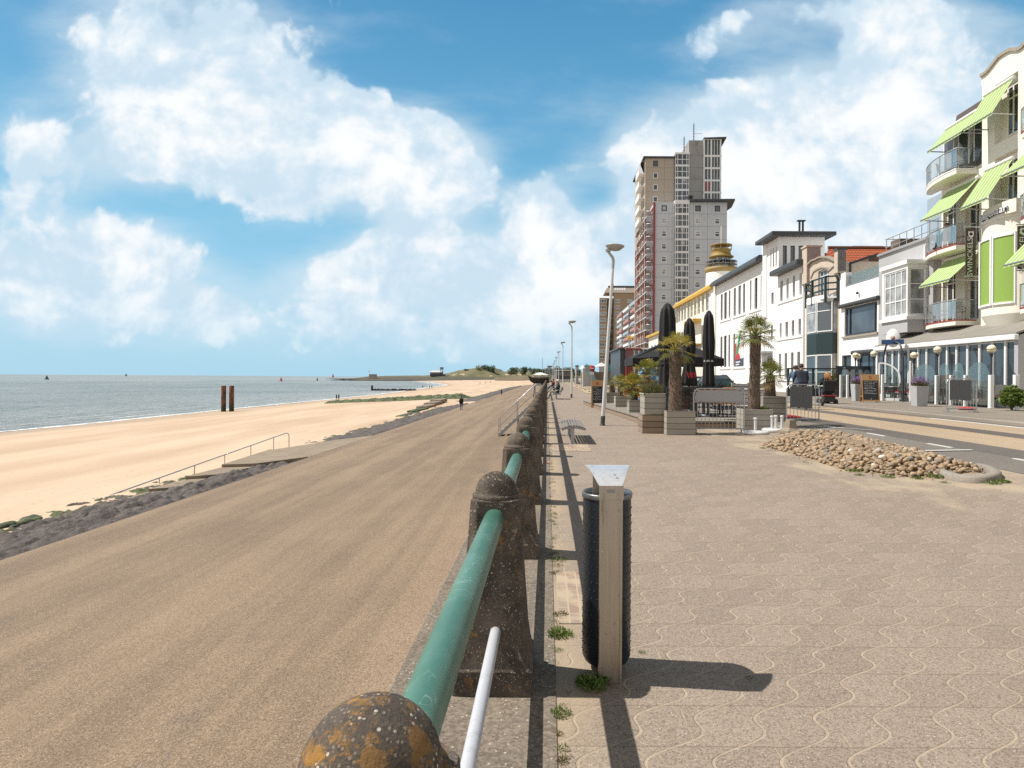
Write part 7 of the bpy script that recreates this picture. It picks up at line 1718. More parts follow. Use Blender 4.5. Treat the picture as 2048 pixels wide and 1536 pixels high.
def car(loc, rz, lab, mat):
    o = thing('parked_car', lab, 'car', loc, rz); sec = [(-2.0, .35), (-2.0, .75), (-1.75, .92), (-1.25, .98), (-.55, 1.42), (.5, 1.46), (1.35, 1.38), (1.85, .98), (2.0, .85), (2.0, .35)]
    mb = MB(); ws = [.80 if z > 1.1 else .86 for x, z in sec]; n = len(sec); vs = [(-w*(.80 if z > 1.2 else 1), x, z) for (x, z), w in zip(sec, ws)]+[(w*(.80 if z > 1.2 else 1), x, z) for (x, z), w in zip(sec, ws)]
    mb.add(vs, [(i, (i+1) % n, n+(i+1) % n, n+i) for i in range(n)]+[(9, 0, 1, 2, 3, 7, 8), (3, 4, 5, 6, 7), (18, 17, 13, 12, 11, 10, 19)[::-1], (17, 16, 15, 14, 13)]); mb.build('body', mat, o, bev=.05, bseg=3)
    for s_ in (-1, 1):
        mb = MB(); mb.add([(s_*.835, -1.05, 1.0), (s_*.835, 1.6, 1.0), (s_*.665, 1.25, 1.36), (s_*.665, -.5, 1.38)], [(0, 1, 2, 3)]); mb.build('side_window', M['glass'], o)
        mb = MB(); mb.ell((s_*.7, -1.98, .72), (.14, .05, .08), 10, 6); mb.build('headlight', M['clear'], o)
        mb = MB(); mb.ell((s_*.97, -.85, 1.02), (.08, .06, .06), 8, 5); mb.build('wing_mirror', mat, o)
        for y in (-1.25, 1.25):
            mb = MB(); mb.lathe([(.2, -.1), (.32, -.1), (.33, 0), (.32, .1), (.2, .1)], 18); mb.xf(Matrix.Translation((s_*.76, y, .33)) @ Matrix.Rotation(PI/2, 4, 'Y')); w = mb.build('wheel', M['rubber'], o)
            mb = MB(); mb.lathe([(.0, -.09), (.2, -.09), (.2, .09), (0, .09)], 12); mb.xf(Matrix.Translation((s_*.77, y, .33)) @ Matrix.Rotation(PI/2, 4, 'Y')); mb.build('rim', M['chrome'], w)
    mb = MB(); mb.add([(-.68, -1.2, 1.0), (.68, -1.2, 1.0), (.58, -.6, 1.40), (-.58, -.6, 1.40)], [(0, 1, 2, 3)]); mb.build('windscreen', M['glass'], o)
    return o
p = P(1432, 770, 45); car((p.x, 45, .2), 0, 'dark green car parked facing the camera behind the hedge', pm('dark_car_paint', (.012, .022, .02), .4, .1, coat=.3))
p = P(1400, 768, 66); car((p.x, 66, .2), 0, 'pale grey car parked further up the road behind the parasols', pm('pale_car_paint', (.45, .46, .48), .3, .2, coat=1.0))

# ================================================================== HOTEL TERRACE ON THE FAR SIDEWALK
XS_ = 17.3; M['screen'] = clearm('screen_glass', (.55, .56, .55), .04)
posts_u = [1681.5, 1695, 1765, 1824, 1873, 1902, 1931, 1982, 2032]
M['etch'] = clearm('etched_glass', (.8, .85, .85), .30)
py = []
for u in posts_u: py.append(yX(u, XS_, 800))
first = None
for i, (u, y) in enumerate(zip(posts_u, py)):
    w = .06 if i < 7 else .075; mb = MB(); mb.box(-w, w, -w, w, 0, 1.30 if i > 2 else 1.35); mb.box(-w*1.1, w*1.1, -w*1.1, w*1.1, 0, .05)
    o = mb.build('screen_post', M['wpaint'], bev=.012); o.location = (XS_, y, ZP)
    tag(o, ('leftmost', 'second from the left', 'beside the arch gate', 'left of the flower planter', 'right of the flower planter', 'left behind the barrier', 'right behind the barrier', 'thick, before the green bush', 'rightmost, behind the green bush')[i]+' of the white posts holding the terrace glass', 'post', 'white posts of the glass terrace screens')
for i in range(len(py)-1):
    y1, y0 = py[i]-.09, py[i+1]+.09
    if i in (1, 2, 7): continue
    ym, hw_ = (y0+y1)/2, (y1-y0)/2; pts = [(XS_, y0, ZP+.12), (XS_, y1, ZP+.12)]+[(XS_, ym+hw_*math.cos(a_*PI/12), ZP+1.2+.62*math.sin(a_*PI/12)) for a_ in range(13)]
    pts2 = pts; mb = MB(); mb.extr(pts2, (.012, 0, 0)); o = mb.build('glass_screen', M['screen']); tag(o, 'arched clear glass wind screen between white posts, '+('at the left end', '', '', 'behind the flower planter', 'left of the barrier', 'behind the barrier', 'right of the barrier', 'behind the bush')[i], 'glass screen', 'arched glass terrace screens')
for (u, lab) in ((1690, 1), (1706, 2), (1722, 3), (1738, 4)):
    pass
# black fence with arched glass behind the left posts
p0, p1_ = P(1672, 790, 39), P(1750, 790, 39); o = thing('black_fence', 'black fence panel with four arched glass lights beside the chalkboard', 'fence', ((p0.x+p1_.x)/2, 39, ZP)); wv = (p1_.x-p0.x)/2; ht = P(1700, 732, 39).z-ZP
mb = MB(); mb.box(-wv, wv, 0, .05, 0, ht); mb.build('panel', M['anth'], o)
for i in range(4):
    cx_ = -wv+.62+i*(2*wv-.7)/4; mb = MB(); pts = [(cx_-.26, -.02, .4), (cx_+.26, -.02, .4)]+[(cx_+.26*math.cos(a_*PI/10), -.02, ht-.75+.55*math.sin(a_*PI/10)) for a_ in range(11)]; mb.extr(pts, (0, .015, 0)); mb.build('glass_light', glassm('etched_pane', (.22, .25, .27), .15, .2), o)
# dark frame screen behind the cyclists
p0, p1_ = P(1576, 775, 40), P(1676, 775, 40); o = thing('glass_fence', 'dark framed glass fence behind the two cyclists', 'fence', ((p0.x+p1_.x)/2, 40, ZP)); wv = (p1_.x-p0.x)/2; ht = P(1600, 736, 40).z-ZP
mb = MB()
for x in (-wv, 0, wv): mb.box(x-.06, x+.06, -.05, .05, 0, ht)
mb.box(-wv, wv, -.05, .05, ht-.08, ht); mb.box(-wv, wv, -.06, .06, 0, .5); mb.build('frame', M['anth'], o); MB().box(-wv, wv, -.01, .01, .5, ht-.08).build('pane', M['screen'], o)
p = P(1668, 770, 38.2); bush('shrub', 'tall brownish shrub against the black fence', 'shrub', (p.x, 38.2, ZP), (.35, .3, .95), 700, .05, 'moss', rg)
# gates
M['gatew'] = M['wpaint']
def gate(u, z, lab, flip, wd=.95):
    y = yX(u, XS_-.1, 800); o = thing('glass_gate', lab, 'gate', (XS_-.1, y, ZP), 0, 'white framed glass gates'); s_ = flip
    pts = [(0, 0, .08), (0, 0, 1.95)]+[(-.0, s_*wd*math.sin(a_*PI/16), 1.95-.75*(1-math.cos(a_*PI/16))) for a_ in range(1, 9)]+[(0, s_*wd, .08)]
    mb = MB()
    for p_, q in zip(pts, pts[1:]): mb.bar(p_, q, .06, .07)
    mb.bar(pts[-1], pts[0], .07, .14); mb.build('frame', M['wpaint'], o); mb = MB(); mb.extr(pts, (.01, 0, 0)); mb.build('pane', M['screen'], o); mb = MB(); mb.bar((-.06, s_*wd*.85, .8), (-.06, s_*wd*.85, 1.2), .02, .03); mb.build('handle', M['anth'], o)
    o.rotation_euler = (0, 0, math.radians(50)*-flip); return o
gate(1758, 0, 'white arched glass gate standing open beside the chalkboard', -1); gate(1820, 0, 'white arched glass gate standing open left of the flower planter', 1)
# arch with oval sign
p0, p1_ = atX(1766.5, 750, XS_+.2), atX(1806, 750, XS_+.2); o = thing('arch_sign', 'dark metal arch carrying a white oval sign with a blue band over the gates', 'arch', (XS_+.2, (p0.y+p1_.y)/2, ZP)); hw_ = abs(p0.y-p1_.y)/2; zt = P(1780, 683, p0.y).z-ZP
mb = MB()
for s_ in (-1, 1): mb.tube([(0, s_*hw_, 0), (0, s_*hw_, zt*.66), (0, s_*hw_*.92, zt*.8), (0, s_*hw_*.7, zt*.93), (0, s_*hw_*.2, zt*.98)], .045, 8)
mb.tube([(0, -hw_*.2, zt*.98), (0, hw_*.2, zt*.98)], .045, 8); mb.build('arch', M['anth'], o)
mb = MB(); mb.lathe([(.0, -.03), (.36, -.03), (.38, 0), (.36, .03), (0, .03)], 24); mb.xf(Matrix.Translation((0, 0, zt+.12)) @ Matrix.Rotation(.9, 4, 'Z') @ Matrix.Rotation(PI/2, 4, 'Y') @ Matrix.Diagonal((1.25, .85, 1, 1))); mb.build('oval_sign', M['wpaint'], o)
mb = MB(); mb.cbox((0, 0, 0), (.10, 1.0, .24)); mb.xf(Matrix.Translation((-.02, 0, zt-.08)) @ Matrix.Rotation(.9, 4, 'Z')); mb.build('blue_band', pm('sign_blue', (.015, .05, .14), .5), o)
mb = MB(); mb.lathe([(0, -.045), (.10, -.045), (.10, .045), (0, .045)], 14); mb.xf(Matrix.Translation((0, 0, zt+.14)) @ Matrix.Rotation(.9, 4, 'Z') @ Matrix.Rotation(PI/2, 4, 'Y')); mb.build('sign_roundel', pm('sign_pink', (.45, .25, .22), .6), o)
# globe lamps
M['globe'] = pm('cream_globe', (.78, .70, .52), .4, var=.08); M['brass'] = pm('brass_band', (.25, .17, .04), .4, .6)
gl0 = None
for (u, v, lab) in ((1711, 711, 'leftmost cream globe lamp before the white house'), (1716, 713, 'cream globe lamp overlapping the leftmost one'), (1747.5, 708, 'cream globe lamp left of the arch'), (1828, 711, 'cream globe lamp above the flower planter'), (1875, 700, 'cream globe lamp in the middle of the veranda'), (1983, 698, 'nearest cream globe lamp, before the right end of the veranda')):
    X_ = XS_+.12 if u != 1716 else XS_+.9; a_ = atX(u, v, X_); zc = a_.z-ZP
    if gl0 is None or True:
        o = thing('globe_lamp', lab, 'lamp', (X_, a_.y, ZP), 0, 'cream globe lamps of the hotel terrace'); mb = MB(); mb.tube([(0, 0, 0), (0, 0, zc-.2)], .035, 8); mb.lathe([(.1, 0), (.1, .06), (.04, .12)], 10); mb.lathe([(.04, zc-.32), (.06, zc-.2), (.12, zc-.17)], 12); mb.build('pole', M['anth'], o)
        mb = MB(); mb.ell((0, 0, zc), (.165, .165, .165), 18, 12); mb.build('globe', M['globe'], o); mb = MB(); mb.lathe([(.166, zc-.012), (.178, zc-.008), (.178, zc+.004), (.166, zc+.008)], 18); mb.build('band', M['brass'], o)
# flower planters
M['lav'] = leafm('purple_flower', (.13, .05, .22), (.33, .17, .42), .7)
for (uL, uR, vB, vT, lab, lab2) in ((1833, 1859, 813, 772, 'tall tapered grey planter left of the barrier, full of purple flowers', 'purple flowers in the tall planter left of the barrier'), (1710, 1730, 802.5, 768, 'tapered grey planter half hidden behind the chalkboard', 'purple and white flowers behind the chalkboard')):
    a = atZ((uL+uR)/2, vB, ZP); w = (uR-uL)/2*a.y/F; h = P(uL, vT, a.y).z-a.z; o = thing('flower_planter', lab, 'planter', (a.x, a.y+w, ZP), 0, 'grey tapered planters'); mb = MB(); k = .8
    vs = [(-w*k, -w*k, 0), (w*k, -w*k, 0), (w*k, w*k, 0), (-w*k, w*k, 0), (-w, -w, h), (w, -w, h), (w, w, h), (-w, w, h)]; mb.add(vs, [(0, 1, 5, 4), (1, 2, 6, 5), (2, 3, 7, 6), (3, 0, 4, 7), (3, 2, 1, 0), (4, 5, 6, 7)]); mb.build('pot', M['greyr'], o, bev=.01)
    MB().box(-w*.9, w*.9, -w*.9, w*.9, h, h+.01).build('soil', M['soil'], o)
    f = thing('flowers', lab2, 'flowers', (a.x, a.y+w, ZP+h)); mb = MB(); mg = MB()
    for _ in range(300):
        x, y = rg.gauss(0, w*.5), rg.gauss(0, w*.5); z = rg.uniform(.10, .40)*(1-min(.6, (x*x+y*y)/(w*w)*.3)); s_ = rg.uniform(.015, .03); x, y = x*(1+z), y*(1+z); d_ = Vector((rg.gauss(0, 1), rg.gauss(0, 1), rg.gauss(0, 1))).normalized(); e = d_.orthogonal().normalized(); c_ = Vector((x, y, z)); mb.add([c_-d_*s_, c_-e*s_, c_+d_*s_, c_+e*s_], [(0, 1, 2, 3)])
    tuft(mg, 0, 0, w*1.0, .26, 420, 0, 0, rg); mb.build('blossom', M['lav'], f); mg.build('leaves', M['grassb'], f)
p = P(2024, 818, 22.7); o = bush('shrub', 'big leafy bright green shrub at the right end of the glass screens', 'shrub', (p.x, 22.7, ZP), (.55, .45, .50), 1900, .06, 'weedb' if 'weedb' in M else 'weed', rg)
# tables and chairs behind the glass
M['seatr'] = pm('red_seat_cushion', (.38, .02, .03), .8, var=.15)
def bchair(x, y, z, rz, lab, grp='grey terrace chairs with red cushions', cush=True):
    o = thing('terrace_chair', lab, 'chair', (x, y, z), rz, grp); mb = MB()
    for sx in (-.21, .21):
        m2 = MB(); m2.tube([(sx, -.22, 0), (sx, -.2, .64), (sx, .18, .66)], .013, 6); m2.build('leg', M['dsteel'], o); m2 = MB(); m2.tube([(sx, .24, 0), (sx, .18, .45), (sx, .26, .92)], .013, 6); m2.build('leg', M['dsteel'], o)
    MB().cbox((0, 0, .44), (.42, .42, .03)).build('seat', M['gsteel'], o)
    if cush: MB().cbox((0, 0, .48), (.40, .40, .05)).build('cushion', M['seatr'], o, bev=.015)
    mb.add([(-.21, .19, .50), (.21, .19, .50), (.21, .26, .92), (-.21, .26, .92), (-.21, .21, .50), (.21, .21, .50), (.21, .28, .92), (-.21, .28, .92)], [(0, 1, 2, 3), (4, 5, 6, 7), (0, 1, 5, 4), (2, 3, 7, 6)]); mb.build('backrest', M['gsteel'], o); return o
M['ttop'] = pm('pale_table_top', (.55, .57, .55), .3, var=.06)
ch0 = None
for k_, u in enumerate((1770, 1790, 1838, 1886, 1912, 1950, 1972)):
    y = yX(u, 17.85, 780); o = thing('terrace_table', ('pale table just inside the open gates', 'second pale table inside the gates', 'pale table behind the flower planter', 'pale table left behind the barrier', 'pale table behind the barrier cloth', 'pale table right of the barrier', 'pale table left of the thick post')[k_], 'table', (17.85, y, ZP), 0, 'pale terrace tables')
    MB().cbox((0, 0, .73), (.62, .72, .03)).build('table_top', M['ttop'], o, bev=.006); mb = MB(); mb.tube([(0, 0, .72), (0, 0, .02)], .03, 8); mb.bar((-.25, 0, .015), (.25, 0, .015), .05, .03); mb.bar((0, -.25, .015), (0, .25, .015), .05, .03); mb.build('pedestal', M['anth'], o)
    for s_ in (-1, 1):
        lab = 'grey chair with red cushion '+('on the near' if s_ < 0 else 'on the far')+' side of '+('the table by the gates', 'the second table by the gates', 'the table behind the planter', 'the table left of the barrier', 'the table behind the barrier', 'the table right of the barrier', 'the table by the thick post')[k_]
        if ch0 is None: ch0 = bchair(17.85, y+s_*.55, ZP, 0 if s_ > 0 else PI, lab)
        else: dup(ch0, (17.85, y+s_*.55, ZP), 0 if s_ > 0 else PI, lab)
for (x, y, z, rz, lab) in ((20.0, 30.4, 4.28, 2.2, 'dark chair on the lowest curved balcony, near its glass side'), (20.1, 31.9, 4.28, .6, 'dark chair on the lowest curved balcony, far end'), (19.95, 30.3, 7.9, 2.2, 'dark chair on the middle balcony beside the sitting person'), (20.0, 30.4, 11.5, 2.3, 'dark chair on the top balcony, near its glass side'), (20.0, 31.7, 11.5, .7, 'dark chair on the top balcony, far end')):
    bchair(x, y, z, rz, lab, 'dark chairs on the hotel balconies', False)

# ================================================================== FAR END OF THE PROMENADE
M['tree'] = leafm('far_tree_leaf', (.022, .045, .014), (.07, .105, .035))
def fartree(u, vT, vB, wpx, Y, lab, seed, mat='tree', n=1500):
    rg = random.Random(seed); a = P(u, vB, Y); h = P(u, vT, Y).z-a.z; w = wpx/2*Y/F; o = thing('tree', lab, 'tree', a, 0, 'far trees on the headland'); mb = MB()
    lob = [(rg.uniform(-.55, .55)*w, rg.uniform(-.4, .4)*w, h*rg.uniform(.12, .72), rg.uniform(.3, .5)) for _ in range(7)]
    for _ in range(n):
        lx_, ly_, lz_, lr = rg.choice(lob); u_ = Vector((rg.gauss(0, 1), rg.gauss(0, 1), rg.gauss(0, 1))).normalized(); k = rg.random()**.4; c = Vector((lx_+u_.x*k*lr*w, ly_+u_.y*k*lr*w, min(h, lz_+u_.z*k*lr*h*.7))); s_ = h*rg.uniform(.03, .075)
        a_ = Vector((rg.gauss(0, 1), rg.gauss(0, 1), rg.gauss(0, 1))).normalized(); b_ = a_.orthogonal().normalized(); mb.add([c-a_*s_, c-b_*s_*.6, c+a_*s_, c+b_*s_*.6], [(0, 1, 2, 3)])
    mb.build('crown', M[mat], o); mb = MB(); mb.tube([(0, 0, -h*.2), (0, 0, h*.55)], [h*.05, h*.02], 6); [mb.tube([(0, 0, h*.3), (lx_*.7, ly_*.7, lz_)], [h*.025, h*.01], 5) for lx_, ly_, lz_, lr in lob[:4]]; mb.build('trunk', M['palmtrunk'], o)
for i, (u, vT, vB, w, Y, lab) in enumerate(((968, 727, 747, 42, 1085, 'dark round tree crowning the dune hump'), (985, 730, 748, 26, 1080, 'smaller dark tree on the right shoulder of the dune hump'), (934, 736.5, 742, 16, 1085, 'small bush on the left slope of the dune hump'), (1034, 732, 749, 40, 950, 'broad dark tree right of the dune hump'), (1052, 731, 749, 30, 940, 'tall rounded tree behind the boat'), (1068, 736, 749, 26, 930, 'low tree above the white boat canopy'), (1084, 735, 749, 24, 900, 'dark tree just left of the lamp row'),
        (1022, 739, 749, 22, 930, 'low bush at the left foot of the broad tree'), (1100, 734, 750, 26, 700, 'green tree behind the lamp row'), (1120, 730, 750, 36, 620, 'lighter tree behind the third lamp'), (1138, 734, 751, 26, 560, 'tree behind the second lamp post'), (1152, 737, 752, 26, 520, 'tree left of the white stair'))): fartree(u, vT, vB, w, Y, lab, 100+i, 'tree', 1300)
fartree(1180, 722, 762, 30, 118, 'dense dark tree beside the white parasols above the stair', 140, 'tree', 1800)
# beach pavilion and signal post on the headland
def simple_building(name, lab, u0, u1, vT, vB, Y, wallm, roofm_, nwin, dep=10, cat='building', ov=1.0, pitch=0):
    a, c = P(u0, vB, Y), P(u1, vB, Y); zt = P((u0+u1)/2, vT, Y).z; o = thing(name, lab, cat, ((a.x+c.x)/2, Y, a.z)); w = c.x-a.x; h = zt-a.z
    mb = MB(); mb.box(-w/2, w/2, 0, dep, -3, h); mb.build('wall', M[wallm], o)
    mb = MB()
    if pitch: mb.extr([(-w/2-ov, -ov, h), (w/2+ov, -ov, h), (w/2+ov-pitch, 0, h+pitch*.5), (-w/2-ov+pitch, 0, h+pitch*.5)], (0, dep+ov, 0))
    else: mb.box(-w/2-ov, w/2+ov, -ov, dep+ov, h, h+max(.25, h*.07))
    mb.build('roof', M[roofm_], o)
    for i in range(nwin):
        x = -w/2+w*(i+.5)/nwin; ww = w/nwin*.36; mb = MB(); mb.box(x-ww, x+ww, -.12, -.01, h*.25, h*.78); f = mb.build('window', M['wpaint'], o); MB().box(x-ww*.85, x+ww*.85, -.15, -.122, h*.28, h*.75).build('pane', M['glass'], o if False else f)
    return o
simple_building('beach_pavilion', 'low beach pavilion with a pale roof in the dunes, beside a lookout tower', 860, 884, 744.5, 748.5, 1070, 'dgrey', 'wpaint', 6, 12, ov=2, pitch=6)
p = P(883.5, 746, 1068); o = thing('lookout_tower', 'small lookout tower with a square cabin rising over the beach pavilion', 'tower', p); sc = 1068/F; mb = MB()
for x in (-1, 1):
    for y in (-1, 1): mb.bar((x*2, y*2, -4), (x*1.6, y*1.6, 6), .5, .5)
mb.build('leg', M['anth'], o); mb = MB(); mb.box(-3.6, 3.6, -3, 3, 6, 6.5); mb.box(-2.6, 2.6, -2, 2, 6.5, 9.4); mb.box(-3.2, 3.2, -2.6, 2.6, 9.4, 10); mb.build('cabin', M['gsteel'], o); MB().box(-2.2, 2.2, -2.05, -2.0, 7.2, 9).build('pane', M['glass'], o)
o = simple_building('harbour_beacon_house', 'pale little harbour house at the tip of the headland', 738, 752, 748.5, 755, 1040, 'tanp', 'wpaint', 3, 6, ov=.3)
p = P(738, 748, 1042); o = thing('beacon_mast', 'thin beacon mast beside the harbour house on the headland tip', 'mast', p); mb = MB(); mb.tube([(0, 0, -2), (0, 0, 6)], .35, 6); mb.box(-.9, .9, -.9, .9, 3.4, 5.2); mb.build('mast', M['wpaint'], o)
# sea wall at the far beach end
M['farwall'] = grit_mat('far_wall_concrete', (.45, .41, .35), (.55, .50, .43), amt=.1, big=.05)
a, c = P(990, 757.5, 640), P(1066, 758, 640); mb = MB(); mb.box(a.x, c.x+6, 640, 643, -2.2, P(1000, 754.2, 640).z); tag(mb.build('sea_wall', M['farwall']), 'far pale concrete wall at the top of the bright beach', 'wall')
# old boat on a stand
Yb = 105; xb = P(1078, 770, Yb).x; zb = apz(min(-.7, xb), Yb)
o = thing('old_boat', 'dark wooden boat with a canopy and mast propped up beside the railing', 'boat', (xb, Yb, zb)); k_ = Yb/F
zk = P(1078, 769, Yb).z-zb; zg_ = P(1078, 756, Yb).z-zb; zbow = P(1055, 750, Yb).z-zb; L2 = 1.9
secs = [(-1.95, .04, zbow-.03, zbow), (-1.5, .35, zk+.55, zg_+.28), (-.8, .62, zk+.1, zg_+.05), (0, .72, zk, zg_), (.9, .68, zk+.05, zg_+.05), (1.7, .45, zk+.3, zg_+.2)]
n = 9; vs = []
for x, hw_, z0_, z1_ in secs:
    for j in range(n): t_ = -1+2*j/(n-1); vs.append((x, hw_*math.copysign(abs(t_)**.6, t_), z0_+(z1_-z0_)*abs(t_)**1.8))
mb = MB(); mb.add(vs, [(i*n+j, i*n+j+1, (i+1)*n+j+1, (i+1)*n+j) for i in range(len(secs)-1) for j in range(n-1)]+[tuple(range(len(vs)-n, len(vs)))], 0, True)
mb.build('hull', pm('tarred_hull', (.02, .018, .016), .6, var=.3), o); mb = MB(); mb.add([vs[i*n] for i in range(len(secs))]+[vs[i*n+n-1] for i in range(len(secs))][::-1], [tuple(range(len(secs)*2))]); mb.xf(Matrix.Translation((0, 0, -.08))); mb.build('deck', M['wood'], o)
mb = MB()
for s_ in (0, n-1):
    for i in range(len(secs)-1): mb.bar(vs[i*n+s_], vs[(i+1)*n+s_], .06, .14)
mb.build('gunwale', pm('mossy_board', (.16, .15, .07), .8, var=.3), o)
mb = MB(); mb.box(-.8, 1.3, -.5, .5, zg_-.1, zg_+.30); mb.build('cabin', M['curtain'], o)
mb = MB(); zc_ = zg_+.55; mb.add([(-1.1, -.8, zc_), (1.6, -.8, zc_), (1.6, .8, zc_), (-1.1, .8, zc_), (.2, 0, zc_+.42)], [(0, 1, 4), (1, 2, 4), (2, 3, 4), (3, 0, 4)]); mb.build('canopy', pm('white_canvas', (.72, .75, .76), .8), o); mb = MB(); [mb.tube([(x, y, zg_), (x, y, zc_)], .025, 5) for x in (-1.05, 1.55) for y in (-.75, .75)]; mb.build('canopy_post', M['wpaint'], o)
mb = MB(); mb.tube([(.55, .5, zg_), (.55, .5, P(1085, 716, Yb).z-zb)], .045, 6); mb.build('mast', M['gsteel'], o)
mb = MB(); [mb.bar((x, y, zk+.3), (x*1.3, y*1.8, 0), .1, .1) for x in (-.7, .8) for y in (-.4, .4)]; mb.bar((-1.0, 0, zk-.05), (1.2, 0, zk-.05), .2, .2); mb.build('cradle', M['anth'], o)
# dark boarded pavilion and panels behind the lamps
simple_building('long_shed', 'long dark blue shed with a white roof edge behind the lamp row', 1114, 1141, 741.5, 754, 190, 'dgrey', 'wpaint', 5, 8, ov=.3)
simple_building('slatted_kiosk', 'narrow grey kiosk behind the far lamps beside the boat', 1095, 1103, 733, 755, 200, 'gsteel', 'dgrey', 2, 5, ov=.1)
simple_building('slatted_kiosk', 'narrow grey kiosk between the second lamp and the white stair', 1152, 1157, 733, 757, 128, 'gsteel', 'dgrey', 1, 4, ov=.05)
p = G(1147.5, 763); o = thing('banner_mast', 'slim black banner post with a slanting top behind the second lamp', 'sign post', (p.x, p.y, p.z)); hh = P(1147, 742, p.y).z; mb = MB(); mb.box(-.14, .14, -.1, .1, 0, hh); mb.build('post', M['anth'], o); mb = MB(); mb.bar((-.5, 0, hh-.1), (1.0, 0, hh+1.0), .08, .14); mb.build('arm', M['dsteel'], o)
mb = MB(); a, c = G(1108, 758.5), G(1146, 759); rg = random.Random(6)
for i in range(9): q = P(1114+i*3.3, 757.6, 160); mb.box(q.x-.12, q.x+.12, 160, 160.1, 0, 1.0); mb.box(q.x-.12, q.x+.25, 160, 160.06, .45, .55); mb.box(q.x-.12, q.x+.25, 160, 160.06, .9, 1.0)
tag(mb.build('white_fence', M['wpaint']), 'low white picket fence in front of the long dark shed', 'fence')
# raised terrace with white parasols, white stair, wall and sign
Yt = 100.0; xL, xR = P(1166, 745, Yt).x, P(1258, 745, Yt).x; zT = P(1200, 744, Yt).z
M['rubble'] = brickm('dark_brick_wall', (.15, .11, .08), (.20, .15, .11), (.24, .20, .16), .22, .08)
mb = MB(); mb.box(P(1180, 745, Yt).x, 20, Yt, Yt+26, -.05, zT); tag(mb.build('terrace_wall', M['rubble']), 'dark brick retaining wall under the white parasol terrace', 'wall')
mb = MB(); x0_ = P(1164.5, 758, Yt-1).x; x1_ = P(1191, 758, Yt-1).x; z1_ = P(1168, 737, Yt-1).z
mb.extr([(x0_, Yt-1, 0), (x1_, Yt-1, 0), (x0_+.4, Yt-1, z1_), (x0_, Yt-1, z1_)], (0, -2, 0)); o = mb.build('white_stair', M['greyr']); tag(o, 'white concrete stair rising to the parasol terrace beside the road sign', 'stair')
mb = MB(); zz = .95; mb.bar((x1_, Yt-3.05, .05+zz), (x0_+.4, Yt-3.05, z1_+zz), .06, .06); mb.bar((x1_, Yt-3.05, .5), (x0_+.4, Yt-3.05, z1_+.5), .03, .7); h_ = mb.build('balustrade', clearm('blue_green_glass', (.40, .60, .62), .30), o)
for (u, v, w, Y, lab) in ((1203, 727, 24, 102, 'white open parasol on the raised terrace behind the leaning lamp, left one'), (1234, 726, 23, 104, 'white open parasol on the raised terrace right of the leaning lamp'), (1166, 732, 12, 108, 'small white open parasol above the white stair')):
    a = P(u, v, Y); r_ = w/2*Y/F; o = thing('white_parasol', lab, 'parasol', (a.x, Y, zT if Y > 100 else 0), 0, 'white parasols of the raised terrace'); z0_ = a.z-zT; mb = MB(); mb.lathe([(r_, z0_-.55), (r_*1.0, z0_-.42), (r_*.55, z0_-.12), (.05, z0_+.12), (0, z0_+.2)], 8, sm=False); mb.build('canopy', M['wpaint'], o); mb = MB(); mb.tube([(0, 0, 0), (0, 0, z0_+.1)], .05, 6); mb.build('pole', M['steel'], o)
o = thing('terrace_glass_screen', 'turquoise tinted glass screen along the raised white parasol terrace', 'glass screen', (P(1232, 740, Yt).x, Yt-.2, zT)); mb = MB(); mb.box(P(1214, 740, Yt).x-o.location.x, P(1252, 740, Yt).x-o.location.x, -.03, .03, .1, 1.1); mb.build('pane', clearm('turquoise_glass', (.12, .38, .45), .6), o); mb = MB(); [mb.tube([(P(1214+i*7.6, 740, Yt).x-o.location.x, -.05, 0), (P(1214+i*7.6, 740, Yt).x-o.location.x, -.05, 1.15)], .04, 5) for i in range(6)]; mb.build('post', M['wpaint'], o)
p = P(1184, 760, 84); z0_ = gz(p.x); o = thing('no_entry_sign', 'round red no entry sign on a post above a white plate beside the white stair', 'road sign', (p.x, 84, z0_)); zs = P(1184, 736.5, 84).z-z0_
mb = MB(); mb.tube([(0, 0, 0), (0, 0, zs+.2)], .04, 6); mb.build('post', M['steel'], o); mb = MB(); mb.lathe([(0, -.02), (.40, -.02), (.40, .02), (0, .02)], 22); mb.xf(Matrix.Translation((0, -.06, zs)) @ Matrix.Rotation(PI/2, 4, 'X')); d_ = mb.build('disc', M['redc'], o); MB().box(-.27, .27, -.095, -.085, zs-.07, zs+.07).build('bar', M['wpaint'], d_); MB().box(-.26, .26, -.08, -.06, zs-.85, zs-.5).build('plate', M['wpaint'], o)
# low cafe building with red frame
Yc = 76; o = thing('cafe_pavilion', 'glass cafe pavilion with red steel posts and a dark flat roof before the tower block', 'building', (P(1262, 760, Yc).x, Yc, .1)); ox = o.location.x; X = lambda u: P(u, 740, Yc).x-ox; Zc = lambda v: P(1262, v, Yc).z-.1
mb = MB(); mb.box(X(1236), X(1262), 0, 12, Zc(698), Zc(695)); mb.box(X(1241), X(1251), .4, 12, 0, Zc(698)); mb.build('dark_wing', M['anth'], o)
mb = MB(); mb.box(X(1251), X(1350), .6, 12, 0, Zc(700)); mb.build('glass_wall', M['glassb'], o); mb = MB(); mb.box(X(1250), X(1352), -.3, 12, Zc(698.5), Zc(695.5)); mb.build('roof', M['wpaint'], o)
for u in (1251.5, 1255.5, 1259, 1263): mb = MB(); mb.box(X(u), X(u)+.12, -.3, -.18, 0, Zc(696)); mb.build('red_post', M['tred'], o)
mb = MB(); mb.box(X(1250), X(1282), -.35, -.25, Zc(699.5), Zc(696.5)); mb.build('red_beam', M['tred'], o)
for i in range(8): x = X(1268+i*9); mb = MB(); mb.box(x, x+.14, .4, .6, 0, Zc(700)); mb.build('mullion', M['wpaint'], o)
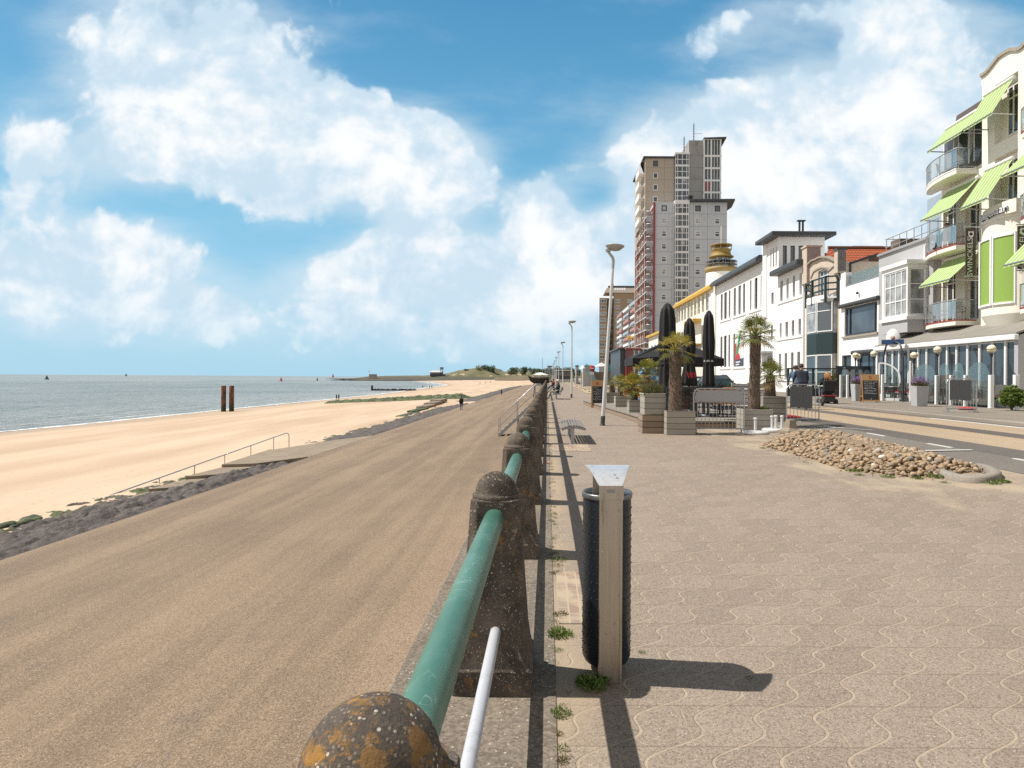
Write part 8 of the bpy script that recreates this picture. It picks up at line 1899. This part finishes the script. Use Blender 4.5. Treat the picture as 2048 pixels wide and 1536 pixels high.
mb = MB(); mb.box(X(1251), X(1264), -.1, .5, 0, Zc(722)); mb.build('red_panel', M['tred'], o)
for (u, lab) in ((1258, 'left of two yellow emblem signs on thin masts above the cafe'), (1263.5, 'right of two yellow emblem signs on thin masts above the cafe')):
    p = P(u, 676, 80); q = thing('mast_sign', lab, 'sign', (p.x, 80, .1), 0, 'yellow signs on masts'); mb = MB(); mb.tube([(0, 0, 0), (0, 0, p.z-.1)], .035, 5); mb.build('mast', M['wpaint'], q)
    mb = MB(); zc_ = p.z-.1; mb.tube([(-.25, 0, zc_-.3), (-.19, 0, zc_+.18), (-.12, 0, zc_+.27), (-.05, 0, zc_+.15), (0, 0, zc_-.1), (.05, 0, zc_+.15), (.12, 0, zc_+.27), (.19, 0, zc_+.18), (.25, 0, zc_-.3)], .05, 6); mb.build('emblem', pm('sign_yellow', (.75, .45, .02), .5), q)
# raised kerb bed with stones along the promenade, beyond the board
mb = MB(); rg = random.Random(77); ptsb = [G(1128, 764), G(1150, 771), G(1172, 779), G(1188, 787)]
M['sandy'] = grit_mat('sandy_bed', (.40, .31, .20), (.52, .41, .28), amt=.5)
mb2 = MB()
for a, c in zip(ptsb, ptsb[1:]): mb2.quad((a.x-.7, a.y, .016), (a.x+4, a.y, .07), (c.x+4, c.y, .07), (c.x-.7, c.y, .016))
struct(mb2.build('sandy_bed', M['sandy']))
for a, c in zip(ptsb, ptsb[1:]):
    for i in range(16): q = a.lerp(c, rg.random()); s_ = rg.uniform(.05, .13); mb.ell((q.x+rg.uniform(-.4, .8), q.y, .05), (s_, s_, s_*.7), 6, 4)
tag(mb.build('bed_stones', M['stonebed']), 'scattered tan stones edging the far sandy bed', 'stones', None, 'stuff')
for i, u in enumerate((1150, 1158, 1165, 1177)):
    v = 764+i*1.6; p = G(u, v+2); o = MB().lathe([(.13, 0), (.12, .38), (.09, .42), (0, .43)], 10).build('wooden_bollard', M['anth']); o.location = (p.x, p.y, .04); tag(o, ('farthest', 'second farthest', 'second nearest', 'nearest')[i]+' of four short dark bollards along the far sandy bed', 'bollard', 'short dark bollards of the sandy bed')
for i, (u, v, lab) in enumerate(((1233, 770, 'left orange traffic cone on the far road'), (1245, 770, 'right orange traffic cone on the far road'))):
    p = G(u, v); q = thing('traffic_cone', lab, 'traffic cone', p, 0, 'orange traffic cones'); mb = MB(); mb.box(-.2, .2, -.2, .2, 0, .04); mb.lathe([(.15, .04), (.04, .68), (0, .7)], 12); mb.build('cone', pm('cone_orange', (.65, .10, .03), .6), q); mb = MB(); mb.lathe([(.107, .28), (.075, .46)], 12); mb.xf(Matrix.Scale(1.03, 4)); mb.build('white_band', M['wpaint'], q)
# ================================================================== PEOPLE
M['skin'] = pm('skin', (.46, .27, .19), .6, var=.08); M['navy'] = pm('navy_cloth', (.012, .016, .032), .85, var=.25, scale=8); M['denim'] = pm('denim', (.07, .12, .20), .85, var=.2, scale=8)
M['bclo'] = pm('black_cloth', (.012, .012, .014), .85, var=.25, scale=8); M['khaki'] = pm('khaki_cloth', (.34, .31, .26), .85, var=.12, scale=8); M['charc'] = pm('charcoal_cloth', (.035, .04, .045), .85, var=.2, scale=8)
M['hairb'] = pm('dark_hair', (.03, .022, .016), .6, var=.3, scale=20); M['hairg'] = pm('ginger_hair', (.36, .17, .06), .55, var=.4, scale=20); M['shoe'] = pm('shoe', (.025, .022, .02), .6, var=.2); M['capw'] = pm('white_cap', (.7, .7, .68), .8)
def person(name, label, loc, rz, J, top='navy', legs='denim', hair='hairb', scale=1.0, group=None, vox=.022, hairkind='short', bag=None):
    """J: joints in local metres, figure faces +Y; one remeshed continuous body"""
    o = thing(name, label, 'person', loc, rz, group); V = {k: Vector(v) for k, v in J.items()}
    segs = []  # a, b, ra, rb, mat
    def sg(a, b, ra, rb, m): segs.append((V[a] if isinstance(a, str) else a, V[b] if isinstance(b, str) else b, ra, rb, m))
    up = (V['neck']-V['pelvis']).normalized(); fw = V.get('face', V['head']+Vector((0, .1, 0)))-V['head']; fw.normalize(); hup = (V['head']-V['neck']).normalized()
    ch = V['pelvis'].lerp(V['neck'], .72); wa = V['pelvis'].lerp(V['neck'], .34)
    sd = (V['shR']-V['shL']).normalized()
    for s_ in (-.5, 0, .5):
        sg(V['pelvis']+sd*.16*s_, wa+sd*.13*s_, .125, .12, top); sg(wa+sd*.13*s_, ch+sd*.20*s_, .12, .13, top)
    sg('shL', 'shR', .075, .075, top); sg(ch, 'neck', .13, .07, top); sg('neck', V['head']-hup*.04, .055, .055, 'skin')
    sg(V['head']-hup*.05+fw*.01, V['head']+hup*.045, .078, .093, 'skin'); sg(V['head']-hup*.075+fw*.035, V['head']-hup*.02+fw*.04, .052, .06, 'skin'); sg(V['head']-hup*.012+fw*.095, V['head']-hup*.03+fw*.11, .014, .016, 'skin')
    for s_ in (-1, 1): sg(V['head']-hup*.01+sd*.088*s_, V['head']-hup*.035+sd*.09*s_, .016, .012, 'skin')
    for q in 'LR':
        sg('sh'+q, 'el'+q, .062, .048, top); sg('el'+q, 'ha'+q, .048, .036, top); d_ = (V['ha'+q]-V['el'+q]).normalized(); sg('ha'+q, V['ha'+q]+d_*.075, .034, .036, 'skin')
        sg('hip'+q, 'kn'+q, .098, .068, legs); sg('kn'+q, 'an'+q, .064, .045, legs); sg('an'+q, 'to'+q, .05, .04, 'shoe')
    mb = MB()
    for a, b, ra, rb, m in segs:
        mb.ell(a, (ra,)*3, 10, 8); mb.ell(b, (rb,)*3, 10, 8); mb.tube([a, b], [ra, rb], 10)
    me = bpy.data.meshes.new('body'); me.from_pydata(mb.v, [], mb.f); t = bpy.data.objects.new('tmp', me); COL.objects.link(t)
    r_ = t.modifiers.new('r', 'REMESH'); r_.mode = 'VOXEL'; r_.voxel_size = vox; s2 = t.modifiers.new('s', 'SMOOTH'); s2.factor = .5; s2.iterations = 3
    bpy.context.view_layer.update(); m2 = bpy.data.meshes.new_from_object(t.evaluated_get(bpy.context.evaluated_depsgraph_get())); bpy.data.objects.remove(t)
    # unequal curled fingers and a thumb on each hand, in the same mesh
    fb = MB()
    for q in 'LR':
        d_ = (V['ha'+q]-V['el'+q]).normalized(); cu = V.get('curl'+q, Vector((0, 0, -1))); cu = (cu-d_*cu.dot(d_)).normalized(); si = d_.cross(cu).normalized(); b0 = V['ha'+q]+d_*.085
        for i, L in enumerate((.062, .072, .067, .052)):
            p = b0+si*(.024*(i-1.5)/1.5); fb.tube([p, p+d_*L*.5+cu*.008, p+d_*L*.8+cu*L*.45], [.0095, .0088, .0072], 6)
        th = si*(-1 if q == 'L' else 1); p = V['ha'+q]+d_*.03+th*.03; fb.tube([p, p+th*.022+d_*.028, p+th*.02+d_*.055+cu*.02], [.011, .010, .008], 6)
    vs = [v.co.copy() for v in m2.vertices]+[Vector(v) for v in fb.v]; off = len(m2.vertices); fs = [tuple(p.vertices) for p in m2.polygons]+[tuple(i+off for i in f) for f in fb.f]; nf = len(m2.polygons)
    me = bpy.data.meshes.new('body'); me.from_pydata(vs, [], fs); names = list(dict.fromkeys([s_[4] for s_ in segs]+['skin']))
    for k in names: me.materials.append(M[k])
    mi = []
    for i, f in enumerate(fs):
        if i >= nf: mi.append(names.index('skin')); continue
        c = sum((vs[j] for j in f), Vector())/len(f); best, bd = 0, 9
        for a, b, ra, rb, m in segs:
            ab = b-a; t_ = max(0, min(1, (c-a).dot(ab)/max(1e-9, ab.length_squared))); dd = (c-a-ab*t_).length-(ra+(rb-ra)*t_)
            if dd < bd: bd, best = dd, names.index(m)
        mi.append(best)
    me.polygons.foreach_set('material_index', mi); me.polygons.foreach_set('use_smooth', [True]*len(fs)); me.update(); link('body', me, o)
    hb = MB(); hc = V['head']; bk = hc-fw*.018+hup*.03; Rm = Matrix((sd.to_tuple(), fw.to_tuple(), hup.to_tuple())).transposed().to_4x4(); Rm.translation = bk
    n0 = len(hb.v); pr = [(.100*math.cos(a_), .104*math.sin(a_)) for a_ in [math.radians(x) for x in (-42, -25, -8, 12, 32, 52, 72, 90)]]; vs = []
    nn = 16
    for i, (r2, z2) in enumerate(pr):
        for j in range(nn):
            a_ = 2*PI*j/nn; front = max(0, math.sin(a_)); z3 = z2 if i > 4 else z2+(front**1.5)*(.115-.02*i)*(1 if i < 4 else .4); rr_ = r2*(1+.05*noise.noise((math.cos(a_)*3, math.sin(a_)*3, i))); vs.append((rr_*math.cos(a_), rr_*1.08*math.sin(a_), z3))
    hb.add(vs, [(i*nn+j, i*nn+(j+1) % nn, (i+1)*nn+(j+1) % nn, (i+1)*nn+j) for i in range(len(pr)-1) for j in range(nn)], 0, True)
    if hairkind == 'cap': hb.add([(.09, .06, .03), (-.09, .06, .03), (-.07, .19, .02), (.07, .19, .02), (.09, .06, .045), (-.09, .06, .045), (-.07, .19, .03), (.07, .19, .03)], [(0, 1, 2, 3), (4, 5, 6, 7), (0, 3, 7, 4), (1, 2, 6, 5), (2, 3, 7, 6)])
    if hairkind == 'long':
        rg = random.Random(3)
        for i in range(46):
            a_ = math.radians(rg.uniform(170, 370)); x, y = .095*math.cos(a_), .1*math.sin(a_); L = rg.uniform(.14, .34); f1, f2 = rg.uniform(-.06, .06), rg.uniform(-.10, .10)
            hb.tube([(x*.8, y*.8, .06), (x*1.1+f1*.4, y*1.15, -.03), (x*1.1+f1, y*1.2-.02, -.03-L*.5), (x+f1+f2, y*1.1-.03, -.03-L)], [.016, .018, .014, .005], 5)
    hb.xf(Rm); hb.build('hair' if hairkind != 'cap' else 'cap', M[hair], o)
    if scale != 1: o.scale = (scale,)*3
    if hairkind != 'back':
        eb = MB()
        for s_ in (-1, 1): p = hc+hup*.012+fw*.094+sd*.033*s_; eb.ell(p, (.010, .008, .007), 8, 5)
        eb.build('eye', M['bclo'], o); p = hc-hup*.052+fw*.094; mb = MB(); mb.ell(p, (.022, .006, .006), 8, 4); mb.build('mouth', pm('lips', (.33, .13, .11), .6), o)
    return o
def stand(step=.0, arm=.0):
    J = dict(pelvis=(0, 0, .93), neck=(0, .0, 1.46), head=(0, .03, 1.62), face=(0, .13, 1.62), shL=(-.18, 0, 1.40), shR=(.18, 0, 1.40), elL=(-.23, -.04-arm, 1.13), elR=(.23, -.04+arm, 1.13), haL=(-.22, .06-arm*1.4, .90), haR=(.22, .06+arm*1.4, .90),
             hipL=(-.09, 0, .90), hipR=(.09, 0, .90), knL=(-.10, .03+step*.5, .49), knR=(.10, .03-step*.35, .49), anL=(-.10, step*.8, .09), anR=(.10, -step*.9, .10), toL=(-.11, .15+step*.8, .045), toR=(.11, .13-step*.9, .045)); return J
# man walking on the apron
p = atZ(922.5, 822, -2.85); p.z = apz(p.x, p.y); person('person', 'person in black jacket and dark jeans walking alone on the tan apron', (p.x, p.y, p.z), .1, stand(.22, .10), 'bclo', 'denim', 'hairb')
for (u, v, lab, rz, top, legs) in ((673, 803, 'person in dark clothes at the surf edge, left of a pair by the rusty piles', 1.2, 'charc', 'denim'), (677.5, 803, 'person in black at the surf edge, right of a pair by the rusty piles', 1.0, 'bclo', 'bclo'), (845, 776.5, 'dark figure walking alone by the far row of piles', .3, 'bclo', 'bclo'), (859, 777, 'left one of two distant walkers on the sand past the pile row', .2, 'charc', 'denim'), (863.5, 777, 'right one of two distant walkers on the sand past the pile row', .2, 'bclo', 'charc'),
        (960, 768.5, 'tiny dark walker on the far beach, leftmost of three', .5, 'bclo', 'bclo'), (971.5, 766.5, 'tiny walker on the far bright beach, middle of three', .2, 'charc', 'bclo'), (981, 766, 'tiny walker on the far bright beach, rightmost of three', -.3, 'navy', 'charc'), (922, 763.5, 'tiny pale walker at the far bend of the beach', .0, 'khaki', 'khaki')):
    q = atZ(u, v, -4.9)
    for _ in range(4): q = atZ(u, v, beachz(q.x, q.y))
    if u < 700: q = atZ(u, v, -5.5)
    person('person', lab, (q.x, q.y, max(-5.6, beachz(q.x, q.y))), rz, stand(.14, .05), top, legs, 'hairb', 1.0, 'walkers on the beach', .03)
def sit(zs=.46, legs=1):
    return dict(pelvis=(0, 0, zs+.10), neck=(0, -.06, zs+.62), head=(0, .0, zs+.78), face=(0, .10, zs+.76), shL=(-.18, -.06, zs+.56), shR=(.18, -.06, zs+.56), elL=(-.24, .08, zs+.32), elR=(.24, .08, zs+.32), haL=(-.08, .30, zs+.24), haR=(.10, .28, zs+.26),
                hipL=(-.09, .02, zs+.09), hipR=(.09, .02, zs+.09), knL=(-.11, .44, zs+.12), knR=(.11, .46, zs+.10), anL=(-.11, .56, .10), anR=(.10, .62, .09), toL=(-.12, .70, .05), toR=(.11, .76, .045))
b2 = (pb2.x+.05, pb2.y+.55, 0)
J = sit(.38); J['knR'] = (.05, .40, .70); J['anR'] = (-.02, .68, .42); J['toR'] = (-.02, .82, .38)
person('person', 'man in white cap, charcoal jacket and pale trousers sitting on the bench facing the sea', (b2[0]+.06, b2[1], 0), PI/2, J, 'charc', 'khaki', 'capw', 1.0, None, .02, 'cap')
b3 = (pb3.x+.05, pb3.y, 0)
J = sit(.38); J['neck'] = (0, .10, .94); J['head'] = (0, .24, 1.04); J['face'] = (0, .33, 1.0); J['shL'] = (-.18, .08, .90); J['shR'] = (.18, .08, .90)
person('person', 'person in dark coat bent forward on the far bench', (b3[0], b3[1]+.6, 0), PI/2, J, 'charc', 'denim', 'hairb', 1.0, None, .025)
person('person', 'person in red sitting upright on the far bench', (b3[0], b3[1]+1.5, 0), PI/2, sit(.38), 'redc', 'denim', 'hairb', 1.0, None, .025)
# cyclists
M['bike'] = pm('bike_paint', (.05, .055, .06), .4, .4)
def bicycle(loc, rz, lab):
    o = thing('bicycle', lab, 'bicycle', loc, rz, 'bicycles under the two riders')
    for y in (-.54, .54):
        mb = MB(); pts = [(0, y+.33*math.cos(a_*PI/14), .35+.33*math.sin(a_*PI/14)) for a_ in range(29)]; mb.tube(pts, .019, 6, 0, False); w = mb.build('wheel', M['rubber'], o)
        mb = MB(); pts = [(0, y+.305*math.cos(a_*PI/14), .35+.305*math.sin(a_*PI/14)) for a_ in range(29)]; mb.tube(pts, .009, 5, 0, False); [mb.tube([(0, y, .35), (0, y+.30*math.cos(a_*PI/8), .35+.30*math.sin(a_*PI/8))], .002, 3) for a_ in range(16)]; mb.lathe([(.02, -.05), (.02, .05)], 8, (0, y, .35)); mb.build('rim', M['chrome'], w)
        mb = MB(); mb.tube([(0, y+.36*math.cos(a_*PI/14), .35+.36*math.sin(a_*PI/14)) for a_ in range(3, 13)], .02, 5); mb.build('mudguard', M['bike'], w)
    mb = MB()
    for a_, b_ in (((0, -.54, .35), (0, -.15, .84)), ((0, -.54, .35), (0, -.05, .30)), ((0, -.05, .30), (0, -.17, .90)), ((0, -.05, .30), (0, .40, .80)), ((0, -.15, .80), (0, .40, .88)), ((0, .54, .35), (0, .38, .95))): mb.tube([a_, b_], .017, 6)
    mb.build('frame', M['bike'], o); mb = MB(); mb.ell((0, -.20, .95), (.09, .13, .04), 10, 6); mb.build('saddle', M['rubber'], o); mb = MB(); mb.tube([(0, .38, .95), (0, .36, 1.08)], .014, 6); mb.tube([(-.28, .20, 1.08), (-.20, .34, 1.09), (.20, .34, 1.09), (.28, .20, 1.08)], .013, 6); mb.build('handlebar', M['chrome'], o)
    mb = MB(); mb.lathe([(.09, -.01), (.09, .01)], 14); mb.xf(Matrix.Translation((.05, -.05, .30)) @ Matrix.Rotation(PI/2, 4, 'Y')); mb.bar((.07, -.05, .30), (.07, .05, .16), .02, .02); mb.bar((-.07, -.05, .30), (-.07, -.15, .44), .02, .02); mb.build('crank', M['chrome'], o); return o
def ride():
    return dict(pelvis=(0, -.20, 1.04), neck=(0, .02, 1.53), head=(0, .08, 1.70), face=(0, .18, 1.69), shL=(-.20, .0, 1.46), shR=(.20, .0, 1.46), elL=(-.27, .08, 1.22), elR=(.27, .08, 1.22), haL=(-.27, .18, 1.09), haR=(.27, .18, 1.09), curlL=(0, 0, -1), curlR=(0, 0, -1),
                hipL=(-.09, -.17, 1.0), hipR=(.09, -.17, 1.0), knL=(-.11, .20, .83), knR=(.11, .16, .62), anL=(-.09, .02, .46), anR=(.09, -.0, .24), toL=(-.09, .14, .44), toR=(.09, .12, .20))
Yc1 = 24.8; q = P(1603, 780, Yc1); zr_ = gz(q.x)+.01; s1 = (P(1603, 728, Yc1).z-zr_)/1.80
bicycle((q.x, Yc1, zr_), -.12, 'dark city bicycle of the rider in the navy jacket').scale = (s1,)*3; person('person', 'broad cyclist in navy jacket with grey hood seen from behind', (q.x, Yc1, zr_), -.12, ride(), 'navy', 'khaki', 'hairb', s1*1.0)
q2 = P(1592, 780, 26.2); bicycle((q2.x, 26.2, zr_), -.12, 'dark city bicycle of the rider in blue, mostly hidden').scale = (s1,)*3; person('person', 'cyclist in light blue denim half hidden beside the navy jacket', (q2.x, 26.2, zr_), -.12, ride(), 'denim', 'denim', 'hairb', s1*.98)
hd = thing('hood', 'grey hood of the navy jacket', 'hood') if False else None
# mobility scooter with rider
Ys = 27.0; q = G(1654, 811.5); Ys = q.y
o = thing('mobility_scooter', 'dark mobility scooter with red rear guard on the road, seen from behind', 'mobility scooter', (q.x, Ys, q.z), -.15)
for (x, y) in ((-.27, -.35), (.27, -.35), (-.2, .62), (.2, .62)):
    mb = MB(); mb.lathe([(.06, -.06), (.15, -.06), (.165, 0), (.15, .06), (.06, .06)], 18); mb.xf(Matrix.Translation((x, y, .165)) @ Matrix.Rotation(PI/2, 4, 'Y')); w = mb.build('wheel', M['rubber'], o); mb = MB(); mb.lathe([(0, -.05), (.07, -.05), (.07, .05), (0, .05)], 10); mb.xf(Matrix.Translation((x, y, .165)) @ Matrix.Rotation(PI/2, 4, 'Y')); mb.build('rim', M['gsteel'], w)
mb = MB(); mb.box(-.22, .22, -.5, .1, .18, .42); mb.box(-.26, .26, .0, .6, .16, .22); mb.build('body', M['blackp'], o, bev=.05); mb = MB(); mb.box(-.30, .30, -.56, -.1, .42, .50); mb.build('rear_guard', pm('dark_red_plastic', (.16, .02, .02), .35), o, bev=.05)
mb = MB(); mb.box(-.1, .1, -.25, -.1, .5, .60); mb.box(-.26, .26, -.32, .16, .58, .66); mb.build('seat', M['rubber'], o, bev=.03); mb = MB(); mb.box(-.25, .25, -.38, -.28, .64, 1.16); mb.build('backrest', M['rubber'], o, bev=.06, bseg=3)
mb = MB(); mb.tube([(0, .62, .2), (0, .5, .95)], .03, 8); mb.tube([(-.27, .38, .98), (0, .5, .98), (.27, .38, .98)], .018, 8); mb.build('tiller', M['anth'], o); mb = MB(); mb.box(-.18, .18, .58, .80, .55, .85); mb.build('basket', M['anth'], o)
for s_ in (-1, 1): mb = MB(); mb.bar((s_*.31, -.3, .82), (s_*.31, .12, .82), .06, .05); mb.build('armrest', M['rubber'], o); mb = MB(); mb.tube([(s_*.36, .45, 1.0), (s_*.44, .40, 1.08)], .012, 5); mb.ell((s_*.47, .39, 1.10), (.05, .02, .04), 8, 6); mb.build('mirror', M['anth'], o)
J = sit(.66); J.update(knL=(-.11, .34, .70), knR=(.11, .34, .70), anL=(-.11, .36, .30), anR=(.11, .36, .30), toL=(-.11, .50, .26), toR=(.11, .50, .26), haL=(-.24, .34, .99), haR=(.24, .34, .99), elL=(-.27, .10, .96), elR=(.27, .10, .96))
person('person', 'person with tousled ginger hair in black coat riding the mobility scooter', (q.x, Ys, q.z), -.15, J, 'bclo', 'denim', 'hairg', .98, None, .02, 'long')
# guest on the middle balcony
person('person', 'dark-haired guest in grey sitting on the middle hotel balcony', (19.95, 31.3, 7.9), PI*.5+.3, sit(.46), 'charc', 'bclo', 'hairb', 1.0, None, .025)
# people far behind the planters
p = G(1219, 776); person('person', 'distant person in pale shirt bending near the far stubby palm', (p.x, p.y+2, gz(p.x)), .8, sit(.5), 'khaki', 'charc', 'hairb', 1.0, None, .03)
